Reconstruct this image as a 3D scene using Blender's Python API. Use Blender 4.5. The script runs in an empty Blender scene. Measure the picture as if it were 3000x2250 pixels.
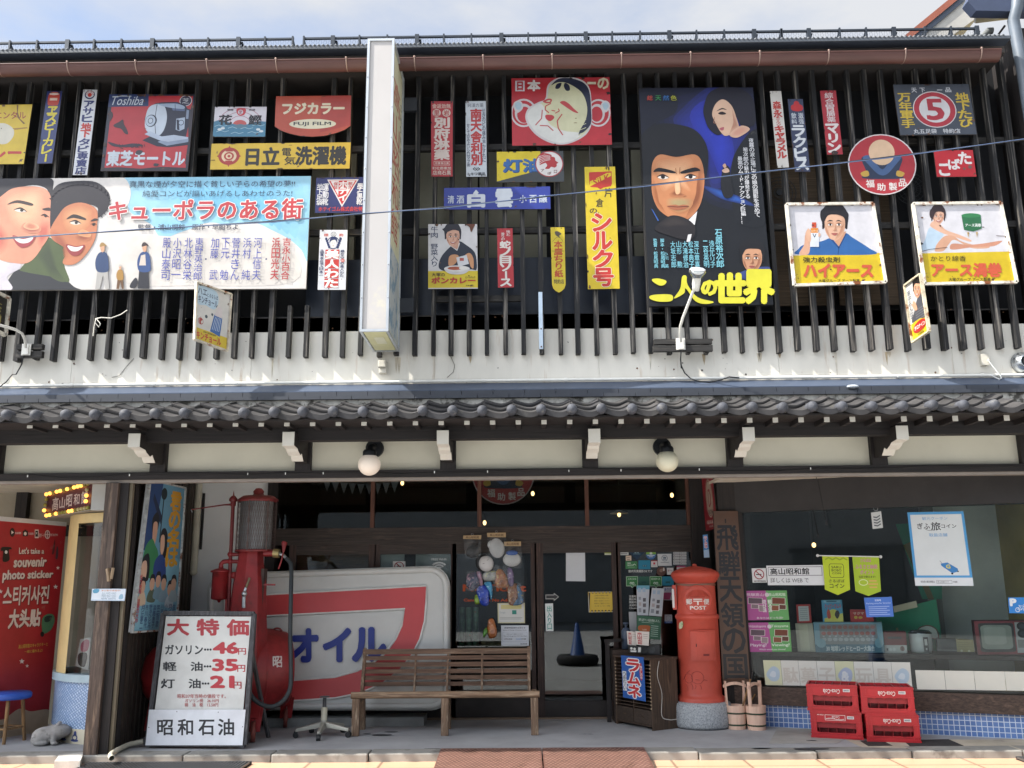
import bpy, math, random
from mathutils import Vector, Matrix
rad = math.radians
scn = bpy.context.scene
COL = scn.collection
random.seed(7)
# ------------------------------------------------------------------ camera, sky, sun, exposure
F, PIT, YAW, ROL = 2664.8, .2137896, .0116313, .0083742
CAM = Vector((0, 0, 1.45))
fw = Vector((-math.sin(YAW)*math.cos(PIT), math.cos(YAW)*math.cos(PIT), math.sin(PIT)))
r0 = Vector((math.cos(YAW), math.sin(YAW), 0)); u0 = r0.cross(fw)
rr = math.cos(ROL)*r0-math.sin(ROL)*u0; uu = math.sin(ROL)*r0+math.cos(ROL)*u0
cd = bpy.data.cameras.new('camera'); co = bpy.data.objects.new('camera', cd); COL.objects.link(co)
m = Matrix((rr, uu, -fw)).transposed().to_4x4(); m.translation = CAM; co.matrix_world = m
cd.sensor_width = 36; cd.sensor_fit = 'HORIZONTAL'; cd.lens = 36*F/3000; cd.clip_end = 2000; cd.clip_start = .05
scn.camera = co
SUN = Vector((.66, .2, -.72)).normalized()
sl = bpy.data.lights.new('sun', 'SUN'); sl.energy = 4.8; sl.angle = rad(.5); sl.color = (1, .95, .87)
so = bpy.data.objects.new('sun', sl); COL.objects.link(so)
so.rotation_euler = SUN.to_track_quat('-Z', 'Y').to_euler(); so.location = (-6, -6, 12)
w = bpy.data.worlds.new('World'); scn.world = w; w.use_nodes = True
nt = w.node_tree; N = nt.nodes; L = nt.links
bg = N['Background']; bg.inputs[1].default_value = .1
sky = N.new('ShaderNodeTexSky'); sky.sky_type = 'NISHITA'; sky.sun_disc = False
sky.sun_elevation = math.asin(-SUN.z); sky.sun_rotation = math.atan2(-SUN.x, -SUN.y); sky.air_density = 1.0; sky.dust_density = 1.5
tc = N.new('ShaderNodeTexCoord'); mp = N.new('ShaderNodeMapping'); mp.inputs['Scale'].default_value = (2.2, 2.2, 5.0); mp.inputs['Location'].default_value = (3.1, .4, .3)
no = N.new('ShaderNodeTexNoise'); no.inputs['Scale'].default_value = 1.7; no.inputs['Detail'].default_value = 7; no.inputs['Roughness'].default_value = .52
cr = N.new('ShaderNodeValToRGB'); cr.color_ramp.elements[0].position = .33; cr.color_ramp.elements[1].position = .62
cr.color_ramp.elements[0].color = (.22, .22, .22, 1); cr.color_ramp.elements[1].color = (1, 1, 1, 1)
mx = N.new('ShaderNodeMixRGB'); mx.inputs[2].default_value = (1, 1, 1, 1)
L.new(tc.outputs['Generated'], mp.inputs[0]); L.new(mp.outputs[0], no.inputs['Vector']); L.new(no.outputs['Fac'], cr.inputs[0])
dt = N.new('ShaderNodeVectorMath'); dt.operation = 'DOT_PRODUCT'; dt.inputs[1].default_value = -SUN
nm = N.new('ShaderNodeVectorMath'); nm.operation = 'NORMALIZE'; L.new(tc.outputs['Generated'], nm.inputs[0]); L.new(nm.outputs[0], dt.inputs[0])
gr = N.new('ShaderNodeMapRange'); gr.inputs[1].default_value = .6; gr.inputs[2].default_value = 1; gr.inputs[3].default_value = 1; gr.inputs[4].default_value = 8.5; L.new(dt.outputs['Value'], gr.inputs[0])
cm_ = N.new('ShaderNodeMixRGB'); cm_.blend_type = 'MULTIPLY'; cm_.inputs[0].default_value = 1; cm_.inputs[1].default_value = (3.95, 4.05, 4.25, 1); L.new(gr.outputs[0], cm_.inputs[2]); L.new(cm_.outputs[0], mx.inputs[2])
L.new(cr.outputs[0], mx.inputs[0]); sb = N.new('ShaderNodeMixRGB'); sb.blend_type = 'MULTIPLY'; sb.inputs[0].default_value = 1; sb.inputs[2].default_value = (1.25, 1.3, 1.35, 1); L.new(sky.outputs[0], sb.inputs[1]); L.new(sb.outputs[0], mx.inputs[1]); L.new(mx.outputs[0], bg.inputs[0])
vs = scn.view_settings; vs.view_transform = 'Standard'; vs.look = 'None'; vs.exposure = 1.0; vs.gamma = 1
scn.cycles.max_bounces = 6; scn.cycles.transparent_max_bounces = 12; scn.cycles.use_denoising = True
scn.cycles.caustics_reflective = False; scn.cycles.caustics_refractive = False

# ------------------------------------------------------------------ pixel rays of the photograph (3000 x 2250) to points on real planes
SC = 2.765
ORG = {'A': 0, 'B': 500, 'C': 1050, 'D': 1650}; OX = {'1': 0, '2': 750, '3': 1500, '4': 2200}
EX = {'E1': (780, 1640, 3.457), 'E2': (1780, 1560, 5.53), 'E3': (1320, 1530, 4.483), 'E4': (0, 1380, 3.95), 'E5': (2540, 1460, 3.4565), 'E6': (540, 1420, 3.77), 'E7': (540, 1820, 4.366), 'E8': (2600, 0, 5.53), 'S': (0, 0, 1)}
def K(t, a, b):
    if t in EX:
        x, y, s = EX[t]; return x+a/s, y+b/s
    return OX[t[1]]+a/SC, ORG[t[0]]+b/SC
def ray(u, v): return fw+(u-1500)/F*rr-(v-1125)/F*uu
def onp(u, v, pl):
    d = ray(u, v); return CAM+d*((pl[0]-CAM).dot(pl[1])/d.dot(pl[1]))
def PY(Y): return (Vector((0, Y, 0)), Vector((0, -1, 0)))
def PX(X): return (Vector((X, 0, 0)), Vector((1 if X < 0 else -1, 0, 0)))
def PZ(Z): return (Vector((0, 0, Z)), Vector((0, 0, 1)))
def P3(a, b, c):
    n = (b-a).cross(c-a).normalized()
    if n.dot(CAM-a) < 0: n = -n
    return (a, n)
def W(t, a, b, Y): return onp(*K(t, a, b), PY(Y))

# ------------------------------------------------------------------ materials
def lin(c):
    c = c.lstrip('#'); o = []
    for i in (0, 2, 4):
        x = int(c[i:i+2], 16)/255; o.append(x/12.92 if x < .04045 else ((x+.055)/1.055)**2.4)
    return (*o, 1)
MC = {}
def M(hx, rough=.5, metal=0, var=.08, scale=5., stretch=(1, 1, 1), bump=0., spot=None, spotr=(.62, .7), spots=3., sstretch=(1, 1, 1), emit=0, coat=0, spec=.5):
    key = (hx, rough, metal, var, scale, stretch, bump, spot, spotr, spots, sstretch, emit, coat, spec)
    if key in MC: return MC[key]
    mt = bpy.data.materials.new('paint_'+hx.strip('#')); mt.use_nodes = True
    n = mt.node_tree.nodes; l = mt.node_tree.links; b = n['Principled BSDF']
    b.inputs['Roughness'].default_value = rough; b.inputs['Metallic'].default_value = metal
    b.inputs['Specular IOR Level'].default_value = spec; b.inputs['Coat Weight'].default_value = coat
    c = lin(hx)
    t = n.new('ShaderNodeTexCoord'); mpn = n.new('ShaderNodeMapping'); mpn.inputs['Scale'].default_value = stretch
    nz = n.new('ShaderNodeTexNoise'); nz.inputs['Scale'].default_value = scale; nz.inputs['Detail'].default_value = 6; nz.inputs['Roughness'].default_value = .6
    l.new(t.outputs['Object'], mpn.inputs[0]); l.new(mpn.outputs[0], nz.inputs['Vector'])
    rp = n.new('ShaderNodeValToRGB'); e = rp.color_ramp.elements
    e[0].position = .3; e[1].position = .7
    e[0].color = tuple(max(0, x*(1-var*2)) for x in c[:3])+(1,); e[1].color = tuple(min(1, x*(1+var)+var*.01) for x in c[:3])+(1,)
    l.new(nz.outputs['Fac'], rp.inputs[0]); src = rp.outputs[0]
    if spot:
        m2 = n.new('ShaderNodeMapping'); m2.inputs['Scale'].default_value = sstretch; l.new(t.outputs['Object'], m2.inputs[0])
        n2 = n.new('ShaderNodeTexNoise'); n2.inputs['Scale'].default_value = spots; n2.inputs['Detail'].default_value = 8; n2.inputs['Roughness'].default_value = .65
        l.new(m2.outputs[0], n2.inputs['Vector'])
        mr = n.new('ShaderNodeMapRange'); mr.inputs[1].default_value, mr.inputs[2].default_value = spotr
        l.new(n2.outputs['Fac'], mr.inputs[0])
        mi = n.new('ShaderNodeMixRGB'); mi.inputs[2].default_value = lin(spot); l.new(mr.outputs[0], mi.inputs[0]); l.new(src, mi.inputs[1]); src = mi.outputs[0]
    l.new(src, b.inputs['Base Color'])
    if emit:
        b.inputs['Emission Color'].default_value = c; b.inputs['Emission Strength'].default_value = emit
    if bump:
        bp = n.new('ShaderNodeBump'); bp.inputs['Strength'].default_value = bump; bp.inputs['Distance'].default_value = .01
        l.new(nz.outputs['Fac'], bp.inputs['Height']); l.new(bp.outputs[0], b.inputs['Normal'])
    MC[key] = mt; return mt
def glassm(tint='#ffffff', refl=.04, rough=0.):
    key = ('glass', tint, refl, rough)
    if key in MC: return MC[key]
    mt = bpy.data.materials.new('glass'); mt.use_nodes = True
    n = mt.node_tree.nodes; l = mt.node_tree.links; n.remove(n['Principled BSDF'])
    tr = n.new('ShaderNodeBsdfTransparent'); tr.inputs[0].default_value = lin(tint)
    gl = n.new('ShaderNodeBsdfGlossy'); gl.inputs['Roughness'].default_value = rough
    fr = n.new('ShaderNodeFresnel'); fr.inputs[0].default_value = 1.5
    ad = n.new('ShaderNodeMath'); ad.inputs[1].default_value = refl; l.new(fr.outputs[0], ad.inputs[0])
    mi = n.new('ShaderNodeMixShader'); l.new(ad.outputs[0], mi.inputs[0]); l.new(tr.outputs[0], mi.inputs[1]); l.new(gl.outputs[0], mi.inputs[2])
    l.new(mi.outputs[0], n['Material Output'].inputs[0]); MC[key] = mt; return mt
def brickm(a, bcol, mortar, bw, bh, ms=.02, offset=0., rough=.35, rot=0):
    mt = bpy.data.materials.new('tiles'); mt.use_nodes = True
    n = mt.node_tree.nodes; l = mt.node_tree.links; b = n['Principled BSDF']; b.inputs['Roughness'].default_value = rough
    uv = n.new('ShaderNodeUVMap'); br = n.new('ShaderNodeTexBrick'); br.offset = offset
    br.inputs['Color1'].default_value = lin(a); br.inputs['Color2'].default_value = lin(bcol); br.inputs['Mortar'].default_value = lin(mortar)
    br.inputs['Scale'].default_value = 1; br.inputs['Brick Width'].default_value = bw; br.inputs['Row Height'].default_value = bh; br.inputs['Mortar Size'].default_value = ms
    mpn = n.new('ShaderNodeMapping'); mpn.inputs['Rotation'].default_value = (0, 0, rot)
    l.new(uv.outputs[0], mpn.inputs[0]); l.new(mpn.outputs[0], br.inputs['Vector']); l.new(br.outputs['Color'], b.inputs['Base Color'])
    bp = n.new('ShaderNodeBump'); bp.inputs['Strength'].default_value = .4; bp.inputs['Distance'].default_value = .004; bp.invert = True
    l.new(br.outputs['Fac'], bp.inputs['Height']); l.new(bp.outputs[0], b.inputs['Normal'])
    return mt
def wood(hx, ax='z', light=None, lr=(.55, .72), rough=.7, var=.3):
    st = {'x': (1.2, 30, 30), 'y': (30, 1.2, 30), 'z': (30, 30, 1.2)}[ax]
    return M(hx, rough, var=var, scale=2.2, stretch=st, bump=.35, spot=light, spotr=lr, spots=2.0, sstretch=tuple(.6*s if s > 5 else s*1.6 for s in st))

# ------------------------------------------------------------------ mesh builder
class MB:
    def __init__(s): s.v = []; s.f = []; s.m = []; s.s = []; s.mats = []; s.uv = {}
    def mi(s, mt):
        if mt not in s.mats: s.mats.append(mt)
        return s.mats.index(mt)
    def face(s, pts, mt, sm=False, uv=None):
        k = len(s.v); s.v += [Vector(p) for p in pts]; s.f.append(tuple(range(k, k+len(pts)))); s.m.append(s.mi(mt)); s.s.append(sm)
        if uv: s.uv[len(s.f)-1] = uv
    def mesh(s, vs_, fs, mt, sm=False):
        k = len(s.v); s.v += [Vector(p) for p in vs_]; i = s.mi(mt)
        for f_ in fs: s.f.append(tuple(k+q for q in f_)); s.m.append(i); s.s.append(sm)
    def hexa(s, p, mt):
        s.mesh(p, [(0, 3, 2, 1), (4, 5, 6, 7), (0, 1, 5, 4), (1, 2, 6, 5), (2, 3, 7, 6), (3, 0, 4, 7)], mt)
    def box(s, x0, x1, y0, y1, z0, z1, mt):
        s.hexa([(x0, y0, z0), (x1, y0, z0), (x1, y1, z0), (x0, y1, z0), (x0, y0, z1), (x1, y0, z1), (x1, y1, z1), (x0, y1, z1)], mt)
    def prism(s, pts, ext, mt, side=None, back=True):
        ext = Vector(ext); pts = [Vector(p) for p in pts]; n = len(pts)
        s.face(pts, mt); q = [p+ext for p in pts]
        if back: s.face(q[::-1], side or mt)
        for i in range(n): s.face([pts[i], q[i], q[(i+1) % n], pts[(i+1) % n]], side or mt)
    def bar(s, a, b, wd, dp, mt, up=(0, 0, 1)):
        a, b = Vector(a), Vector(b); d = (b-a).normalized(); x = d.cross(Vector(up))
        if x.length < 1e-4: x = d.cross(Vector((0, 1, 0)))
        x.normalize(); y = x.cross(d).normalized(); x *= wd/2; y *= dp/2
        s.hexa([a-x-y, a+x-y, a+x+y, a-x+y, b-x-y, b+x-y, b+x+y, b-x+y], mt)
    def tube(s, path, r, mt, n=8, caps=True):
        path = [Vector(p) for p in path]; rs = r if isinstance(r, (list, tuple)) else [r]*len(path); vs_ = []; fs = []
        ref = None
        for i, p in enumerate(path):
            d = (path[min(i+1, len(path)-1)]-path[max(i-1, 0)]).normalized()
            if ref is None: ref = d.cross(Vector((0, 0, 1))) if abs(d.z) < .9 else d.cross(Vector((0, 1, 0)))
            x = (ref-d*ref.dot(d)).normalized(); ref = x; y = d.cross(x)
            vs_ += [p+(x*math.cos(2*math.pi*j/n)+y*math.sin(2*math.pi*j/n))*rs[i] for j in range(n)]
        for i in range(len(path)-1):
            for j in range(n): fs.append((i*n+j, i*n+(j+1) % n, (i+1)*n+(j+1) % n, (i+1)*n+j))
        s.mesh(vs_, fs, mt, True)
        if caps: s.face(vs_[:n][::-1], mt); s.face(vs_[-n:], mt)
    def lathe(s, c, prof, mt, n=28, axis=(0, 0, 1), sm=True, a0=0, a1=2*math.pi, sx=1, sy=1):
        c = Vector(c); ax = Vector(axis).normalized(); q = Vector((0, 0, 1)).rotation_difference(ax); vs_ = []; fs = []; full = abs(a1-a0-2*math.pi) < 1e-6
        k = n if full else n+1
        for r, z in prof:
            for j in range(k):
                a = a0+(a1-a0)*j/n; vs_.append(c+q @ Vector((r*sx*math.cos(a), r*sy*math.sin(a), z)))
        for i in range(len(prof)-1):
            for j in range(n): fs.append((i*k+j, i*k+(j+1) % k, (i+1)*k+(j+1) % k, (i+1)*k+j))
        s.mesh(vs_, fs, mt, sm)
    def cyl(s, c, r, h, mt, n=24, axis=(0, 0, 1), r2=None):
        s.lathe(c, [(0, 0), (r, 0)], mt, n, axis, False); s.lathe(c, [(r, 0), (r2 or r, h)], mt, n, axis, True); s.lathe(c, [(r2 or r, h), (0, h)], mt, n, axis, False)
    def ball(s, c, rx, ry, rz, mt, n=16, rot=None):
        vs_ = []; fs = []; h = n//2
        for i in range(h+1):
            t = math.pi*i/h
            for j in range(n):
                a = 2*math.pi*j/n; p = Vector((rx*math.sin(t)*math.cos(a), ry*math.sin(t)*math.sin(a), rz*math.cos(t)))
                if rot: p = rot @ p
                vs_.append(Vector(c)+p)
        for i in range(h):
            for j in range(n): fs.append((i*n+j, (i+1)*n+j, (i+1)*n+(j+1) % n, i*n+(j+1) % n))
        s.mesh(vs_, fs, mt, True)
    def obj(s, name, parent=None, raw=False, bevel=0, org=None):
        me = bpy.data.meshes.new(name); o = bpy.data.objects.new(name, me); COL.objects.link(o)
        if parent is not None:
            off = Vector((0, 0, 0)) if raw else parent_loc(parent); o.parent = parent
        elif org is not None: off = Vector(org); o.location = off
        elif raw: off = Vector((0, 0, 0))
        else:
            xs = [p.x for p in s.v]; ys = [p.y for p in s.v]; zs = [p.z for p in s.v]
            off = Vector(((min(xs)+max(xs))/2, (min(ys)+max(ys))/2, min(zs))); o.location = off
        me.from_pydata([p-off for p in s.v], [], s.f)
        for mt in s.mats: me.materials.append(mt)
        me.polygons.foreach_set('material_index', s.m); me.polygons.foreach_set('use_smooth', s.s)
        if s.uv:
            ul = me.uv_layers.new()
            for fi, uvs in s.uv.items():
                for li, q in zip(me.polygons[fi].loop_indices, uvs): ul.data[li].uv = q
        me.update()
        if bevel:
            bv = o.modifiers.new('bevel', 'BEVEL'); bv.width = bevel; bv.segments = 2; bv.limit_method = 'ANGLE'; bv.angle_limit = rad(40)
        return o
def parent_loc(p):
    v = Vector((0, 0, 0))
    while p is not None: v += p.location; p = p.parent
    return v
def tag(o, label=None, cat=None, group=None, kind=None):
    for k, x in (('label', label), ('category', cat), ('group', group), ('kind', kind)):
        if x: o[k] = x
    return o
def thing(name, label, cat, loc=(0, 0, 0), group=None, rz=0):
    o = bpy.data.objects.new(name, None); COL.objects.link(o); o.location = loc; o.rotation_euler = (0, 0, rz); o.empty_display_size = .2
    return tag(o, label, cat, group)
def dup(o, parent=None):
    c = o.copy(); COL.objects.link(c); c.parent = parent
    for ch in list(o.children): dup(ch, c)
    return c

# ------------------------------------------------------------------ painted signs
GC = {}
def glyph(text, bold):
    k = (text, round(bold, 3))
    if k not in GC:
        cu = bpy.data.curves.new('t', 'FONT'); cu.body = text; cu.offset = bold; cu.resolution_u = 2; cu.fill_mode = 'FRONT'
        o = bpy.data.objects.new('t', cu); me = o.to_mesh()
        GC[k] = ([(v.co.x, v.co.y) for v in me.vertices], [tuple(p.vertices) for p in me.polygons]); o.to_mesh_clear(); bpy.data.objects.remove(o); bpy.data.curves.remove(cu)
    return GC[k]
def bbox(vs_): return min(a for a, b in vs_), min(b for a, b in vs_), max(a for a, b in vs_), max(b for a, b in vs_)
def smooth(pts, n=5):
    o = []; k = len(pts)
    for i in range(k):
        p0, p1, p2, p3 = pts[i-1], pts[i], pts[(i+1) % k], pts[(i+2) % k]
        for j in range(n):
            t = j/n; o.append(tuple(.5*(2*p1[c]+(p2[c]-p0[c])*t+(2*p0[c]-5*p1[c]+4*p2[c]-p3[c])*t*t+(3*p1[c]-p0[c]-3*p2[c]+p3[c])*t**3) for c in (0, 1)))
    return o
def ell(cx, cy, rx, ry, n=28, rot=0):
    c, s = math.cos(rad(rot)), math.sin(rad(rot)); o = []
    for i in range(n):
        a = 2*math.pi*i/n; x, y = rx*math.cos(a), ry*math.sin(a); o.append((cx+x*c-y*s, cy+x*s+y*c))
    return o
def bil(q, s, t):
    return tuple((1-s)*(1-t)*q[0][c]+s*(1-t)*q[1][c]+s*t*q[2][c]+(1-s)*t*q[3][c] for c in (0, 1))
def clipq(sub, cl):
    ar = sum(cl[i-1][0]*cl[i][1]-cl[i][0]*cl[i-1][1] for i in range(len(cl))); sg = 1 if ar > 0 else -1
    for i in range(len(cl)):
        a, b = cl[i-1], cl[i]; f = lambda p: sg*((b[0]-a[0])*(p[1]-a[1])-(b[1]-a[1])*(p[0]-a[0]))
        out = []
        for j in range(len(sub)):
            p, q = sub[j-1], sub[j]; fp, fq = f(p), f(q)
            if (fp >= 0) != (fq >= 0): t = fp/(fp-fq); out.append((p[0]+(q[0]-p[0])*t, p[1]+(q[1]-p[1])*t))
            if fq >= 0: out.append(q)
        sub = out
        if len(sub) < 3: return []
    return sub
FIN = {'u': dict(rough=.4, var=.08, scale=4, spot='#8a8276', spotr=(.68, .9), spots=5), 'e': dict(rough=.32, var=.08, scale=5, spot='#4f3a2a', spotr=(.655, .73), spots=9), 'p': dict(rough=.75, var=.03, scale=4), 'b': dict(rough=.4, var=.08, scale=4, spot='#8a8276', spotr=(.68, .9), spots=5), 'x': dict(rough=.35, var=.07, scale=7, spot='#4a2f20', spotr=(.645, .70), spots=7)}
def S(name, label, cat, t, quad, base, items=(), pl=None, th=.014, group=None, chips=0, fin='e', shape=None, side='#3a332e', parent=None, step=.00006, into=None, rim=None):
    q = [(quad[i], quad[i+1]) for i in (0, 2, 4, 6)]; pl = pl or PY(8.14); n = pl[1]; mb = into or MB()
    def cm(h):
        if fin in 'exu': h = '#'+''.join('%02x' % int(int(h[i:i+2], 16)*.88) for i in (1, 3, 5))
        return M(h, **FIN[fin])
    def at(x, y, off=0.): return onp(*K(t, x, y), pl)+n*off
    def fr(x, y): return bil(q, x/100, y/100)
    out = [fr(*p) for p in shape] if shape else q
    if base:
        mb.prism([at(*p) for p in out], -n*th, cm(base), M(side, .6))
    lay = [0.0004]
    def add(vs_, fs, col, st=None):
        mb.mesh([at(x, y, lay[0]) for x, y in vs_], fs, cm(col)); lay[0] += st or step
    def poly(pts, col):
        pts = clipq(pts, q)
        if len(pts) > 2: add(pts, [tuple(range(len(pts)))], col)
    def quadof(b, px):
        c = [(b[0], b[1]), (b[2], b[1]), (b[2], b[3]), (b[0], b[3])] if len(b) == 4 else [(b[i], b[i+1]) for i in (0, 2, 4, 6)]
        return c if px else [fr(*p) for p in c]
    def put(text, c4, col, op):
        b0 = op.get('b', .022); vs0, fs0 = glyph(text, 0)
        if not vs0: return
        bb = op.get('bb') or bbox(vs0); dx, dy = max(bb[2]-bb[0], 1e-6), max(bb[3]-bb[1], 1e-6)
        def mp_(v):
            s_, t_ = (v[0]-bb[0])/dx, (bb[3]-v[1])/dy
            if op.get('r90'): s_, t_ = (1-t_), s_
            if op.get('flip'): s_, t_ = 1-s_, 1-t_
            return bil(c4, s_, t_)
        if op.get('o'):
            e = b0*.8+op.get('ow', .05)
            for i in range(8): add([mp_((x+e*math.cos(i*.785), y+e*math.sin(i*.785))) for x, y in vs0], fs0, op['o'], .000012)
        if b0 < .015: add([mp_(v) for v in vs0], fs0, col)
        else:
            e = b0*.8
            for r_, n_ in (((e, 8), (e*.5, 4)) if b0 > .045 else ((e, 4),)):
                for i in range(n_): add([mp_((x+r_*math.cos(i*6.2832/n_+.785), y+r_*math.sin(i*6.2832/n_+.785))) for x, y in vs0], fs0, col, .000012)
        lay[0] += step
    for it in items:
        k = it[0]; px = k.endswith('!'); k = k[0]; col = it[1]
        if k in 'PC':
            pts = it[2] if px else [fr(*p) for p in it[2]]
            poly(smooth(pts) if k == 'C' else pts, col)
        elif k == 'G':
            pts = smooth(it[2] if px else [fr(*p) for p in it[2]]); a_, b_ = lin(it[3]), lin(col); cx = sum(p[0] for p in pts)/len(pts); cy = sum(p[1] for p in pts)/len(pts)
            for j in range(7):
                t_ = (j+1)/7; sc_ = 1.06-.1*j; hx_ = '#'+''.join('%02x' % round(255*(1.055*max(0, x+(y-x)*t_)**(1/2.4)-.055 if x+(y-x)*t_ > .0031 else 12.92*(x+(y-x)*t_))) for x, y in zip(a_[:3], b_[:3]))
                poly([(cx+(p[0]-cx)*sc_, cy+(p[1]-cy)*sc_) for p in pts], hx_)
        elif k == 'E':
            cx, cy, rx, ry = it[2:6]; pts = ell(cx, cy, rx, ry, 28, it[6] if len(it) > 6 else 0); poly(pts if px else [fr(*p) for p in pts], col)
        elif k == 'R':
            x0, y0, x1, y1 = it[2:6]; pts = [(x0, y0), (x1, y0), (x1, y1), (x0, y1)]; poly(pts if px else [fr(*p) for p in pts], col)
        elif k == 'T':
            put(it[2], quadof(it[3], px), col, it[4] if len(it) > 4 else {})
        elif k == 'V':
            text = it[2]; c4 = quadof(it[3], px); op = dict(it[4]) if len(it) > 4 else {}; nn = len(text); gp = op.get('gap', .06)
            ref = bbox(glyph('国', 0)[0])
            for i, ch in enumerate(text):
                if ch in ' 　': continue
                a, b = (i+gp/2)/nn, (i+1-gp/2)/nn; cc = [bil(c4, 0, a), bil(c4, 1, a), bil(c4, 1, b), bil(c4, 0, b)]
                o2 = dict(op); bb = bbox(glyph(ch, 0)[0])
                if bb[2]-bb[0] < .62 or bb[3]-bb[1] < .55: o2['bb'] = ref
                if ch in 'ー〜~': o2['r90'] = True
                put(ch, cc, col, o2)
        elif k == 'L':
            pts = it[3] if px else [fr(*p) for p in it[3]]; wd = it[2] if px else it[2]*abs(q[1][0]-q[0][0])/100
            for i in range(len(pts)-1):
                (ax, ay), (bx, by) = pts[i], pts[i+1]; dl = math.hypot(bx-ax, by-ay) or 1; nx, ny = -(by-ay)/dl*wd/2, (bx-ax)/dl*wd/2
                mb.mesh([at(*p, lay[0]) for p in ((ax+nx, ay+ny), (bx+nx, by+ny), (bx-nx, by-ny), (ax-nx, ay-ny))], [(0, 1, 2, 3)], cm(col))
            lay[0] += step
    rnd = random.Random(name+label)
    for i in range(chips):
        e = rnd.random(); x, y = rnd.choice([(e*100, rnd.choice([1.5, 98.5])), (rnd.choice([1.5, 98.5]), e*100), (e*100, 1.5), (rnd.uniform(8, 92), rnd.uniform(8, 92))])
        sx, sy = rnd.uniform(1, 4), rnd.uniform(.8, 2.6)
        if 8 < x < 92 and 8 < y < 92: sx *= .5; sy *= .5
        a = rnd.uniform(0, 6); pts = [fr(min(100, max(0, x+sx*math.cos(a+j)*rnd.uniform(.5, 1.2))), min(100, max(0, y+sy*math.sin(a+j)*rnd.uniform(.5, 1.2)))) for j in [.0, .8, 1.6, 2.4, 3.2, 4., 4.8, 5.6]]
        poly(pts, rnd.choice(['#3a2a24', '#54392a', '#2c2626', '#6b4a33']))
    if into: return mb
    o = mb.obj(name, parent)
    if parent is None: tag(o, label, cat, group)
    if rim:
        rb = MB(); pts = [at(*p, .004) for p in out]
        for i in range(len(pts)): rb.bar(pts[i], pts[(i+1) % len(pts)], rim[1], .03, M(rim[0], .5, var=.2, scale=14, spot='#7a4522', spotr=(.55, .62), spots=9), up=n)
        rb.obj('rim', o)
    return o
def soften(l, mp): return [('G!', i[1], i[2], mp[i[1]]) if i[0] == 'C!' and i[1] in mp else i for i in l]
def face(cx, cy, w, h, skin, shade, hair, smile=False, turn=0., lip='#b0625a', hh=.5, long=0, brow=1.):
    """a plain painted head: hair, skin, a shaded cheek, brows, eyes, nose and mouth (crop pixels)"""
    X = lambda x, y: (cx+(x+turn*.12*(1-abs(x)))*w, cy+y*h)
    o = []
    o.append(('C!', hair, [X(-.58, -.05), X(-.6, -.45), X(-.3, -.5-hh*.45), X(.25, -.52-hh*.45), X(.6, -.4), X(.6, .0), X(.55, .15+long), X(.3, .0), X(-.3, .0), X(-.55, .15+long)]))
    o.append(('C!', skin, [X(-.46, -.25), X(-.3, -.42), X(.05, -.44), X(.38, -.38), X(.47, -.1), X(.44, .2), X(.22, .46), X(0, .52), X(-.22, .46), X(-.43, .2)]))
    o.append(('G!', shade, [X(.47, -.15), X(.44, .2), X(.22, .46), X(0, .52), X(.2, .3), X(.3, .05), X(.33, -.2)], skin))
    o.append(('G!', shade, [X(-.44, .0), X(-.43, .2), X(-.22, .46), X(-.3, .2)], skin))
    o.append(('C!', hair, [X(-.5, -.1), X(-.5, -.38), X(-.2, -.52), X(.3, -.5), X(.5, -.35), X(.5, -.1), X(.4, -.32), X(.05, -.36), X(-.3, -.33)]))
    for sx in (-1, 1):
        o.append(('G!', shade, [X(.2*sx-.14, -.1), X(.2*sx+.14, -.1), X(.2*sx+.13, .05), X(.2*sx-.13, .05)], skin)); x = .2*sx+.03*turn
        o.append(('C!', hair, [X(x-.14, -.1-.02*brow), X(x, -.17), X(x+.14, -.12+.02*sx*brow), X(x, -.13)]))
        o.append(('C!', '#f0e8e0', [X(x-.11, .0), X(x, -.05), X(x+.11, .0), X(x, .03)]))
        o.append(('E!', '#1a1414', X(x+.01, -.01)[0], X(x, -.008)[1], .045*w, .04*h))
        o.append(('C!', '#2a1a16', [X(x-.12, -.01), X(x, -.065), X(x+.12, -.01), X(x, -.045)]))
    o.append(('C!', shade, [X(.03, -.02), X(.08, .15), X(.06, .2), X(-.08, .2), X(-.02, .17), X(.02, .1)]))
    if smile:
        o.append(('C!', lip, [X(-.2, .27), X(0, .3), X(.2, .27), X(.1, .38), X(-.1, .38)])); o.append(('C!', '#f2eeea', [X(-.15, .285), X(0, .31), X(.15, .285), X(.05, .335), X(-.05, .335)]))
    else:
        o.append(('C!', lip, [X(-.15, .3), X(0, .28), X(.15, .3), X(0, .36)])); o.append(('L!', '#5a2a28', max(1, .012*w), [X(-.15, .305), X(.15, .305)]))
    return o
# ------------------------------------------------------------------ ground
DARK = wood('#1d1716', 'x', '#3a302b', (.6, .8)); DARKZ = wood('#1f1918', 'z', '#3a302c', (.6, .8)); BLK = M('#16171a', .7, var=.2)
WHITEP = M('#cfcbc0', .75, var=.05, scale=3); CREAM = M('#dcd6c2', .85, var=.04, scale=2)
def sheet(name, x0, x1, y0, y1, z, mt):
    mb = MB(); mb.face([(x0, y0, z), (x1, y0, z), (x1, y1, z), (x0, y1, z)], mt, uv=[(x0, y0), (x1, y0), (x1, y1), (x0, y1)])
    return tag(mb.obj(name), kind='structure')
sheet('ground', -400, 400, -400, 400, -.2, M('#55554f', .9, scale=.5))
sheet('road', -60, 60, -9, 7.55, -.07, M('#a9a9a8', .9, var=.08, scale=1.5, bump=.1))
pv = brickm('#c9a283', '#cfa98c', '#8d745f', .62, .62, .012, 0)
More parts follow.
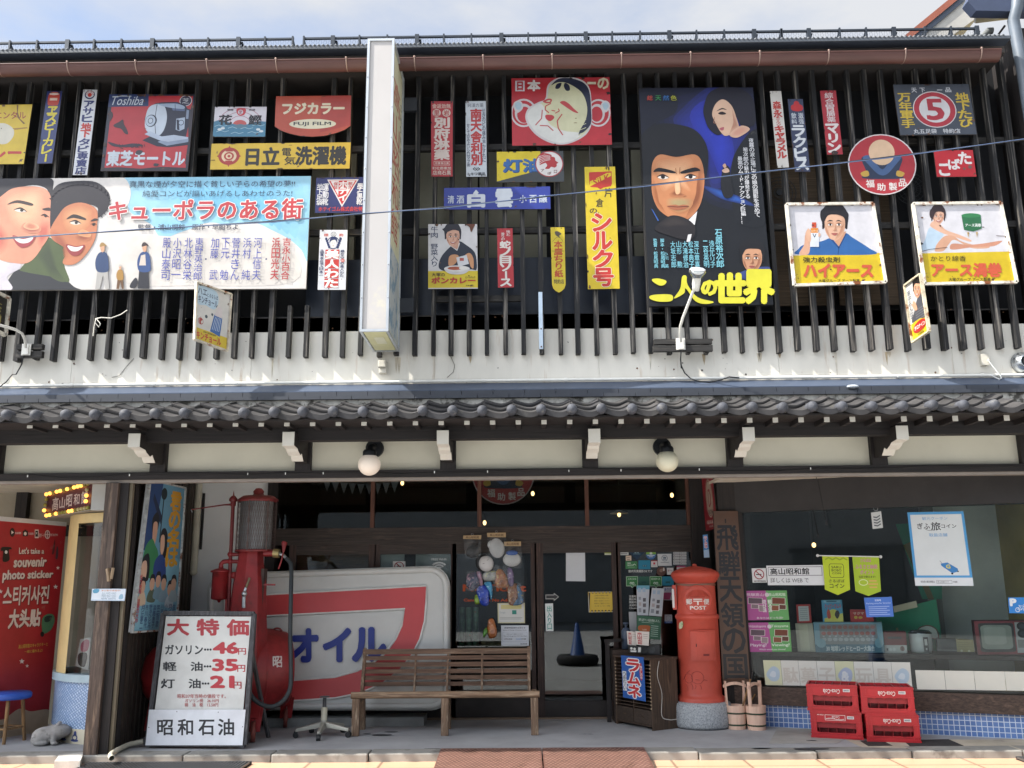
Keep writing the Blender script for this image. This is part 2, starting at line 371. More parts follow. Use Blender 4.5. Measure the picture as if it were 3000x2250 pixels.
mb = MB(); mb.face([(-30, 7.55, -.06), (30, 7.55, -.06), (30, 8.42, -.06), (-30, 8.42, -.06)], pv, uv=[(-30, 7.55), (30, 7.55), (30, 8.42), (-30, 8.42)])
tag(mb.obj('pavement'), kind='structure')
conc = M('#a3a4a6', .85, var=.13, scale=1.6, bump=.06, spot='#3f3f42', spotr=(.66, .8), spots=2.6)
concl = M('#8d8b85', .88, var=.16, scale=2.4, bump=.1, spot='#5b5852', spotr=(.56, .7), spots=3.4)
mb = MB(); mb.box(-9, 9, 8.56, 14.5, -.25, 0, conc); tag(mb.obj('platform'), kind='structure')
mb = MB(); rk = random.Random(3); x = -9
while x < 9:
    x1 = x+rk.uniform(.75, 1.05); dy = rk.uniform(-.012, .012); dz = rk.uniform(-.006, .006)
    mb.box(x, x1-.008, 8.33+dy, 8.558, -.22, .004+dz, concl); x = x1
k = mb.obj('kerb', bevel=.012); tag(k, kind='structure')
# drains and stains on the platform
mb = MB(); st = M('#3a3a3c', .8);
for t, a, b, rx, ry in (('D2', 1020, 1390, .1, .05), ('D2', 900, 1380, .04, .02), ('D2', 1095, 1365, .07, .025), ('D3', 120, 1503, .11, .025), ('D2', 1430, 1502, .08, .02), ('D4', 490, 1503, .16, .05), ('D4', 85, 1498, .07, .02), ('D3', 2020, 1498, .09, .02), ('D4', 490, 1435, .05, .02)):
    c = onp(*K(t, a, b), PZ(.006)); mb.face([c+Vector((rx*math.cos(i*.5236), ry*math.sin(i*.5236), 0)) for i in range(12)], st)
tag(mb.obj('dirt_stains'), kind='stuff')
mb = MB(); gm = M('#6d6e70', .4, .7)
def grate(x0, x1):
    mb.box(x0, x1, 7.55, 8.27, -.066, -.055, M('#1b1b1c', .9))
    xx = x0
    while xx < x1: mb.box(xx, xx+.012, 7.56, 8.26, -.05, -.035, gm); xx += .03
    for yy in (7.55, 7.9, 8.25): mb.box(x0, x1, yy, yy+.02, -.052, -.033, gm)
grate(-3.75, -2.35); tag(mb.obj('drain_grate'), 'steel drain grating set in the pavement below the price board', 'drain')
mb = MB(); grate(4.15, 5.3); tag(mb.obj('drain_grate'), 'steel drain grating at the lower right corner of the pavement', 'drain')
# checker plate ramps
cp = M('#7d5a50', .45, .3, var=.15, scale=9, spot='#5a3a30', spotr=(.55, .7), spots=6); cpl = M('#c9a896', .4, .3)
def ramp(x0, x1, lab):
    mb = MB(); y0, y1, z0, z1 = 7.35, 8.46, -.05, .026
    p = [(x0, y0, z0), (x1, y0, z0), (x1, y1, z1), (x0, y1, z1)]; mb.prism(p[::-1], (0, 0, -.008), cp); ny = 27; nx = int((x1-x0)/.038)
    for j in range(ny):
        for i in range(nx):
            cx, cy = x0+.02+i*.038+(.019 if j % 2 else 0), y0+.02+j*.04;
            if cx > x1-.02 or cy > y1-.02: continue
            a = .6 if (i+j) % 2 else -.6; dx, dy = .016*math.cos(a), .016*math.sin(a); px, py = -dy*.36, dx*.36; z = z0+(cy-y0)/(y1-y0)*(z1-z0)+.003
            s = (z1-z0)/(y1-y0)
            mb.face([(cx-dx, cy-dy, z-dy*s), (cx+px, cy+py, z+py*s), (cx+dx, cy+dy, z+dy*s), (cx-px, cy-py, z-py*s)], cpl)
    tag(mb.obj('checker_plate'), lab, 'ramp plate', 'checker plates over the kerb')
a = onp(*K('D2', 1478, 1545), PZ(.02)).x; b = onp(*K('D3', 246, 1548), PZ(.02)).x; c = onp(*K('D3', 1100, 1540), PZ(.02)).x
ramp(a, b-.006, 'red brown checker plate over the kerb, left one in front of the bench end')
ramp(b+.006, c, 'red brown checker plate over the kerb, right one in front of the door')

# ------------------------------------------------------------------ buildings across the street (seen mirrored in the glass)
ob = thing('street_building', 'pale grey building across the street, mirrored in the shop glass', 'building', (0, -10.5, -.2))
mb = MB(); mb.box(-26, 26, -16, -10.5, -.2, 5.6, M('#b9c0c6', .8, var=.06, scale=.6)); mb.obj('wall', ob)
mb = MB(); mb.box(-27, 27, -16.5, -9.9, 5.6, 5.9, M('#4a4e55', .7)); mb.obj('roof', ob)
for i in range(7):
    mb = MB(); x = -21+i*7; mb.box(x, x+3.6, -10.5, -10.42, .1, 2.3, M('#7d858c', .4)); mb.box(x-.1, x+3.7, -10.5, -10.38, 2.3, 2.45, M('#6b6f74', .6)); mb.obj('shopfront', ob)

# ------------------------------------------------------------------ the shop
shop = thing('shop_building', 'old dark timber shop with a slatted upper floor and a tiled eave', 'building', (0, 8.4, 0))
X0, X1 = -7.6, 5.02
# upper storey: back wall, panels, slats
mb = MB(); bw = M('#14161b', .8, var=.3, scale=2); mb.box(X0-1, X1, 8.62, 8.8, 3.2, 6.9, bw); mb.box(X1-.1, X1, 8.1, 8.62, 3.2, 6.75, DARKZ); mb.obj('upper_back_wall', shop)
pm = M('#8f8d7d', .8, var=.1, scale=2); bp = M('#262c38', .35, var=.2, scale=3)
def zat(v, Y): return onp(1500, v, PY(Y)).z
za, zb, zc_ = zat(445, 8.58), zat(762, 8.58), zat(908, 8.58)
for u0_, u1_ in ((910, 1040), (1215, 1400), (1405, 1600), (1625, 1800), (1855, 1905)):
    mb = MB(); mb.box(onp(u0_, 650, PY(8.58)).x, onp(u1_, 650, PY(8.58)).x, 8.56, 8.62, zb, za, pm); mb.obj('window_panel', shop)
mb = MB(); mb.box(onp(900, 830, PY(8.5)).x, onp(1925, 830, PY(8.5)).x, 8.47, 8.56, zc_-.4, zat(758, 8.5), bp); mb.obj('lower_board', shop)
mb = MB(); rl = wood('#2a2826', 'x', '#5a544c')
for v, y in ((432, 8.33), (676, 8.33)): z = zat(v, y); mb.box(X0, X1-.1, y-.02, y+.03, z-.03, z+.03, rl)
x0_, x1_ = W('B2', 1450, 1045, 8.31).x, W('B3', 70, 1045, 8.31).x; z = W('B2', 1450, 1045, 8.31).z
mb.box(x0_, x1_, 8.29, 8.33, z-.03, z+.03, rl)
mb.box(X0, X1-.1, 8.3, 8.36, 3.78, 3.93, rl); mb.obj('lattice_rail', shop)
SLAT = M('#19191b', .8, var=.3, scale=2.2, stretch=(25, 25, .5), bump=.2, spot='#857f77', spotr=(.52, .72), spots=2, sstretch=(22, 22, .7))
x = W('B3', 97, 1480, 8.2).x; pitch = (W('B3', 989, 1470, 8.2).x-x)/6
mb = MB(); rs = random.Random(5); zb_ = W('B3', 97, 1480, 8.2).z
for i in range(-42, 34):
    xx = x+i*pitch
    if xx < X0 or xx > X1-.12: continue
    top = 6.75; u = 1535+53.7*i
    if 820 < u < 905: top = zat(885, 8.2)
    j = rs.uniform(-.006, .006); d = rs.uniform(-.008, .008); wd = .02+rs.uniform(-.003, .003)
    mb.box(xx-wd+j, xx+wd+j, 8.22+d, 8.297, zb_+rs.uniform(-.012, .012), top, SLAT)
mb.obj('window_slats', shop)
def bars(t, rects, y=8.15):
    mb = MB()
    for a, b, c, d in rects: p = W(t, a, b, y); q = W(t, c, d, y); mb.box(p.x, q.x, y, 8.198, q.z, p.z, rl)
    mb.obj('lamp_batten', shop)
bars('B3', ((1150, 1365, 1622, 1400), (1142, 1417, 1628, 1458))); bars('B1', ((135, 1405, 340, 1445), (130, 1463, 335, 1510)))
# bamboo blinds, fan grilles
mb = MB(); bl = M('#5a4a38', .8, var=.35, scale=2, stretch=(1, 1, 90))
for a, b in ((2262, 2420), (2436, 2620)): mb.box(onp(a, 600, PY(8.5)).x, onp(b, 600, PY(8.5)).x, 8.5, 8.52, zat(905, 8.5), zat(430, 8.5), bl)
mb.obj('bamboo_blind', shop)
for t, a, b in (('A4', 230, 1560), ('A4', 1300, 1530)):
    mb = MB(); c = W(t, a, b, 8.42)
    for r in (.05, .09, .13, .165): mb.lathe(c, [(r-.004, 0), (r, -.006), (r+.004, 0)], M('#3a3d40', .5, .5), 28, (0, 1, 0))
    for i in range(20): e = Vector((math.cos(i*.314), 0, math.sin(i*.314)))*.165; mb.tube([c, c+e], .0016, M('#3a3d40', .5, .5), 4, False)
    mb.cyl(c+Vector((0, -.01, 0)), .03, .02, M('#2a2c30', .5), 14, (0, 1, 0)); tag(mb.obj('electric_fan'), 'round wire electric fan behind the slats '+('beside the white caramel sign' if a < 500 else 'to the right of the round red sign'), 'fan')
mb = MB(); mb.box(*sorted((onp(2070, 640, PY(8.45)).x, onp(2140, 640, PY(8.45)).x)), 8.4, 8.5, 3.9, 5.2, M('#202226', .6)); mb.obj('inner_board', shop)
# white metal siding
mb = MB(); sid = M('#dbd7cc', .6, var=.07, scale=1.3, stretch=(1.5, 1, .6), spot='#a37c52', spotr=(.585, .84), spots=2.2, sstretch=(8, 8, .7))
zt = zat(921, 8.3); zlow = 3.1
xs = [X0-.6, -4.25, -2.55, -.82, .72, 2.4, 4.02, X1]
for i in range(7): mb.box(xs[i], xs[i+1]-.003, 8.3, 8.46, zlow, zt+(0 if i % 2 else -.012), sid)
mb.box(X0-.6, X1, 8.305, 8.46, zlow, zt-.02, sid)
mb.obj('white_siding', shop)
mb = MB(); rm = random.Random(8); rust = M('#6e4a30', .8, var=.3, scale=20); scr = M('#55504a', .7)
for i in range(90):
    xx = rm.uniform(-5.2, 4.9); zz = rm.choice([zt-rm.uniform(0, .05), rm.uniform(3.25, 3.9), rm.uniform(3.25, 3.5)]); s = rm.uniform(.003, .009)
    a = rm.uniform(0, 3); mb.face([(xx+s*rm.uniform(.5, 1.6)*math.cos(a+j), 8.2975, zz+s*rm.uniform(.5, 1.6)*math.sin(a+j)) for j in (0, 1.2, 2.4, 3.6, 4.8)], rust if zz > 3.8 or rm.random() < .5 else scr)
for pts in ([(392, 1050), (372, 1072), (350, 1100), (327, 1106)], [(1320, 1043), (1332, 1070), (1328, 1090), (1310, 1106)]):
    mb.tube([onp(*p, PY(8.296)) for p in pts], .0022, scr, 5)
sm_ = [M(c, .75, var=.2, scale=12) for c in ('#c6bca8', '#bba98c', '#c8c1b2')]
for i in range(22):
    xx = x+pitch*rm.randint(-40, 20)+rm.uniform(-.02, .02); zz = rm.choice([zb_, zb_, zt]); l_ = rm.uniform(.05, .26); w_ = rm.uniform(.008, .022)
    if X0 < xx < X1: mb.face([(xx-w_, 8.2985, zz), (xx+w_, 8.2985, zz), (xx+w_*.7, 8.2985, zz-l_*.5), (xx+w_*.1, 8.2985, zz-l_), (xx-w_*.5, 8.2985, zz-l_*.6)], rm.choice(sm_))
tag(mb.obj('siding_marks', shop), kind='stuff')
# eave of grey tiles
tile = M('#3b3939', .78, var=.2, scale=3.2, spot='#524f4b', spotr=(.56, .72), spots=5); tile2 = M('#302f31', .72, var=.25, scale=2, spot='#47453f', spotr=(.6, .7), spots=7); lip_shade = M('#1c1b1c', .8)
knob = M('#44464d', .72, var=.22, scale=7, spot='#77746e', spotr=(.58, .75), spots=12)
pe = W('C2', 1108, 430, 7.58); ptx = (W('C2', 2062, 415, 7.58).x-W('C2', 135, 435, 7.58).x)/8; ex = pe.x; ez = pe.z
mb = MB(); rt = random.Random(11)
def prof(s):  # s 0..1 over one tile, crest at 0
    return .012-.046*math.sin(math.pi*(s*.94+.03))**.8+.006*math.sin(2*math.pi*s)
NP = 14; course = .17; rise = (onp(1500, 1166, PY(8.08)).z-ez)/.52
ncol = range(-27, 21)
for i in ncol:
    for j in range(3):
        x_ = ex+i*ptx+rt.uniform(-.004, .004); jz = rt.uniform(-.005, .005); yf = 7.56+j*course; zf = ez-.012+j*course*rise+jz+.02; yb = yf+course+.05; zb2 = zf+(course+.05)*rise-.028
        fr_, bk, lo = [], [], []
        for k_ in range(NP+1):
            s = k_/NP; xx = x_+s*ptx*1.0+(.018 if k_ == NP else 0); z_ = prof(s if s < 1 else 1)
            skew = 0
            fr_.append(Vector((xx, yf+skew, zf+z_+.006*(1-s)))); bk.append(Vector((xx, yb+skew, zb2+z_))); lo.append(Vector((xx, yf+skew+.004, zf+z_-(.042 if j == 0 else .024))))
        n_ = NP+1; mt = tile if rt.random() < .7 else tile2
        mb.mesh(fr_+bk, [(a, a+1, n_+a+1, n_+a) for a in range(NP)], mt, True)
        md = [fr_[a]-Vector((0, -.001, .011)) for a in range(n_)]; mb.mesh(md+fr_, [(a, a+1, n_+a+1, n_+a) for a in range(NP)], mt, True); mb.mesh(lo+md, [(a, a+1, n_+a+1, n_+a) for a in range(NP)], mt if j == 0 else lip_shade, True)  # lower lips of upper courses coloured dark as painted shade between courses
        mb.face([fr_[0], bk[0], bk[0]-Vector((0, 0, .05)), lo[0]], mt); mb.face([fr_[-1], lo[-1], bk[-1]-Vector((0, 0, .05)), bk[-1]], mt)
for i in ncol:
    c = Vector((ex+i*ptx+rt.uniform(-.006, .006), 7.545, ez+rt.uniform(-.004, .004)))
    mb.lathe(c, [(0, .034), (.02, .031), (.036, .02), (.044, 0), (.044, -.08)], knob, 20, (0, -1, 0))
mb.box(X0-.6, X1+.3, 7.6, 8.3, ez-.062, ez-.048, DARK)
mb.obj('tile_roof', shop)
mb = MB(); nos = M('#3a3e46', .6, var=.12, scale=2); zr = [zat(1164, 8.05), zat(1153, 8.05), zat(1142, 8.08)]
xx = X0-.5
while xx < X1+.2:
    l_ = .285; mb.box(xx, xx+l_-.004, 8.05, 8.3, zr[0], zr[1]-.003, nos); mb.box(xx+.14, xx+.14+l_-.004, 8.08, 8.3, zr[1], zr[2], nos); xx += l_
mor = M('#b9b6ad', .9, var=.25, scale=7, spot='#4d4a44', spotr=(.5, .6), spots=8); mb.box(X0-.5, X1+.2, 8.075, 8.3, zr[0]-.12, zr[0]-.001, mor); mb.obj('ridge_course', shop)
mb = MB(); fl = M('#4c586c', .45, .3, var=.1, scale=3); zf_ = zr[2]+.004; zft = zat(1121, 8.29)
mb.prism([(X0-.5, 8.09, zf_), (X1+.2, 8.09, zf_), (X1+.2, 8.29, zft), (X0-.5, 8.29, zft)], (0, .0, -.004), fl); mb.box(X0-.5, X1+.2, 8.085, 8.09, zf_-.004, zf_+.004, fl); mb.obj('flashing', shop)
mb = MB(); pz = zat(1114, 8.26); pp = M('#e3e2da', .5); mb.tube([(X0-.5, 8.265, pz), (X1, 8.265, pz)], .014, pp, 10)
for i in range(14): xx = -5+i*.77; mb.tube([(xx, 8.265, pz), (xx+.03, 8.265, pz)], .018, pp, 10)
mb.obj('conduit_pipe', shop)
# rafters, purlin, corbels
for i in range(-10, 32):
    u, v = K('C2', 250+208.3*i, 525-1.62*i); p = onp(u, v, PY(7.72))
    if p.x < -5.2 or p.x > 5.1: continue
    mb = MB(); mb.box(p.x-.021, p.x+.021, 7.725, 8.35, p.z-.024, p.z+.024, DARK); mb.box(p.x-.0225, p.x+.0225, 7.72, 7.729, p.z-.0255, p.z+.0255, WHITEP); mb.obj('rafter', shop)
zp0, zp1 = zat(1284, 7.98), zat(1240, 7.98)
mb = MB(); mb.box(X0-.6, X1+.2, 7.98, 8.1, zp0, zp1+.06, DARK); mb.obj('purlin', shop)
CX = []
for t, a, b in (('C1', -330, 0), ('C1', 1087, 0), ('C2', 262, 0), ('C2', 1513, 0), ('C3', 668, 0), ('C3', 1920, 0), ('C4', 1232, 0)):
    CX.append(onp(K(t, a, 0)[0], 1290, PY(7.84)).x)
zc0 = zat(1258, 7.84); zc1 = zat(1298, 7.84); zc2 = zat(1345, 8.2)
for x_ in CX:
    mb = MB(); h_ = .052
    sd = [(7.84, zc0), (7.84, zc1), (7.97, zc1-.01), (8.0, zc1-.03), (8.08, zc1-.055), (8.13, zc2+.06), (8.16, zc2+.03), (8.2, zc2), (8.4, zc2), (8.4, zc0)]
    mb.prism([(x_-h_*.9, y, z) for y, z in sd], (h_*1.8, 0, 0), DARK)
    for i in range(len(sd)-3):
        (ya, z_a), (yb, z_b) = sd[i], sd[i+1]; nx = .003
        mb.hexa([(x_-h_, ya-nx, z_a-nx), (x_+h_, ya-nx, z_a-nx), (x_+h_, ya+nx, z_a), (x_-h_, ya+nx, z_a), (x_-h_, yb-nx, z_b-nx), (x_+h_, yb-nx, z_b-nx), (x_+h_, yb+nx, z_b), (x_-h_, yb+nx, z_b)], WHITEP)
    mb.obj('corbel', shop)
# lintel zone
z1_, z0_ = zat(1287, 8.45)+.02, zat(1372, 8.45)-.01; pw = .072
px_ = CX+[onp(3010, 1330, PY(8.42)).x]
for i in range(7):
    a, b = px_[i]+pw, px_[i+1]-pw
    mb = MB(); mb.box(a, b, 8.45, 8.5, z0_, z1_, CREAM); mb.obj('plaster_panel', shop)
for x_ in px_: mb = MB(); mb.box(x_-pw, x_+pw, 8.385, 8.5, z0_-.02, z1_, DARKZ); mb.obj('short_post', shop)
mb = MB(); mb.box(X0-.6, X1+.2, 8.40, 8.55, z1_+.0, z1_+.35, DARK); mb.obj('upper_beam', shop)
zl0 = zat(1394, 8.38); mb = MB(); mb.box(X0-.6, X1+.2, 8.38, 8.54, zl0, z0_-.001, DARK); mb.obj('lintel_beam', shop)
mb = MB(); mb.box(X0-.6, X1+.2, 8.41, 8.5, zl0-.028, zl0-.001, M('#8f857c', .6, var=.1)); mb.obj('track_rail', shop)
mb = MB(); clip = M('#e8e8e4', .5); wire = M('#121212', .6); pts = []
rw = random.Random(2); xx = -5
while xx < 5: pts.append((xx, 8.372, zl0+.04+rw.uniform(-.022, .022))); xx += .35
mb.tube(pts, .004, wire, 6)
for xx in (-4.6, -3.65, -2.55, -2.2, -1.85, -.82, -.33, .42, .9, 1.62, 2.64): mb.box(xx-.004, xx+.004, 8.366, 8.372, zl0+.03, zl0+.05, clip)
mb.obj('cable_run', shop)
for a, b, z in ((X0-.6, -3.74, 2.47), (-3.739, 2.03, 2.74), (2.031, X1+.2, 2.47)): mb = MB(); mb.box(a, b, 8.505, 10.6, z, z+.03, M('#d9d1c1', .85, var=.06)); mb.obj('porch_ceiling', shop)
# upper eave: gutter, fascia, snow fence
gt, gb = W('A3', 1000, 441, 7.86), W('A3', 1000, 515, 7.9)
gu = M('#5a3a34', .5, var=.16, scale=2.5, stretch=(.6, 3, 3)); gx1 = W('A4', 2018, 400, 7.88).x
mb = MB(); R_ = .075; cy, cz = 7.93, gt.z-.005
for (ra, z_) in ((R_, 0),):
    vs_, fs = [], []
    for e_, xx in enumerate((X0-.6, gx1)):
        for j in range(13): a = math.pi+math.pi*j/12; vs_.append((xx, cy+R_*math.cos(a), cz+R_*math.sin(a)*1.12))
    fs = [(j, j+1, 14+j, 13+j) for j in range(12)]; mb.mesh(vs_, fs, gu, True); mb.face(vs_[13:], gu)
mb.tube([(X0-.6, cy-R_, cz), (gx1, cy-R_, cz)], .008, gu, 8); gut = mb.obj('gutter', shop)
for t, a in (('A1', 0), ('A1', 555), ('A1', 1105), ('A1', 1680), ('A2', 165), ('A2', 733), ('A2', 1285), ('A2', 1840), ('A3', 325), ('A3', 887), ('A3', 1447), ('A3', 2008), ('A4', 632), ('A4', 1255), ('A4', 1872)):
    xx = W(t, a, 440, 7.86).x; mb = MB(); mb.tube([(xx, cy+(R_+.006)*math.cos(math.pi+math.pi*j/10), cz+.01+(R_+.006)*1.12*math.sin(math.pi+math.pi*j/10)) for j in range(11)], .006, M('#9a8378', .4, .4), 6); mb.ball((xx, cy-R_-.004, cz+.012), .012, .012, .012, M('#9a8378', .4, .4), 8); mb.obj('gutter_bracket', gut)
fz0, fz1 = W('A3', 1000, 432, 7.97).z, W('A3', 1000, 365, 7.86).z; fx = W('A4', 2082, 340, 7.9).x
mb = MB(); dm = M('#3f4652', .45, .2, var=.1, scale=2); wf = wood('#4c4642', 'x', '#6d655c')
mb.box(X0-.6, fx, 7.97, 8.02, fz0-.05, fz0+.045, wf); mb.box(X0-.6, fx, 7.86, 8.0, fz0+.05, fz1, dm)
mb.prism([(X0-.6, 7.84, fz1), (fx, 7.84, fz1), (fx, 11.5, fz1+.62), (X0-.6, 11.5, fz1+.62)][::-1], (0, 0, .03), M('#4c5158', .6)); mb.box(X0-.6, fx, 8.0, 8.9, fz0-.06, fz0, M('#2a2523', .8)); mb.obj('upper_roof', shop)
mb = MB(); xx = X0-.5; cor = M('#55585c', .5, .3)
while xx < fx-.05: mb.ball((xx, 7.86, fz1+.036), .02, .03, .016, cor, 8); xx += .042
mb.obj('roof_sheet_edge', shop)
fm = M('#3a4048', .5, .4, var=.1)
def fence(xa, xb, spans, lab):
    fr_ = thing('snow_guard_fence', lab, 'snow guard', ((xa+xb)/2, 8.05, fz1+.05)); yf = 8.05
    zt_ = W('A3', 1000, 267, yf).z; zb3 = W('A3', 1000, 335, yf).z
    mb = MB(); mb.box(xa, xb, yf-.012, yf+.012, zt_-.018, zt_, fm); mb.box(xa, xb, yf-.012, yf+.012, zb3-.016, zb3, fm); mb.box(xa, xb, yf+.05, yf+.08, fz1+.03, fz1+.06, fm); mb.obj('rail', fr_)
    for i, xx in enumerate(spans):
        mb = MB(); wd = .04 if i % 3 == 1 else .016
        mb.box(xx-wd/2, xx+wd/2, yf-.018, yf+.018, fz1+.02, zt_+.014, fm)
        for q in ((0, .06) if i % 3 == 1 else (0,)): mb.bar((xx+q-.03*(q > 0), yf+.01, zt_-.03), (xx+q-.03*(q > 0), yf+.32, fz1+.075), .014, .02, fm, up=(1, 0, 0))
        mb.obj('post', fr_)
    mb = MB(); wm = M('#4c535b', .5, .4); xx = xa; hh = zt_-zb3-.016; q = 0
    while xx < xb-.03:
        for sg in (0, 1):
            pts = []
            for j in range(5): z_ = zb3+hh*j/4; pts.append((xx+(.012 if (j+sg) % 2 else 0)+sg*.024, yf, z_))
            for j in range(4):
                a, b = Vector(pts[j]), Vector(pts[j+1]); e_ = Vector((.0011, 0, 0)); mb.face([a-e_, a+e_, b+e_, b-e_], wm)
        xx += .048
    mb.obj('wire_mesh', fr_)
U = [90, 310, 555, 770, 990, 1240, 1465, 1690, 1935, 2150]
sx_ = [W('A1', a, 300, 8.05).x for a in [-345, -130]+U]+[W('A2', 300, 300, 8.05).x]
fence(X0-.4, sx_[-1], sx_, 'dark steel snow guard fence with wire mesh, left of the roof gap')
sx_ = [W('A2', a, 300, 8.05).x for a in (390, 625, 840, 1065, 1305, 1522, 1745, 1988, 2205)]+[W('A3', a, 300, 8.05).x for a in (355, 597, 812, 1038, 1275, 1495, 1720, 1962, 2180)]+[W('A4', a, 300, 8.05).x for a in (250, 470, 720, 935, 1160, 1410, 1625, 1835)]
fence(sx_[0], sx_[-1], sx_, 'long dark steel snow guard fence with wire mesh, right of the roof gap')

# ------------------------------------------------------------------ ground floor shell
YD = 10.36
wl = M('#e6e8e8', .8, var=.05, scale=1.5)
xwl = onp(560, 1500, PY(YD)).x; xw2 = onp(790, 1500, PY(YD)).x
mb = MB(); mb.box(-3.78, xw2, YD, YD+.15, 0, 2.74, wl); mb.obj('plaster_wall', shop)
rib = wood('#3e3630', 'z', '#5b5046'); mb = MB(); xx = 8.52
while xx < YD-.02: mb.box(-3.78, -3.72+.012*(int(xx/.05) % 2), xx, xx+.05, 0, 2.74, rib); xx += .05
mb.obj('ribbed_side_wall', shop)
post = wood('#4e4038', 'z', '#7a6757', (.5, .7))
mb = MB(); pl_, pr_ = W('C1', 935, 1000, 8.36), W('C1', 1020, 1000, 8.36); pb = W('D1', 745, 1540, 8.36).x
mb.box(-3.86, -3.74, 8.36, 8.5, 0, zl0-.03, post); mb.obj('corner_post', shop, bevel=.006)
mb = MB(); mb.box(-3.74, -3.66, 8.40, 8.52, 0, zl0-.03, DARKZ); mb.box(-3.665, -3.63, 8.42, 8.46, 0, zl0-.03, M('#6f6552', .6)); mb.box(-3.68, -3.645, 8.52, 8.6, 0, zl0-.03, DARKZ); mb.obj('door_jamb', shop)
RB = wood('#3a2a25', 'z', '#5a4238'); RBX = wood('#38302c', 'x', '#54463e')
gl = glassm('#eef3f2', -.014); gl2 = glassm('#e6ecec', .015)
def u2x(u, v=1700, Y=YD): return onp(u, v, PY(Y)).x
zh1, zh0 = onp(1500, 1543, PY(YD)).z, onp(1500, 1592, PY(YD)).z
mb = MB(); mb.box(xw2-.1, u2x(2050), YD-.03, YD+.1, zh0, zh1, RBX); mb.box(xw2-.1, u2x(2050), YD-.02, YD+.08, 2.715, 2.74, RBX); mb.obj('transom_beam', shop)
TU = [790, 1092, 1404.6, 1719, 2015]
for i in range(4):
    a, b = u2x(TU[i], 1470), u2x(TU[i+1], 1470)
    mb = MB(); mb.box(b-.022, b+.022, YD-.02, YD+.06, zh1, 2.715, wood('#5e3a2c', 'z')); o = mb.obj('transom_window', shop)
    mb = MB(); mb.box(a+.022, b-.024, YD+.01, YD+.016, zh1+.002, 2.715, gl); mb.obj('pane', o)
def door(ua, ub, zlo, frame, name='door_panel', gz=None, topu=None):
    a, b = u2x(ua), u2x(ub); fw_ = frame; ztop = zh0; gl0 = gz
    mb = MB(); y0, y1 = YD-.025, YD+.03
    mb.box(a, a+fw_, y0, y1, .02, ztop, RB); mb.box(b-fw_, b, y0, y1, .02, ztop, RB); mb.box(a+fw_, b-fw_, y0+.002, y1-.002, ztop-.11, ztop-.001, RBX); mb.box(a+fw_, b-fw_, y0+.002, y1-.002, .021, gl0, M('#2a2422', .6, var=.2))
    o = mb.obj(name, shop); mb = MB(); mb.box(a+fw_+.001, b-fw_-.001, YD, YD+.005, gl0+.001, ztop-.111, gl2); mb.obj('pane', o); return o, a, b
gzd = onp(1700, 2052, PY(YD)).z
door(845, 1100, 0, .08, gz=.35); door(1097, 1337, 0, .06, gz=.35); door(1325, 1567, 0, .045, gz=.3)
dd, da, db = door(1572, 1812, 0, .075, 'sliding_door', gzd);
mb = MB(); p = W('D3', 240, 555, YD-.03); mb.box(p.x-.012, p.x+.012, YD-.032, YD-.024, p.z-.075, p.z+.08, M('#1c1715', .5)); mb.box(p.x-.006, p.x+.006, YD-.036, YD-.03, p.z-.06, p.z+.065, M('#4a3a2c', .4, .3)); mb.obj('handle', dd)
door(1806, 2040, 0, .05, gz=.3)
mb = MB(); mb.box(u2x(2030), u2x(2085), YD-.06, YD+.1, 0, 2.74, DARKZ); mb.obj('door_post', shop); mb = MB(); mb.box(xw2-.02, xw2+.09, YD-.05, YD+.1, 0, 2.74, DARKZ); mb.obj('door_post', shop)
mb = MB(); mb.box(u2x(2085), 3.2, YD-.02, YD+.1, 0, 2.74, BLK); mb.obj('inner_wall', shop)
mb = MB(); mb.box(xw2, u2x(2040), YD-.05, YD+.12, 0, .019, M('#7d6a58', .6)); mb.obj('threshold', shop)
# dark room behind the glass
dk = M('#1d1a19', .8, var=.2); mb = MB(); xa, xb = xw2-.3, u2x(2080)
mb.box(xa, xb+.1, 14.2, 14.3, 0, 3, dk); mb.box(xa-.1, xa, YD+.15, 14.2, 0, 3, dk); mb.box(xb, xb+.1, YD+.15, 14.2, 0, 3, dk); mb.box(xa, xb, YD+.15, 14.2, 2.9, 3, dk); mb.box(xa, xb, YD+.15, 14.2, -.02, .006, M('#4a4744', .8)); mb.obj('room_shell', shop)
# angled display bay on the right
DA = onp(*K('D4', 150, 1325), PZ(0)); DB = onp(*K('D4', 2212, 1425), PZ(0)); dv = (DB-DA).normalized(); dn = Vector((dv.y, -dv.x, 0))
if dn.y > 0: dn = -dn
def DP(off): return (DA+dn*off, dn)      # plane parallel to the bay front, off towards the street
def Dxz(t, a, b, off): p = onp(*K(t, a, b), DP(off)); return (p-DA).dot(dv), p.z
def D3(s, off, z): q = DA+dv*s+dn*off; return Vector((q.x, q.y, z))
def dbox(mb, s0, s1, o0, o1, z0, z1, mt): mb.hexa([D3(s0, o1, z0), D3(s1, o1, z0), D3(s1, o0, z0), D3(s0, o0, z0), D3(s0, o1, z1), D3(s1, o1, z1), D3(s1, o0, z1), D3(s0, o0, z1)], mt)
zs0, zs1 = Dxz('D4', 300, 1150, .0)[1], Dxz('D4', 300, 1010, .04)[1]
zg1 = Dxz('C4', 1300, 1200, 0)[1]; s0, s1 = -.32, 3.4
tm = brickm('#4f6fa8', '#6483b8', '#c9d3de', .047, .047, .0036, 0, .3)
mb = MB(); mb.face([D3(s0, 0, 0), D3(s1, 0, 0), D3(s1, 0, zs0), D3(s0, 0, zs0)], tm, uv=[(s0, 0), (s1, 0), (s1, zs0), (s0, zs0)]); mb.obj('tile_dado', shop)
sw = wood('#4a3a31', 'x', '#6b574a'); mb = MB(); dbox(mb, s0, s1, -.3, .05, zs0, zs1, sw); mb.obj('window_sill', shop)
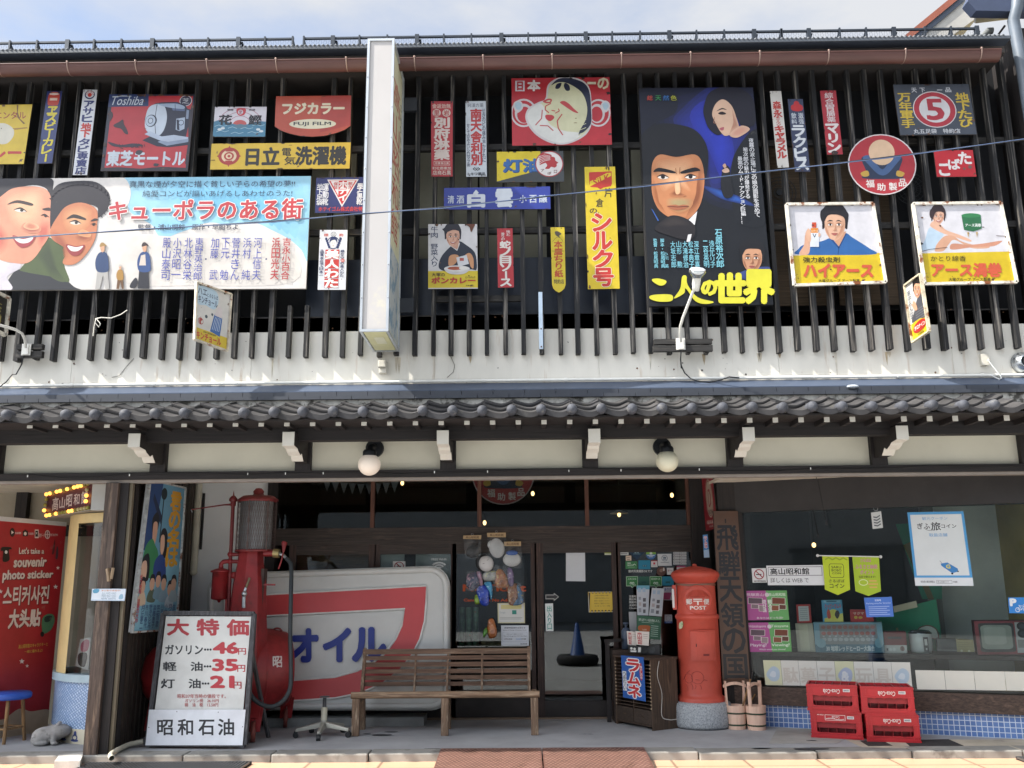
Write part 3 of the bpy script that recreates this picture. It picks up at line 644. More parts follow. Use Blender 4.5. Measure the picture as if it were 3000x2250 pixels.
mb = MB(); dbox(mb, s0, s1, -.2, .0, zg1, 2.47, M('#2a2727', .6, var=.15)); mb.obj('display_header', shop)
mb = MB(); dbox(mb, s0-.02, s0+.05, -.08, .01, zs1, zg1, DARKZ); o = mb.obj('display_window', shop)
mb = MB(); dbox(mb, s0+.05, s1, -.03, -.024, zs1, zg1, gl); mb.obj('pane', o)
zsh = Dxz('D4', 700, 722, -.2)[1]
mb = MB(); dbox(mb, s0, s1, -.75, -.1, zsh-.04, zsh, wood('#3a3230', 'x')); mb.obj('display_shelf', shop)
mb = MB(); gw = M('#c4c6bf', .8, var=.12, scale=1.2); dbox(mb, s0-.1, s1, -2.0, -1.9, 0, 2.47, M('#4a4c50', .8)); dbox(mb, 1.75, s1, -1.2, -1.1, zsh-.3, 2.47, gw); dbox(mb, 1.62, 1.75, -1.2, -.9, zsh-.3, 2.47, M('#77776f', .8)); mb.obj('display_back_wall', shop)
mb = MB(); dbox(mb, s0, s1, -1.9, -.05, 0, .02, dk); mb.obj('display_floor', shop)
# porch on the left: back wall, beams
mb = MB(); pb_ = M('#a39c8c', .9, var=.12, scale=2); mb.box(-8, -3.74, 10.2, 10.3, -.05, 2.9, pb_); mb.obj('porch_back_wall', shop)
mb = MB(); mb.box(-8.1, -8, 8.4, 10.3, -.05, 2.9, pb_); mb.obj('porch_end_wall', shop)
mb = MB(); mb.box(-8, -3.74, 10.1, 10.2, 1.98, 2.1, DARK); mb.box(onp(*K('E4', 235, 200), PY(10.15)).x-.02, onp(*K('E4', 345, 200), PY(10.15)).x, 10.12, 10.2, 2.1, 2.47, DARKZ); mb.obj('porch_beam', shop)

# ------------------------------------------------------------------ neighbour on the right
nb = thing('neighbour_house', 'ochre rendered house with a grey downpipe beyond the right end of the shop', 'house', (5.6, 8.6, 0))
och = M('#b09a5c', .9, var=.14, scale=2.2, bump=.3, spot='#d2c48c', spotr=(.62, .72), spots=2)
mb = MB(); mb.box(5.06, 9, 8.12, 14, 0, 6.72, och); mb.obj('wall', nb)
mb = MB(); Yr = 8.9; sf = M('#b5b2ac', .7); rd = M('#a4634f', .4, .3)
def e8(a, b, Y): return onp(*K('E8', a, b), PY(Y))
mb.prism([e8(205, 650, Yr), e8(1060, 0, Yr), e8(1330, -200, Yr), e8(1600, -200, Yr), e8(1470, 270, Yr), e8(960, 640, Yr)], (0, 2.5, 0), sf)
mb.prism([e8(180, 655, Yr-.03), e8(980, 0, Yr-.03), e8(1200, -180, Yr-.03), e8(1330, -180, Yr-.03), e8(1130, 0, Yr-.03), e8(330, 655, Yr-.03)], (0, 2.6, 0), rd, M('#3d444f', .5))
mb.prism([e8(340, 655, Yr-.015), e8(1110, 0, Yr-.015), e8(1260, 0, Yr-.015), e8(480, 655, Yr-.015)], (0, .02, 0), M('#4a5260', .6))
mb.prism([e8(1300, 20, 8.0), e8(1420, -250, 8.0), e8(2500, -250, 8.0), e8(2500, 190, 8.0), e8(1440, 170, 8.0)], (0, .12, 0), M('#39435a', .7))
mb.prism([e8(1430, 172, 8.1), e8(2500, 190, 8.1), e8(2500, 250, 8.6), e8(1430, 380, 8.6)], (0, .03, .03), M('#a8a49a', .7)); mb.obj('roof', nb)
mb = MB(); dp = M('#5d6670', .45, var=.1); mb.tube([e8(2110, -100, 7.98), e8(2100, 120, 7.98), e8(2040, 330, 8.03), e8(2090, 600, 8.03), e8(2200, 1200, 8.03), e8(2420, 2600, 8.03)], .055, dp, 12); mb.tube([e8(2055, 640, 8.03), e8(2172, 625, 8.03)], .012, M('#a8b0b8', .4), 6); mb.obj('downpipe', nb)
mb = MB(); dp2 = M('#7c7f80', .5, .3); c = e8(1600, 560, 8.3); mb.tube([e8(1490, 645, 8.3), e8(1570, 570, 8.3), e8(1640, 500, 8.3), e8(1700, 500, 8.3)], .035, dp2, 10); mb.bar(e8(1730, 650, 8.3), e8(1900, 420, 8.3), .02, .02, M('#3a3030', .6)); mb.obj('vent_cowl', nb)
# ------------------------------------------------------------------ enamel signs and painted posters on the slats
YS = PY(8.175); RED = '#b8333a'; NAVY = '#24305c'; INK = '#1c1a1e'; OFF = '#dcdcd8'; YEL = '#dcbc2e'
SG = 'old enamel signs on the slats'
def SN(name, label, t, quad, base, items, chips=8, **kw):
    kw.setdefault('pl', YS); kw.setdefault('group', SG); return S(name, label, kw.pop('cat', 'sign'), t, quad, base, items, chips=chips, **kw)
SN('enamel_sign', 'rusty yellow sign with red katakana cut off at the left edge', 'A1', (-190, 852, 262, 845, 192, 1328, -250, 1332), '#d8ba34', [
    ('T!', '#9c3a30', 'オリエンタル', (-170, 905, 210, 962)), ('C!', '#d8d4c4', [(-70, 1080), (-30, 1010), (40, 1000), (105, 1040), (110, 1100), (60, 1160), (-10, 1165), (-60, 1130)]),
    ('T!', '#bd3330', 'カレー', (-190, 1185, 170, 1288), {'b': .05}), ('P!', '#7a5a2c', [(135, 850), (150, 850), (145, 910), (160, 960), (205, 1000), (190, 1005), (140, 950)]), ('P!', '#a07a2c', [(100, 1040), (220, 1030), (225, 1040), (120, 1052)])], fin='x', chips=14)
SN('enamel_sign', 'narrow blue vertical sign with yellow katakana and a red can on top', 'A1', (383, 738, 505, 738, 422, 1322, 300, 1325), '#2e3c72', [
    ('C', '#c0493c', [(18, 3), (82, 3), (85, 18), (60, 20), (40, 20), (15, 18)]), ('E', '#e4cfc4', 50, 4, 33, 1.6), ('R', '#e0c8b8', 24, 9.5, 74, 13), ('V', '#dccb38', 'ヱスビーカレー', (20, 21, 84, 98), {'b': .05})], chips=10)
SN('enamel_sign', 'narrow white vertical sign with a rising sun badge and navy and red characters', 'A1', (676, 725, 790, 727, 706, 1418, 588, 1418), '#d9dbe0', [
    ('E', NAVY, 50, 6, 36, 5.2), ('E', '#d9dbe0', 50, 5.4, 29, 4.2), ('E', '#c43c34', 50, 6.2, 15, 2.4)]+[('P', '#c43c34', [(50+14*math.cos(a), 6.2-2.2*math.sin(a)), (50+30*math.cos(a-.1), 6.2-4.6*math.sin(a-.1)), (50+30*math.cos(a+.1), 6.2-4.6*math.sin(a+.1))]) for a in (.2, .65, 1.1, 1.57, 2.04, 2.5, 2.95)]+[
    ('V', '#2c3570', 'アサヒ', (18, 13, 86, 38), {'b': .05}), ('V', '#c43c34', '地下', (18, 39, 86, 56), {'b': .05}), ('V', '#2c3570', 'タビ専賣店', (16, 57, 88, 99), {'b': .045})], chips=6)
motor = [('R', '#23283c', 0, 0, 100, 100), ('P', RED, [(4, 2), (98, 2), (97, 97), (4, 97)]), ('P', '#2c3a64', [(0, 0), (46, 0), (47, 15.5), (0, 16.5)]),
    ('T', '#cfd6e0', 'Toshiba', (2, 12.5, 14, 2, 14, 2, 2, 12.5), {})][:3]+[('T', '#cdd4de', 'Toshiba', (4, 2.5, 43, 2.5, 40, 14, 1.5, 14), {'b': .012}), ('L', '#cdd4de', .8, [(4, 3.5), (14, 2.2), (26, 2.5)]),
    ('E', '#c9ccd2', 90, 8.5, 7.2, 7), ('E', '#39344a', 90, 8.5, 6.4, 6.2), ('T', '#b9bcc4', '芝', (86, 5, 94, 12)),
    ('P', '#1d2338', [(44, 60), (60, 50), (98, 56), (98, 66), (76, 69), (62, 68)]), ('P', '#8d9cb4', [(62, 62), (74, 56), (98, 58), (98, 62), (73, 67)]),
    ('P', '#1d2338', [(44, 32), (48, 17), (55, 12), (62, 10.5), (80, 10), (90, 14), (95, 22), (96, 40), (94, 56), (60, 57), (49, 50)]), ('P', '#55648a', [(72, 12), (80, 11.4), (88, 15), (91, 22), (76, 21)]), ('P', '#1d2338', [(90, 18), (97, 20), (97, 34), (90, 34)]), ('P', '#8795ae', [(92, 20), (95, 21), (95, 32), (92, 32)]),
    ('C', '#c3cedd', [(45, 31), (48, 17), (58, 12.5), (66, 16), (70, 30), (68, 46), (62, 54), (52, 51), (46, 44)]), ('C', '#9fb0c8', [(58, 13), (76, 12), (88, 15), (88, 19), (70, 17)]), ('L', '#1d2338', .7, [(57, 13), (56, 34), (59, 53)]), ('L', '#1d2338', .6, [(78, 13), (80, 30)]),
    ('E', '#1d2338', 52, 34.5, 6.6, 8), ('E', '#b9c6d8', 51.3, 34.5, 5.6, 7), ('E', '#1d2338', 51.3, 34.5, 3, 3.8), ('E', '#c3cedd', 51.3, 34.5, 2.3, 3),
    ('P', '#1d2338', [(79, 30), (92, 28), (93, 46), (86, 50), (80, 48)]), ('P', '#a9b7cc', [(81, 32), (91, 30), (91.5, 45), (86, 48), (81.5, 46)]), ('E', '#1d2338', 87, 37, 3.4, 3.6), ('E', '#a9b7cc', 87, 37, 2.6, 2.8), ('P', '#1d2338', [(81.5, 33), (84, 33), (86, 47), (83, 46)]),
    ('P', '#b3c0d4', [(46, 52), (52, 48), (66, 55), (80, 53), (97, 56), (97, 58), (74, 62), (64, 60)])]+[('C', '#3b2a32', [(15+x, 36+y) for x, y in ((0, 0), (4, -3), (6, 3), (10, 10), (12, 16), (8, 15), (3, 9), (-4, 7), (-6, 4))]), ('C', '#3b2a32', [(2, 22), (6, 24), (7, 30), (3, 36)]), ('C', '#352838', [(5, 62), (20, 66), (34, 64), (46, 67), (30, 69), (12, 68)]),
    ('T', '#2a2032', 'いつも使い', (18, 64, 48, 70)), ('T', '#c9d2dc', '東芝モートル', (6, 74, 95, 93), {'b': .05}), ('P', '#2e2630', [(0, 96), (20, 95), (45, 97), (70, 94.5), (100, 96), (100, 100), (0, 100)]), ('P', '#2e2630', [(97, 16), (100, 16), (100, 96), (96, 90), (97.5, 60), (95.5, 40)]), ('C', '#37343e', [(40, 73), (46, 74), (43, 79), (38, 77)]), ('C', '#37343e', [(61, 90), (66, 91), (64, 94), (60, 93)])]
SN('enamel_sign', 'large chipped red sign with a grey electric motor and white katakana', 'A1', (887, 764, 1579, 764, 1522, 1386, 815, 1386), '#39303c', motor, chips=26)
SN('enamel_sign', 'small white and blue sign with waves and two black brush characters', 'A1', (1742, 865, 2161, 865, 2148, 1107, 1724, 1107), '#d6d3dc', [
    ('E', '#a9546a', 50, 55, 42, 52), ('E', '#d6d3dc', 50, 55, 41, 50.5), ('E', '#a9546a', 50, 55, 31, 38), ('E', '#d6d3dc', 50, 55, 30, 36.6), ('E', '#a9546a', 50, 55, 20, 25), ('E', '#d6d3dc', 50, 55, 19, 23.5), ('E', '#c05a58', 50, 58, 13, 14),
    ('P', '#47809e', [(0, 50), (8, 45), (18, 44), (26, 50), (34, 56), (44, 60), (56, 61), (66, 58), (76, 52), (88, 48), (100, 50), (100, 100), (0, 100)])]+[('L', '#a9c8d6', .9, [(x, y), (x+8, y-5), (x+16, y), (x+24, y-4)]) for x, y in ((2, 66), (28, 72), (52, 74), (74, 64), (6, 84), (34, 90), (66, 88))]+[('E', '#d4dde2', x, y, 4, 4) for x, y in ((12, 76), (18, 72), (86, 76), (92, 82))]+[
    ('C', '#5a7c90', [(40, 64), (50, 58), (58, 60), (66, 64), (58, 70), (46, 72)]), ('C', '#c8404a', [(42, 8), (52, 5), (60, 8), (58, 26), (50, 30), (44, 24)]), ('E', '#d6d3dc', 50, 18, 5, 8), ('T', '#a03a4a', '愛', (47, 12, 53, 24)), ('T', '#34303a', '登録', (24, 7, 36, 14)), ('T', '#34303a', '商標', (66, 7, 78, 14)), ('T', '#26262c', '花', (10, 28, 34, 60), {'b': .05}), ('T', '#26262c', '鰹', (67, 28, 91, 60), {'b': .04})], chips=6)
hit = [('E', '#a83a34', 13, 49, 7.6, 34), ('P', '#a83a34', [(13, 8), (14.4, 22), (11.6, 22)]), ('P', '#a83a34', [(13, 91), (14.4, 76), (11.6, 76)]), ('P', '#a83a34', [(4.2, 49), (7, 40), (7, 58)]), ('P', '#a83a34', [(21.8, 49), (19, 40), (19, 58)]), ('E', '#dfc6a4', 13, 49, 5.4, 24), ('E', '#a83a34', 13, 49, 3.6, 16), ('E', '#dfc6a4', 13, 49, 2.3, 10.5), ('E', '#a83a34', 13, 49, 1.1, 5), ('R', '#a83a34', 10.5, 66, 15.5, 76), ('R', '#a83a34', 10.5, 22, 15.5, 31),
    ('T', '#33302c', '日立', (25.5, 18, 49, 84), {'b': .05}), ('T', '#33302c', '電', (51, 20, 57.5, 50)), ('T', '#33302c', '気', (53, 53, 61, 84)), ('T', '#33302c', '洗濯機', (61, 16, 97, 84), {'b': .05})]
SN('enamel_sign', 'wide yellow sign with dark characters and a round red emblem', 'S', (620, 421, 1027.8, 417, 1024, 493.7, 615.5, 496.7), '#d8b63a', hit, chips=10)
SN('enamel_sign', 'orange red sign with a curved lower edge and white katakana over an oval', 'A2', (162, 780, 771, 773, 763, 1105, 148, 1108), '#b4503c', [
    ('P', '#a8443c', [(60, 0), (100, 0), (100, 72), (60, 90)]), ('T', '#e0d8c0', 'フジカラー', (9.5, 18, 91, 44), {'b': .06}), ('E', '#ddd8c0', 50, 69, 31, 12), ('T', '#3c4046', 'FUJI FILM', (25, 64, 74, 74.5), {'b': .045})], shape=[(0, 0), (100, 0), (100, 74), (92, 84), (80, 92), (66, 98), (50, 100), (34, 98), (20, 92), (8, 84), (0, 74)], chips=4)
SN('enamel_sign', 'navy sign with a red and white triangle, half behind the white light box', 'B2', (488, 57, 960, 50, 948, 340, 478, 342), '#2b3064', [
    ('P', '#dad6d6', [(19, 6), (73, 6), (46, 84)]), ('P', '#bf3434', [(22, 9), (70, 9), (46, 77)]), ('P', '#dad6d6', [(25, 10), (39, 10), (39, 52)]), ('P', '#dad6d6', [(53, 10), (67, 10), (53, 52)]), ('V', '#e8e2e2', 'ホテイ', (40, 11, 53, 66), {'b': .06}), ('V', '#bf3434', '保証', (30.5, 13, 37.5, 33)), ('V', '#bf3434', '耐久', (55.5, 13, 62.5, 33)),
    ('V', '#dcdce0', '地下足袋', (2, 17, 12, 79), {'b': .03}), ('V', '#dcdce0', '運動靴', (12, 17, 22, 79), {'b': .03}), ('V', '#dcdce0', '學童靴', (71, 17, 81, 79), {'b': .03}), ('T', '#c8403c', 'ホテイゴム株式会社特約店', (6, 83, 97, 96), {'b': .03})], chips=10)
bij = [('E', NAVY, 50, 7.5, 10, 4.2), ('E', OFF, 50, 7.5, 8.4, 3.5), ('T', NAVY, 'は', (45, 5.4, 55, 9.8)), ('T', '#c85a4a', '標', (15, 6, 31, 11)), ('T', '#c85a4a', '商', (70, 6, 86, 11)), ('E', NAVY, 50, 21.5, 23, 10.6), ('E', '#c9cad4', 50, 21.5, 20, 9.2), ('C', '#dcdad6', [(41, 20), (50, 16), (60, 20), (58, 27), (50, 30), (43, 27)]), ('C', NAVY, [(36, 22), (40, 13), (52, 11), (63, 15), (64, 22), (58, 17), (48, 17), (41, 19)]), ('L', NAVY, 1.2, [(45, 22), (48, 22)]), ('L', NAVY, 1.2, [(53, 22), (56, 22)]), ('L', '#a04a4a', 1.6, [(48, 26.5), (53, 26.5)])]
for a in range(5):
    bij += [('E', NAVY, 24+a*3, 15+a*3.4, 4, 2.4), ('E', NAVY, 76-a*2.5, 15+a*3.4, 4.6, 2.6)]
for i in range(4): bij.append(('R', '#c23a34', 23, 33+i*16.2, 73, 48+i*16.2))
bij += [('V', '#f0eeea', '美人わた', (25, 33, 71, 97), {'b': .055, 'gap': .12}), ('V', NAVY, '品質本位で日本一', (4, 33, 17, 79), {'b': .03}), ('V', NAVY, '綿なら　の美人わた', (78, 33, 91, 79), {'b': .03}), ('E', '#c23a34', 86, 51.2, 7, 3), ('T', OFF, 'は', (82, 49.4, 90, 53))]
SN('enamel_sign', 'white vertical sign with four red squares and a round navy portrait', 'B2', (518, 480, 741, 480, 726, 965, 499, 965), '#d9dade', bij, chips=8)
SN('enamel_sign', 'red vertical sign with white characters and two round crests', 'A2', (1418, 820, 1594, 820, 1592, 1430, 1420, 1430), '#b83238', [
    ('T', '#e0c8b8', '金返効無', (6, 3.5, 90, 9.5)), ('E', '#dccabc', 26, 15.5, 19, 5), ('E', '#dccabc', 71, 15.5, 19, 5), ('T', '#b83238', '里', (14, 12, 38, 19), {'b': .04}), ('T', '#b83238', '岩', (59, 12, 83, 19), {'b': .04}), ('V', '#e2d2c8', '別府淋藥', (15, 21.5, 84, 78), {'b': .05}), ('R', '#e0d0c4', 12, 79.5, 88, 85.2), ('R', '#b83238', 13.5, 80.1, 86.5, 84.6), ('T', '#e0d0c4', '所賣専任責', (18, 81, 82, 83.9)), ('T', '#e0d0c4', '町社郡東加', (7, 87, 92, 91)), ('T', '#e0d0c4', '店商石黒', (7, 92, 92, 98))], chips=10)
SN('enamel_sign', 'pale blue white vertical sign with red characters between two navy columns', 'A2', (1697, 820, 1862, 818, 1870, 1430, 1703, 1432), '#ccd3da', [
    ('T', '#4a4f5c', '純漢方薬', (10, 3, 88, 8), {'b': .0}), ('V', '#bb3a3a', '南天舎利別', (25, 10, 77, 85), {'b': .05}), ('V', '#565c70', 'せきのどの痛み声かすれに', (80, 10, 96, 81)), ('V', '#565c70', '甘くてのみよいシロップ剤', (5, 30, 19, 87)), ('E', INK, 50, 90, 18, 1.5), ('E', '#ccd3da', 50, 90, 12, 1), ('P', INK, [(40, 87.6), (60, 92.4), (56, 92.4), (38, 88)]), ('P', INK, [(60, 87.6), (40, 92.4), (44, 92.4), (62, 88)]), ('T', '#33363e', 'トキワ薬品', (8, 94.5, 92, 98.5), {'b': .03})], chips=9, fin='x')
# round faced folk mask sign
ota = [('E!', '#cfc9c8', 95, 915, 105, 115), ('E!', RED, 95, 915, 92, 100), ('E!', '#cfc9c8', 95, 920, 72, 80), ('E!', RED, 100, 930, 58, 66), ('E!', '#cfc9c8', 700, 915, 98, 112), ('E!', RED, 700, 915, 84, 98), ('E!', '#cfc9c8', 690, 920, 62, 78), ('E!', RED, 686, 925, 48, 62),
    ('C!', '#cfc9c8', [(12, 840), (45, 815), (80, 830), (90, 870), (70, 900), (40, 915), (20, 890)]), ('C!', '#a9c0cc', [(22, 846), (48, 826), (74, 840), (76, 868), (58, 890), (36, 884)]), ('C!', '#cfc9c8', [(720, 850), (750, 815), (785, 830), (795, 865), (770, 905), (740, 905)]), ('C!', '#a9c0cc', [(732, 850), (752, 828), (776, 840), (782, 864), (762, 890), (744, 884)]),
    ('C!', '#cfc9c8', [(270, 800), (290, 690), (370, 632), (470, 625), (570, 650), (630, 720), (645, 860), (645, 1000), (600, 1090), (500, 1150), (400, 1172), (290, 1150), (180, 1080), (110, 970), (130, 880), (210, 830)]),
    ('C!', '#d3d0ac', [(283, 805), (303, 700), (380, 645), (470, 638), (560, 662), (615, 725), (632, 860), (630, 1000), (590, 1080), (500, 1136), (400, 1158), (300, 1136), (195, 1070), (126, 965), (145, 890), (225, 840)]),
    ('C!', '#dcdcd6', [(126, 965), (145, 890), (225, 840), (270, 890), (300, 1000), (420, 1060), (560, 1080), (500, 1136), (400, 1158), (300, 1136), (195, 1070)]),
    ('C!', '#2c3046', [(318, 692), (375, 640), (470, 634), (575, 668), (626, 740), (640, 880), (636, 1010), (545, 1095), (548, 1060), (600, 960), (606, 850), (560, 745), (450, 675), (370, 668)]),
    ('C!', '#2c3046', [(350, 715), (365, 680), (400, 672), (395, 700), (375, 720)]), ('C!', '#2c3046', [(420, 700), (430, 672), (462, 690), (468, 730), (440, 735)])]
for i in range(5): ota.append(('L!', '#d3d0ac', 5, [(536, 960+i*33), (600, 935+i*33)]))
ota += [('C!', '#c0484a', [(250, 822), (290, 800), (322, 805), (315, 832), (280, 838)]), ('C!', '#d3d0ac', [(276, 822), (300, 812), (312, 818), (300, 826)]), ('C!', '#c0484a', [(388, 830), (420, 818), (460, 840), (500, 880), (538, 916), (500, 908), (455, 880), (420, 856)]), ('L!', '#c0484a', 9, [(315, 838), (272, 860), (268, 890), (300, 915)]), ('L!', '#c0484a', 8, [(320, 895), (350, 900)]), ('L!', '#c0484a', 8, [(350, 918), (384, 900), (375, 880)]), ('C!', '#bd3f44', [(270, 935), (300, 930), (330, 935), (342, 955), (310, 982), (276, 965)]), ('L!', '#c0484a', 8, [(245, 890), (240, 960), (190, 1015)]), ('L!', '#c0484a', 9, [(406, 925), (366, 980), (375, 1040), (412, 1095)]), ('L!', '#c0484a', 8, [(225, 1018), (290, 1020), (335, 1060)]),
    ('R!', '#d6d4dc', 26, 655, 102, 740), ('T!', '#b8343a', '日', (44, 664, 86, 730), {'b': .06}), ('T!', '#e0dcd8', '本', (128, 652, 226, 736), {'b': .06}), ('R!', '#e0d8c0', 610, 664, 680, 684), ('T!', '#e0d8b8', 'の', (695, 634, 782, 720), {'b': .05})]
SN('enamel_sign', 'large red sign with a round smiling folk mask face', 'A3', (-5, 634, 790, 625, 810, 1172, 2, 1180), RED, ota, chips=8)
apo = [('P', '#46494c', [(100, 0), (100, 100), (0, 100), (0, 97), (66, 60), (98, 55)]), ('P', '#46494c', [(66, 0), (100, 0), (100, 100), (60, 100)]), ('T', '#2b4c7c', '灯油', (11, 27, 66, 68), {'b': .06}), ('T', '#3c6aa8', '灯油', (10, 25, 65, 66), {'b': .05}),
    ('E!', '#a8383c', 302, 1328, 114, 106), ('E!', '#e0dcda', 302, 1328, 106, 98), ('C!', '#b43a3e', [(262, 1285), (300, 1268), (345, 1275), (352, 1300), (375, 1318), (362, 1328), (362, 1345), (345, 1358), (318, 1352), (300, 1368), (268, 1366), (285, 1340), (270, 1315)])]
for i in range(6): apo.append(('C!', '#b43a3e', [(212+i*2, 1262+i*15), (260, 1240+i*12), (320, 1256+i*6), (300, 1268+i*8), (250, 1262+i*13)]))
for i in range(5): apo.append(('L!', '#e0dcda', 3.5, [(214, 1272+i*15), (262, 1256+i*12), (310, 1266+i*7)]))
apo += [('T!', '#6a2c30', 'ア', (234, 1370, 262, 1394)), ('T!', '#6a2c30', 'ポ', (286, 1392, 318, 1416)), ('T!', '#6a2c30', 'ロ', (340, 1378, 364, 1402))]
SN('enamel_sign', 'yellow and dark grey sign with blue characters and a red head in a circle', 'A3', (-124, 1230, 415, 1222, 423, 1472, -122, 1478), '#dcc42c', apo, chips=12)
SN('enamel_sign', 'wide blue sign with white characters, below the yellow and grey one', 'B2', (1523, 140, 2382, 127, 2386, 310, 1522, 315), '#36449a', [
    ('T', '#c8d0dc', '清', (3.5, 36, 9.5, 72)), ('T', '#c8d0dc', '酒', (12, 36, 19, 72)), ('T', '#d6dce4', '白', (23, 24, 37.5, 88), {'b': .08}), ('P', '#d6dce4', [(30.2, 10), (33, 26), (27.5, 26)]), ('T', '#d6dce4', '雲', (49, 12, 64, 88), {'b': .07}), ('T', '#c8d0dc', '小', (71, 38, 77.5, 72)), ('T', '#c8d0dc', '西', (80.5, 38, 87, 72)), ('T', '#c8d0dc', '醸', (89.5, 38, 97, 72))], chips=12)
cur = [('P', '#dcc42e', [(0, 72.5), (100, 72.5), (100, 98.5), (0, 98.5)]), ('V', '#3b4560', '牛肉　野菜入り', (5.5, 3.5, 19.5, 66), {'b': .02}), ('C!', '#262c3a', [(1480, 780), (1500, 700), (1570, 620), (1640, 572), (1700, 600), (1770, 660), (1788, 740), (1784, 805), (1740, 800), (1620, 820), (1520, 812)]), ('P!', '#e2e0e0', [(1575, 598), (1628, 640), (1644, 580), (1652, 590), (1630, 650), (1566, 604)]), ('C!', '#d0a08a', [(1560, 590), (1600, 560), (1645, 560), (1640, 600), (1625, 636)])]
cur += face(1592, 535, 112, 150, '#e0b096', '#c08a72', '#26242c', True, .3, hh=.55)+[('C!', '#26242c', [(1518, 470), (1570, 438), (1640, 446), (1655, 490), (1600, 480), (1540, 500), (1508, 474)])]
cur += [('C!', '#d2996e', [(1565, 700), (1600, 680), (1640, 690), (1632, 730), (1600, 765), (1562, 770)]), ('C!', '#d2996e', [(1690, 690), (1730, 668), (1760, 710), (1762, 790), (1740, 780), (1720, 720)]), ('P!', '#d8d8dc', [(1622, 705), (1706, 684), (1726, 756), (1640, 778)]), ('R!', '#b8584a', 1650, 708, 1684, 732), ('E!', '#e0dedc', 1628, 795, 104, 26), ('E!', '#b0583c', 1612, 792, 60, 14), ('E!', '#ece8e0', 1680, 790, 36, 12), ('C!', '#d4d2d0', [(1528, 800), (1560, 832), (1620, 842), (1690, 834), (1730, 800), (1630, 824)]), ('T!', '#4a3c24', '大塚の', (1424, 828, 1530, 858)), ('T!', '#bd3a2c', 'ボンカレー', (1424, 866, 1776, 914), {'b': .06}), ('T!', '#3a3024', 'ヒートパック', (1698, 856, 1776, 874)), ('T!', '#3a3024', '大塚食品', (1700, 926, 1762, 938)), ('C!', '#6a3c24', [(1700, 434), (1770, 432), (1760, 470), (1742, 500), (1730, 460)])]
SN('enamel_sign', 'white and yellow sign with a painted woman in a navy kimono holding food', 'B2', (1395, 433, 1791, 433, 1797, 955, 1395, 958), '#dad9da', cur, chips=12)
SN('enamel_sign', 'small red vertical sign with white characters right of the woman in a kimono', 'B2', (1953, 468, 2078, 467, 2090, 945, 1960, 948), '#b5353a', [('V', '#e0d8d2', '味と', (60, 3, 84, 13)), ('V', '#e0d8d2', '香りの', (25, 7, 48, 20)), ('V', '#e6e0d8', '蛇ノ目ソース', (17, 21, 83, 98), {'b': .05})], chips=9)
SN('enamel_sign', 'narrow yellow sign with a pointed lower end and brown red characters', 'B3', (312, 460, 425, 458, 436, 985, 326, 985), '#d6be34', [('C', '#5a5044', [(30, 7), (50, 6), (78, 10), (60, 13), (70, 16), (48, 14), (36, 12)]), ('L', '#4a4030', 2, [(12, 22), (32, 17), (50, 15), (72, 17), (88, 22)]), ('V', '#b84a2e', '本鷹ちり紙', (22, 20.5, 82, 77), {'b': .045}), ('T', '#4a4436', '特約店', (14, 80, 88, 87)), ('R', '#a08a2c', 4, 36, 96, 37)], shape=[(0, 0), (100, 0), (100, 88), (90, 94), (70, 98), (54, 100), (44, 100), (26, 98), (8, 94), (0, 88)], chips=8)
SN('enamel_sign', 'tall yellow sign with big slanted red katakana and a red crest on top', 'B3', (587, -30, 835, -33, 873, 955, 615, 960), '#dcc12e', [
    ('P', '#c03c30', [(14, 5), (88, 4.5), (88, 14), (84, 16), (60, 17), (50, 18.5), (40, 17), (18, 16.5), (14, 14)]), ('P', '#dcc12e', [(16, 12), (86, 3.5), (86, 7.5), (16, 16)]), ('T', '#c03c30', 'SiLK', (26, 10.5, 80, 5.5, 84, 10.5, 30, 15.5), {'b': .03}), ('P', '#c03c30', [(15, 4.4), (88, 3.8), (88, 5), (15, 5.6)]),
    ('T', '#4a4030', '片', (62, 17.5, 88, 25)), ('T', '#4a4030', '倉', (34, 26, 58, 33)), ('T', '#4a4030', 'の', (13, 34, 36, 38)), ('V', '#c63a34', 'シルク号', (20, 38, 80, 98), {'b': .05, 'o': '#e8dcc0', 'ow': .03})], chips=10, fin='x')
SN('enamel_sign', 'narrow white vertical sign with red characters right of the large man poster', 'A4', (153, 738, 245, 738, 308, 1355, 215, 1360), '#d3cfc8', [('V', '#b83a34', '森永', (14, 13, 86, 35), {'b': .05}), ('V', '#b83a34', 'ミルク', (28, 34, 68, 46), {}), ('V', '#b83a34', 'キャラメル', (12, 45, 88, 88), {'b': .06})], chips=8)
SN('enamel_sign', 'narrow slate blue vertical sign with a red clover and white katakana', 'A4', (298, 803, 420, 802, 481, 1390, 358, 1390), '#39405c', [('E', '#bb3034', 55, 7, 19, 4.4), ('E', '#bb3034', 34, 12, 19, 4.4), ('E', '#bb3034', 76, 12, 19, 4.4), ('P', '#bb3034', [(48, 10), (62, 10), (70, 17), (40, 17)]), ('T', '#c9ced6', '飲', (12, 19, 46, 27)), ('T', '#c9ced6', '滋', (58, 19, 92, 27)), ('T', '#c9ced6', '料', (10, 28, 46, 34.5)), ('T', '#c9ced6', '强', (58, 28, 92, 34.5)), ('V', '#d6dade', 'ラクピス', (10, 36, 90, 98), {'b': .05})], chips=10)
SN('enamel_sign', 'red vertical sign with small and large white characters and a chipped foot', 'A4', (560, 735, 688, 732, 745, 1250, 617, 1252), '#ab2f3a', [('V', '#dccfcf', '綜合胃腸薬', (25, 3, 78, 50), {'b': .02}), ('V', '#e4dcd8', 'マリン', (12, 52, 90, 97), {'b': .06}), ('C', '#3a2c2c', [(30, 96), (50, 94), (72, 97), (60, 100), (34, 100)])], chips=8)
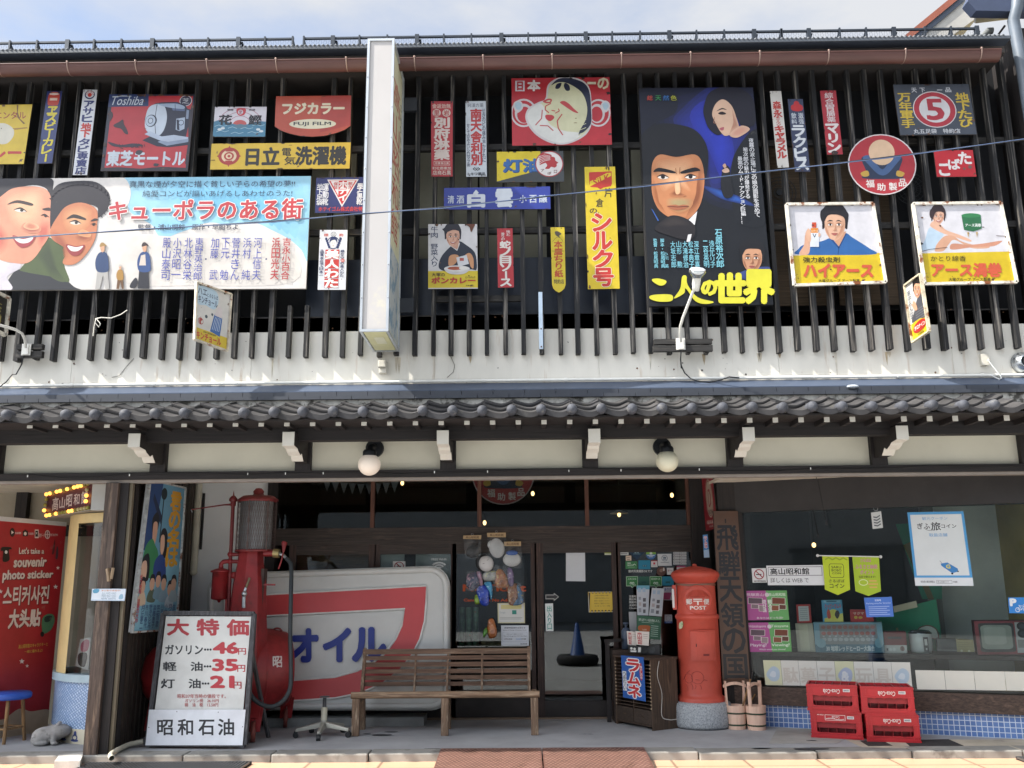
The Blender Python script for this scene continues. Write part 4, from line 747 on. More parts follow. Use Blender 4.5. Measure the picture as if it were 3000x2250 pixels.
SN('enamel_sign', 'slate grey sign with a red number five in a ring and yellow side lettering', 'A4', (1152, 685, 1762, 680, 1830, 1088, 1210, 1095), '#474d57', [
    ('E', '#d8d4d4', 50, 50, 28.5, 36), ('E', '#b03440', 50, 50, 27.3, 34.4), ('E', '#d8d4d4', 50, 50, 20.3, 26), ('E', '#d4d2d4', 50, 50, 19.5, 25), ('T', '#b03440', '5', (39.5, 30, 61, 70), {'b': .04}), ('T', '#d8dade', '天', (23, 7, 30, 16)), ('T', '#d8dade', '下', (34, 7, 41, 16)), ('R', '#d8dade', 57, 10.8, 64, 12.2), ('T', '#d8dade', '品', (68, 7, 75.5, 16)), ('V', '#d2b440', '万年軍手', (4, 17, 20.5, 86), {'b': .045}), ('V', '#d2b440', '地下たび', (80, 17, 97, 86), {'b': .045}), ('T', '#d8dade', '丸五足袋', (18, 88.5, 48, 97.5), {'b': .02}), ('T', '#d8dade', '特約店', (56.5, 88.5, 79, 97.5), {'b': .02})], chips=6)
def ring(col, cx, cy, rx, ry, n=36): return [(cx+rx*math.cos(2*math.pi*i/n), cy+ry*math.sin(2*math.pi*i/n)) for i in range(n)]
def roundsign(t, cx, cy, rx, ry, sk):
    return (cx-rx-sk, cy-ry, cx+rx-sk, cy-ry, cx+rx+sk, cy+ry, cx-rx+sk, cy+ry)
fuk = [('E', '#b0343c', 50, 50, 48.3, 48.3), ('C', '#2e3850', [(20, 40), (32, 36), (50, 44), (68, 36), (80, 40), (74, 62), (80, 72), (50, 74), (20, 72), (26, 62)]), ('C', '#4a638e', [(22, 38), (34, 36), (50, 58), (66, 36), (78, 38), (70, 50), (56, 66), (44, 66), (30, 50)]), ('C', '#c9a24a', [(18, 64), (28, 60), (30, 68), (22, 70)]), ('C', '#c9a24a', [(82, 64), (72, 60), (70, 68), (78, 70)]), ('E', '#dfbd9c', 50, 30, 19, 21), ('T', '#dcd6d2', '福', (25, 75, 37, 87.5), {'b': .03}), ('T', '#dcd6d2', '助', (41, 81, 53, 93), {'b': .03}), ('T', '#dcd6d2', '製', (58.5, 80, 70, 92.5), {'b': .03}), ('T', '#dcd6d2', '品', (73, 73.5, 84, 86), {'b': .03})]
SN('enamel_sign', 'round red sign with a white edge and a blue and beige emblem', 'A4', roundsign('A4', 1063, 1333, 277, 246, 12), '#d8d0d0', fuk, shape=ring('', 50, 50, 50, 50), chips=3)
SN('enamel_sign', 'small bright red sign with three white hiragana and two bullet dents', 'A4', (1480, 1220, 1797, 1215, 1827, 1430, 1507, 1432), '#c42a34', [('T', '#ece4e2', 'こ', (8, 52, 33, 95), {'b': .05}), ('T', '#ece4e2', 'ば', (33, 34, 62, 72), {'b': .05}), ('T', '#ece4e2', 'た', (62, 8, 92, 52), {'b': .05}), ('E', '#7a5a54', 72, 70, 3.4, 4.6), ('E', '#7a5a54', 87, 64, 5, 6.6)], chips=3)
# two framed tin signs
e1 = [('P', '#d6d4d8', [(0, 0), (100, 0), (100, 64), (0, 64)]), ('P', '#d8bc22', [(0, 63), (100, 62.5), (100, 100), (0, 100)])]
man = [('C!', '#2f62a0', [(372, 678), (385, 635), (430, 600), (560, 575), (640, 545), (760, 505), (820, 540), (900, 590), (960, 630), (1010, 676), (700, 684)]), ('C!', '#d6a58a', [(390, 676), (430, 600), (440, 520), (480, 520), (480, 600), (465, 676)]), ('P!', '#c89678', [(645, 535), (700, 600), (720, 622), (768, 512), (770, 490)]), ('L!', '#1d4478', 10, [(640, 545), (712, 625), (772, 508)]), ('L!', '#1d4478', 7, [(712, 625), (705, 680)])]
man += face(680, 440, 175, 235, '#dcae92', '#c08a6c', '#201c20', False, -.2, hh=.5)
man += [('C!', '#201c20', [(562, 380), (570, 320), (640, 288), (730, 296), (788, 350), (778, 410), (764, 460), (752, 380), (660, 350), (600, 375), (590, 440)]), ('R!', '#d8dce4', 478, 500, 550, 618), ('R!', '#c44a2c', 494, 420, 528, 462), ('R!', '#d8872c', 484, 466, 544, 505), ('T!', '#e8e0d0', 'ハイアース', (486, 480, 542, 500)), ('C!', '#dcae92', [(440, 520), (462, 470), (480, 490), (486, 560), (470, 580)]), ('C!', '#dcae92', [(548, 505), (562, 512), (560, 530), (546, 535)]), ('L!', '#2a3040', 5, [(500, 510), (514, 540), (526, 512)]),
    ('T!', '#3a3418', '強力殺虫剤', (422, 700, 718, 745), {'b': .02}), ('T!', '#cf5a3c', 'ハイアース', (430, 760, 985, 862), {'b': .07}), ('T!', '#3a3418', '大塚グループ アース製薬', (546, 880, 880, 906), {'b': .02})]
SN('tin_sign', 'framed rusty tin sign with a painted man in a blue kimono holding a spray', 'B4', (285, 275, 985, 268, 1090, 905, 350, 930), '#d6d4d8', e1+man, chips=12, fin='x', rim=('#d8d2c4', .026))
wom = [('P', '#d6d4d8', [(0, 0), (100, 0), (100, 62), (0, 62)]), ('P', '#d4b81e', [(0, 61.5), (100, 61), (100, 100), (0, 100)]), ('C!', '#b6cbdc', [(1372, 640), (1410, 560), (1440, 470), (1480, 465), (1560, 510), (1530, 560), (1500, 600), (1490, 640)]), ('C!', '#dcae94', [(1450, 440), (1480, 408), (1530, 430), (1580, 480), (1690, 520), (1780, 560), (1770, 575), (1660, 540), (1560, 510), (1480, 470)]), ('C!', '#d2a184', [(1490, 640), (1510, 590), (1570, 530), (1640, 530), (1700, 570), (1800, 600), (1930, 615), (1900, 630), (1780, 625), (1650, 560), (1600, 600), (1560, 650), (1500, 655)]), ('C!', '#c98f74', [(1610, 620), (1640, 590), (1760, 600), (1880, 590), (2020, 568), (2026, 580), (1960, 612), (1800, 620), (1640, 640)])]
wom += face(1515, 370, 96, 120, '#e0b298', '#c08a72', '#38282a', True, .2, hh=.6, long=.2)
wom += [('C!', '#38282a', [(1448, 370), (1452, 320), (1500, 286), (1560, 300), (1578, 350), (1570, 390), (1558, 340), (1500, 335), (1470, 390)]), ('P!', '#2c6a44', [(1705, 365), (1860, 360), (1868, 470), (1800, 494), (1725, 480)]), ('E!', '#37804f', 1782, 364, 78, 18), ('T!', '#dfe6e0', 'アース渦巻', (1735, 430, 1862, 455), {'b': .04}), ('P!', '#c09a50', [(1750, 500), (1764, 500), (1760, 545)]), ('P!', '#c09a50', [(1822, 498), (1836, 498), (1830, 545)]), ('L!', '#4a3024', 4, [(1360, 660), (1450, 638), (1590, 622)]), ('L!', '#4a3024', 4, [(1985, 528), (2065, 532)]), ('T!', '#3a3418', 'かとり線香', (1455, 690, 1740, 735), {'b': .01}), ('T!', '#cf5a3c', 'アース渦巻', (1465, 752, 2026, 858), {'b': .06}), ('T!', '#3a3418', '大塚グループ アース製薬', (1600, 868, 1940, 896), {'b': .02})]
SN('tin_sign', 'framed rusty tin sign with a painted woman in white and a green tin', 'B4', (1310, 270, 2020, 262, 2150, 905, 1405, 920), '#d6d4d8', wom, chips=16, fin='x', rim=('#d8d2c4', .026))

# big painted film boards (plain generic faces)
kq = [('C!', '#9fd0e6', [(1010, 60), (1400, 40), (2500, 20), (2500, 700), (2440, 640), (2350, 560), (2200, 480), (2050, 420), (1850, 440), (1700, 420), (1500, 470), (1330, 500), (1200, 420), (1050, 330), (1040, 200)]), ('C!', '#78bddf', [(1150, 40), (1700, 30), (2500, 20), (2500, 560), (2400, 520), (2250, 430), (2050, 330), (1800, 340), (1550, 300), (1300, 250), (1150, 160)]), ('C!', '#8fc8e3', [(1250, 380), (1500, 400), (1620, 430), (1450, 500), (1320, 540), (1260, 470)]),
    ('C!', '#e4ded8', [(900, 70), (1020, 70), (1060, 200), (1000, 330), (900, 300)]), ('C!', '#dfd8d0', [(1000, 560), (1500, 540), (2300, 620), (2380, 900), (1600, 930), (1000, 900)])]
kq += [('C!', '#23252c', [(60, 960), (90, 850), (160, 800), (300, 830), (480, 850), (600, 940), (640, 970), (300, 985)]), ('C!', '#4d5b33', [(170, 790), (300, 650), (380, 545), (450, 570), (545, 650), (520, 760), (560, 900), (420, 860), (200, 820)]), ('C!', '#39452a', [(300, 650), (380, 545), (420, 640), (470, 800), (520, 890), (420, 860), (330, 740)]), ('C!', '#d9d2da', [(-60, 990), (-60, 800), (60, 760), (150, 740), (165, 790), (60, 860), (100, 960)])]
# first face, left
kq += [('C!', '#221d26', [(-140, 380), (-150, 60), (60, 40), (400, 58), (428, 150), (420, 300), (380, 150), (230, 120), (60, 200), (0, 330)]), ('C!', '#e09a7c', [(-120, 330), (20, 200), (120, 140), (300, 130), (400, 180), (420, 330), (408, 480), (330, 640), (240, 740), (120, 750), (-40, 700), (-140, 560)]), ('C!', '#efbf98', [(60, 240), (180, 170), (330, 180), (350, 300), (320, 420), (200, 480), (90, 400)]), ('C!', '#c86a58', [(-120, 420), (-20, 420), (60, 520), (40, 640), (-60, 660)]), ('C!', '#c86a58', [(330, 430), (400, 420), (400, 520), (330, 620), (300, 540)]), ('C!', '#3a2a28', [(60, 275), (140, 240), (260, 265), (255, 285), (140, 262)]), ('C!', '#3a2a28', [(345, 310), (400, 300), (412, 325), (360, 322)]), ('C!', '#efe2d4', [(120, 320), (170, 305), (215, 330), (160, 338)]), ('C!', '#2a1a18', [(110, 320), (170, 298), (222, 335), (170, 312)]), ('E!', '#1c1414', 178, 322, 14, 12), ('C!', '#2a1a18', [(330, 365), (365, 350), (402, 380), (365, 364)]), ('E!', '#1c1414', 370, 368, 12, 10), ('C!', '#a85a48', [(175, 470), (210, 425), (290, 440), (330, 470), (310, 500), (240, 505)]), ('C!', '#d08468', [(195, 455), (230, 420), (300, 440), (310, 470), (250, 480)]), ('C!', '#a83c44', [(105, 525), (190, 545), (290, 525), (250, 600), (180, 625), (130, 590)]), ('C!', '#f0eae4', [(118, 540), (190, 555), (270, 540), (240, 580), (180, 590), (135, 570)])]
# second face
kq += [('C!', '#211d26', [(410, 470), (420, 200), (480, 110), (620, 85), (780, 95), (880, 180), (880, 300), (800, 380), (790, 300), (700, 270), (600, 290), (500, 330), (450, 470)]), ('C!', '#c97e58', [(410, 480), (470, 370), (540, 290), (660, 260), (780, 310), (790, 420), (770, 560), (690, 690), (600, 760), (510, 750), (540, 640), (430, 560)]), ('C!', '#e2a878', [(520, 340), (640, 290), (740, 330), (720, 440), (640, 500), (540, 470)]), ('C!', '#a85a40', [(420, 480), (500, 520), (560, 640), (520, 720), (540, 640), (430, 560)]), ('C!', '#2c2022', [(540, 395), (600, 355), (690, 385), (690, 402), (600, 385)]), ('C!', '#2c2022', [(735, 410), (770, 388), (798, 400), (760, 412)]), ('C!', '#efe0d0', [(570, 425), (615, 408), (655, 430), (610, 440)]), ('E!', '#1c1414', 620, 424, 13, 11), ('C!', '#2a1a18', [(560, 420), (615, 400), (662, 432), (612, 414)]), ('E!', '#1c1414', 760, 440, 11, 9), ('C!', '#2a1a18', [(735, 438), (765, 424), (785, 440), (760, 434)]), ('C!', '#9c5238', [(615, 545), (660, 500), (730, 520), (735, 555), (680, 570)]), ('C!', '#cf8c62', [(635, 520), (670, 480), (735, 510), (720, 540)]), ('C!', '#9c3a3c', [(540, 598), (620, 615), (690, 605), (650, 680), (590, 690), (550, 650)]), ('C!', '#f0eae4', [(552, 608), (620, 622), (676, 612), (640, 650), (590, 655), (562, 636)])]
for i in range(22): a = 190+i*10; kq.append(('P!', '#211d26', [(650+235*math.cos(rad(a))-8, 265+150*math.sin(rad(a))), (650+255*math.cos(rad(a+3)), 265+182*math.sin(rad(a+3))), (650+235*math.cos(rad(a+6))+6, 265+150*math.sin(rad(a+6)))]))
# three small standing figures
def figure(x, y0, h, coat, legs, cap, skirt=False):
    w_ = h*.2; P = lambda a, b: (x+a*w_, y0+b*h)
    o = [('P!', legs, [P(-.5, .58), P(.6, .58), P(.8, 1), P(.35, 1), P(.1, .7), P(-.25, 1), P(-.75, 1)] if not skirt else [P(-.5, .5), P(.5, .5), P(.55, 1), P(-.7, 1)]), ('C!', coat, [P(-.45, .24), P(.05, .19), P(.55, .24), P(.72, .45), P(.62, .62), P(-.5, .62), P(-.75, .42)]), ('C!', '#d8a684', [P(-.18, .05), P(.1, .02), P(.28, .08), P(.22, .17), P(.02, .2), P(-.15, .15)])]
    o.append(('C!', cap, [P(-.25, .08), P(-.15, .0), P(.15, -.01), P(.5, .06), P(.2, .06)])); return o
kq += figure(830, 590, 370, '#2a426e', '#b8b4b0', '#a8864e')+figure(975, 765, 195, '#b0843c', '#6e4a2c', '#c8c4bc')+figure(1170, 588, 370, '#2c4c82', '#22222c', '#3a2c2c', True)+[('P!', '#d8ccc0', [(1145, 690), (1180, 680), (1185, 770), (1130, 770)]), ('C!', '#22222c', [(1060, 920), (1100, 870), (1120, 900), (1100, 950), (1058, 950)])]
kq += [('T!', '#1f2a48', '真黒な煙が夕空に描く貧しい子らの希望の夢!!', (1052, 86, 2394, 82, 2390, 134, 1050, 142), {'b': .012}), ('T!', '#1f2a48', '純愛コンビが謳いあげるしあわせのうた!', (1160, 164, 2372, 160, 2368, 210, 1157, 216), {'b': .012}), ('T!', '#bd3a40', 'キューポラのある街', (895, 248, 2456, 228, 2448, 396, 885, 406), {'b': .045, 'o': '#f0ece8', 'ow': .03}), ('T!', '#3c4256', '監督・浦山桐郎　原作・早船ちよ', (1122, 438, 1932, 434, 1928, 482, 1120, 486))]
for tx, x_ in (('殿山泰司', 1318), ('小沢昭一', 1404), ('北林谷栄', 1494), ('東野英治郎', 1580), ('加藤　武', 1708), ('下元　勉', 1794), ('菅井きん', 1880), ('浜村　純', 1970), ('河上信夫', 2056)): kq.append(('V!', '#3a48a8', tx, (x_+6, 545, x_+72, 545, x_+56, 890, x_-12, 890), {'b': .01}))
for tx, x_ in (('浜田光夫', 2204), ('吉永小百合', 2290)): kq.append(('V!', '#b8383e', tx, (x_+6, 545, x_+70, 545, x_+54, 886, x_-12, 886), {'b': .02}))
kq += [('E!', '#2a3a70', 1672, 720, 7, 7), ('E!', '#2a3a70', 2160, 720, 7, 7)]
kq = soften(kq, {'#efbf98': '#e09a7c', '#c86a58': '#e09a7c', '#d08468': '#efbf98', '#a85a48': '#e09a7c', '#e2a878': '#c97e58', '#a85a40': '#c97e58', '#cf8c62': '#e2a878', '#9c5238': '#c97e58', '#78bddf': '#9fd0e6', '#8fc8e3': '#9fd0e6', '#39452a': '#4d5b33'})
SN('painted_board', 'wide painted film board with two laughing faces on a cloudy sky', 'B1', (-140, 66, 2519, 44, 2478, 955, -140, 968), '#e2dcd6', kq, cat='billboard', th=.03, chips=0, fin='u', group='painted film boards', pl=PY(8.165), side='#8a8680')
fb = [('C!', '#1c2358', [(1250, -650), (2000, -690), (2000, 200), (1900, 300), (1550, 200), (1500, -200), (1200, -350)]), ('C!', '#28319a', [(1400, -500), (1600, -660), (1760, -640), (1900, -300), (1800, 0), (1620, 120), (1560, -200), (1330, -380)]), ('C!', '#2d3cb8', [(1450, -430), (1600, -560), (1720, -400), (1790, -150), (1700, 40), (1600, -160)]), ('C!', '#16182a', [(1020, -640), (1300, -650), (1330, -480), (1150, -380), (1030, -300)]), ('C!', '#14161c', [(1780, -60), (1860, -230), (1960, -330), (2010, -250), (2060, 400), (1830, 420), (1780, 200)]), ('C!', '#2a55a8', [(1560, 130), (1700, 160), (1860, 220), (1950, 280), (1820, 260), (1680, 220)])]
# large frowning man
fb += [('C!', '#17171c', [(1090, 60), (1050, -150), (1060, -300), (1180, -375), (1330, -375), (1480, -330), (1570, -220), (1590, -80), (1560, 80), (1500, -60), (1300, -120), (1130, -60)]), ('C!', '#c9855a', [(1130, 40), (1140, -70), (1200, -130), (1330, -110), (1480, -130), (1540, -60), (1555, 80), (1530, 250), (1470, 350), (1370, 400), (1260, 370), (1180, 300), (1140, 180)]), ('C!', '#e8b286', [(1180, -60), (1300, -90), (1440, -90), (1460, 0), (1400, 60), (1440, 160), (1330, 120), (1230, 160), (1190, 60)]), ('C!', '#8f5436', [(1530, -40), (1555, 80), (1530, 250), (1470, 350), (1400, 392), (1450, 300), (1490, 180), (1500, 60)]), ('C!', '#a8663f', [(1140, 60), (1170, 150), (1200, 290), (1260, 365), (1180, 300), (1136, 180)]), ('C!', '#b09a6e', [(1250, 240), (1300, 220), (1400, 220), (1460, 240), (1440, 300), (1360, 340), (1270, 300)]),
    ('C!', '#1d1719', [(1145, 10), (1190, -22), (1310, 5), (1315, 22), (1200, 10)]), ('C!', '#1d1719', [(1370, 8), (1480, -25), (1525, 0), (1480, 8), (1380, 26)]), ('C!', '#efe4da', [(1180, 55), (1220, 35), (1268, 58), (1222, 70)]), ('C!', '#efe4da', [(1400, 55), (1440, 33), (1492, 50), (1450, 68)]), ('E!', '#181214', 1222, 52, 17, 16), ('E!', '#181214', 1446, 50, 17, 16), ('C!', '#2a1a16', [(1170, 55), (1220, 28), (1276, 60), (1220, 42)]), ('C!', '#2a1a16', [(1392, 57), (1440, 26), (1500, 50), (1442, 40)]), ('C!', '#8f5436', [(1275, 190), (1310, 160), (1345, 80), (1335, 170), (1365, 200), (1405, 195), (1380, 212), (1300, 212)]), ('C!', '#efc298', [(1320, 60), (1350, 60), (1362, 170), (1325, 180)]), ('C!', '#b06a4c', [(1260, 290), (1320, 276), (1350, 284), (1390, 276), (1430, 290), (1380, 316), (1310, 318)]), ('L!', '#5a2a20', 6, [(1258, 290), (1340, 296), (1432, 290)]), ('L!', '#a8663f', 5, [(1325, -20), (1330, 30)]), ('L!', '#a8663f', 5, [(1360, -25), (1356, 30)]),
    ('P!', '#e6e4e4', [(1430, 400), (1500, 330), (1480, 440), (1445, 440)]), ('P!', '#3c62b0', [(1128, 310), (1140, 320), (1190, 405), (1180, 410)]), ('C!', '#241f22', [(1160, 460), (1200, 420), (1290, 365), (1400, 385), (1480, 450), (1470, 540), (1390, 560), (1250, 520), (1170, 490)]), ('C!', '#37302f', [(1200, 430), (1290, 375), (1390, 395), (1440, 440), (1330, 450), (1240, 460)]), ('P!', '#e6e4e4', [(1425, 520), (1455, 515), (1440, 580), (1412, 578)])]
# woman top right, head in the dark, and small couple
fb += [('C!', '#1b1826', [(1550, -500), (1590, -620), (1680, -670), (1800, -675), (1920, -620), (1975, -500), (1960, -370), (1860, -360), (1800, -440), (1690, -290), (1600, -330), (1560, -420)]), ('C!', '#e2bba0', [(1620, -460), (1650, -540), (1710, -575), (1780, -520), (1820, -410), (1830, -340), (1740, -280), (1690, -310), (1640, -400)]), ('C!', '#c08a72', [(1780, -500), (1820, -410), (1830, -340), (1760, -290), (1790, -390)]), ('C!', '#d8a08a', [(1790, -320), (1860, -360), (1920, -330), (1830, -270), (1770, -280)]), ('C!', '#2a1a1c', [(1655, -478), (1700, -505), (1740, -488), (1700, -494)]), ('C!', '#241618', [(1668, -460), (1700, -476), (1734, -458), (1700, -450)]), ('C!', '#b8606a', [(1680, -340), (1715, -350), (1710, -325), (1690, -325)]), ('L!', '#b07a66', 5, [(1640, -430), (1632, -385), (1655, -378)]), ('C!', '#17171c', [(1700, 20), (1720, -40), (1760, -20), (1770, 60), (1790, 200), (1720, 220), (1690, 120)]), ('C!', '#cfa58c', [(1705, -40), (1725, -55), (1735, -30), (1720, -18)]), ('C!', '#d4b09a', [(1700, 0), (1740, -20), (1760, 10), (1720, 20)])]
# man lower right
fb += [('C!', '#3c4a86', [(1800, 870), (1840, 830), (1920, 800), (2040, 780), (2096, 800), (2098, 930), (1980, 900)])]+face(1945, 712, 165, 215, '#cf9a78', '#a36c50', '#17151a', False, -.2, hh=.4)
fb += [('T!', '#b8473c', '総', (1094, -605, 1138, -565)), ('T!', '#3f8f52', '天', (1160, -605, 1206, -565)), ('T!', '#3a74b8', '然', (1222, -605, 1270, -565)), ('T!', '#b8b83c', '色', (1284, -605, 1332, -565)), ('V!', '#d6d6da', '夜霧の波止場にあの娘の面影を求めて', (1914, -260, 1952, -260, 2008, 380, 1966, 380), {}), ('V!', '#d6d6da', '裕次郎の魅力が爆発する', (1868, -185, 1906, -185, 1926, 230, 1890, 230), {}), ('V!', '#d6d6da', '最高のムード・アクション巨編!!', (1824, -110, 1862, -110, 1896, 440, 1858, 440), {}),
    ('V!', '#7fc4d4', '石原裕次郎', (1640, 478, 1694, 478, 1716, 790, 1656, 790), {'b': .03}), ('V!', '#7fc4d4', '浅丘ルリ子', (1592, 570, 1632, 570, 1648, 790, 1604, 790), {'b': .02}), ('V!', '#7fc4d4', '二谷英明', (1542, 570, 1582, 570, 1596, 790, 1554, 790), {'b': .02})]
for tx, x_ in (('大坂志郎', 1280), ('山形　勲', 1328), ('大滝修治', 1378), ('松本典子', 1424), ('深江章喜', 1470)): fb.append(('V!', '#7fc4d4', tx, (x_, 575, x_+38, 575, x_+50, 792, x_+10, 792), {'b': .02}))
for tx, x_, y_ in (('監督・松尾昭典', 1142, 555), ('脚本・松尾昭典', 1198, 555), ('小川　英', 1228, 665)): fb.append(('V!', '#7fc4d4', tx, (x_, y_, x_+30, y_, x_+40, 795, x_+8, 795), {}))
fb += [('C!', '#dfd93c', [(1135, 884), (1190, 880), (1248, 900), (1230, 930), (1190, 935), (1140, 905)]), ('C!', '#dfd93c', [(1115, 1020), (1180, 1008), (1290, 1012), (1290, 1060), (1190, 1066), (1120, 1046)]), ('C!', '#dfd93c', [(1375, 865), (1410, 860), (1420, 930), (1500, 1030), (1630, 1068), (1560, 1085), (1480, 1060), (1405, 960), (1390, 1000), (1310, 1040), (1360, 960)]), ('T!', '#dfd93c', 'の', (1535, 900, 1650, 1010), {'b': .09}), ('T!', '#dfd93c', '世', (1645, 845, 1880, 1065), {'b': .075}), ('T!', '#dfd93c', '界', (1880, 820, 2112, 1072), {'b': .075})]
fb = soften(fb, {'#1c2358': '#121419', '#28319a': '#1c2358', '#2d3cb8': '#28319a', '#2a55a8': '#1c2358', '#e8b286': '#c9855a', '#8f5436': '#c9855a', '#a8663f': '#c9855a', '#b09a6e': '#c9855a', '#efc298': '#e8b286', '#c08a72': '#e2bba0', '#d8a08a': '#e2bba0', '#37302f': '#241f22'})
SN('painted_board', 'tall black film board with a frowning man and big yellow brush title', 'B3', (1027, -670, 1951, -674, 2118, 1085, 1113, 1098), '#121419', fb, cat='billboard', th=.04, chips=0, fin='u', group='painted film boards', pl=PY(8.155), side='#1a1a1c')

# ------------------------------------------------------------------ signs standing out from the slats
def angled(t, a, b, c, ya, yb): return P3(onp(*K(t, *a), PY(ya)), onp(*K(t, *b), PY(yb)), onp(*K(t, *c), PY(ya)))
kin = [('P', '#d8bc2c', [(0, 77), (100, 77), (100, 97), (0, 97)]), ('C', '#b4cfe4', [(3, 6), (30, 2), (60, 5), (66, 22), (55, 36), (30, 34), (8, 36), (2, 22)]), ('T', '#2a3a5c', 'ハエ', (6, 7, 32, 17), {'b': .03}), ('T', '#2a3a5c', 'とるならば', (33, 11, 64, 18)), ('T', '#2a3a5c', 'キンチョール', (8, 20, 64, 32), {'b': .03}), ('P', '#2e62a8', [(46, 76), (56, 46), (62, 40), (78, 38), (80, 48), (76, 80)]), ('P', '#d8cfd2', [(58, 46), (64, 30), (74, 28), (79, 34), (79, 47)])]+[('L', '#c8d6e8', 1.4, [(52+i*5, 72), (60+i*4, 48)]) for i in range(5)]+[('E', '#a83c3a', 17, 64, 8, 6), ('E', '#d8d6d2', 17, 64, 6.6, 4.8), ('C', '#a83c3a', [(12, 64), (16, 58), (22, 61), (18, 65), (20, 69), (15, 69)]), ('E', '#3a4a5c', 33, 53, 4, 3), ('E', '#3a4a5c', 50, 46, 3, 2.4), ('T', '#3a3418', '金鳥の家庭殺虫剤', (26, 79, 64, 82)), ('T', '#c4402c', 'キンチョール', (6, 83, 80, 95), {'b': .05})]
kpl = angled('B1', (1590, 905), (1870, 1003), (1575, 1370), 7.86, 8.16)
SN('projecting_sign', 'white tin sign with a blue spray can standing out from the slats', 'B1', (1590, 905, 1870, 1003, 1838, 1462, 1573, 1368), '#d6d4d0', kin, pl=kpl, group='signs standing out from the slats', fin='x', chips=10, rim=('#c9bfae', .016))
oro = [('P', '#d8bc28', [(0, 70), (100, 66), (100, 100), (0, 100)]), ('V', '#4a5260', '家中みんなで', (4, 12, 24, 68), {}), ('C!', '#55565c', [(1305, 1230), (1330, 1120), (1350, 1030), (1392, 980), (1418, 1100), (1420, 1180), (1360, 1200)])]+[('L!', '#8c8c90', 3, [(1330+i*3, 1140+i*18), (1412, 1080+i*22)]) for i in range(5)]+face(1350, 960, 62, 130, '#d6a486', '#b07c5e', '#1c1a1c', True, -.3, hh=.5)+[('C!', '#d6a486', [(1305, 1080), (1330, 1060), (1352, 1120), (1330, 1130)]), ('R!', '#d8d4cc', 1300, 1050, 1316, 1080), ('E', '#b8332c', 52, 81, 40, 9, -2), ('T', '#ece4da', 'オロナイン', (20, 77.5, 84, 84), {'b': .05}), ('T', '#4a4020', '大塚製薬', (34, 92, 70, 95))]
opl = angled('B4', (1250, 930), (1378, 835), (1315, 1388), 8.16, 7.82)
SN('projecting_sign', 'narrow tin sign with a smiling man in a striped kimono standing out from the slats', 'B4', (1250, 930, 1378, 835, 1447, 1300, 1315, 1390), '#d3d0cc', oro, pl=opl, group='signs standing out from the slats', fin='x', chips=8, rim=('#cfc4a8', .014))
SN('projecting_sign', 'dark tin sign with a rusty white frame cut off at the left edge', 'B1', (-150, 930, 72, 1035, 40, 1335, -160, 1230), '#2a2826', [('V', '#a89a5c', '大阪日々', (30, 18, 78, 92), {})], pl=angled('B1', (-150, 930), (72, 1035), (-160, 1230), 7.9, 8.16), group='signs standing out from the slats', fin='x', chips=6, rim=('#cfc8b8', .03))

# ------------------------------------------------------------------ vertical light box
lb = thing('light_box_sign', 'tall white light box standing out between the signs, with red characters on its side', 'light box', tuple(W('B2', 960, 1300, 7.85)))
YF, YB = 7.48, 8.19
f_tl, f_br = W('A2', 898, 312, YF), W('B2', 1083, 1300, YF); xa, xb, z1b, z0b = f_tl.x, f_br.x, f_tl.z, f_br.z
xa = (xa+W('B2', 843, 1300, YF).x)/2; xb = (xb+W('A2', 1112, 310, YF).x)/2
acr = M('#b3afac', .45, var=.03, scale=1.2, spot='#d8d0a8', spotr=(.6, .8), spots=1.6); alu = M('#c3c7ca', .35, .6, var=.06)
mb = MB(); mb.box(xa+.02, xb-.02, YF+.012, YB-.02, z0b+.012, z1b-.012, acr); mb.obj('case', lb)
mb = MB(); mb.box(xa+.028, xb-.028, YF+.03, YB-.05, z0b+.004, z0b+.0118, M('#d6d09c', .5, var=.06)); mb.box(xa+.09, xb-.07, YF+.2, YF+.42, z0b+.0005, z0b+.0035, M('#e4e0c0', .5)); mb.obj('bottom_panel', lb)
mb = MB(); t_ = .022
for xx in (xa, xb-t_): mb.box(xx, xx+t_, YF, YF+t_, z0b+t_, z1b-t_, alu); mb.box(xx, xx+t_, YB-t_, YB, z0b+t_, z1b-t_, alu)
for zz in (z0b, z1b-t_):
    mb.box(xa, xb, YF, YF+t_, zz, zz+t_, alu); mb.box(xa, xb, YB-t_, YB, zz, zz+t_, alu)
    for xx in (xa, xb-t_): mb.box(xx, xx+t_, YF+t_, YB-t_, zz, zz+t_, alu)
for zz in [z0b+.3*i+.3 for i in range(int((z1b-z0b)/.3)-1)]:
    for xx in (xa+.011, xb-.011): mb.ball((xx, YF-.001, zz), .006, .004, .006, M('#8d9194', .3, .8), 8)
mb.obj('frame', lb)
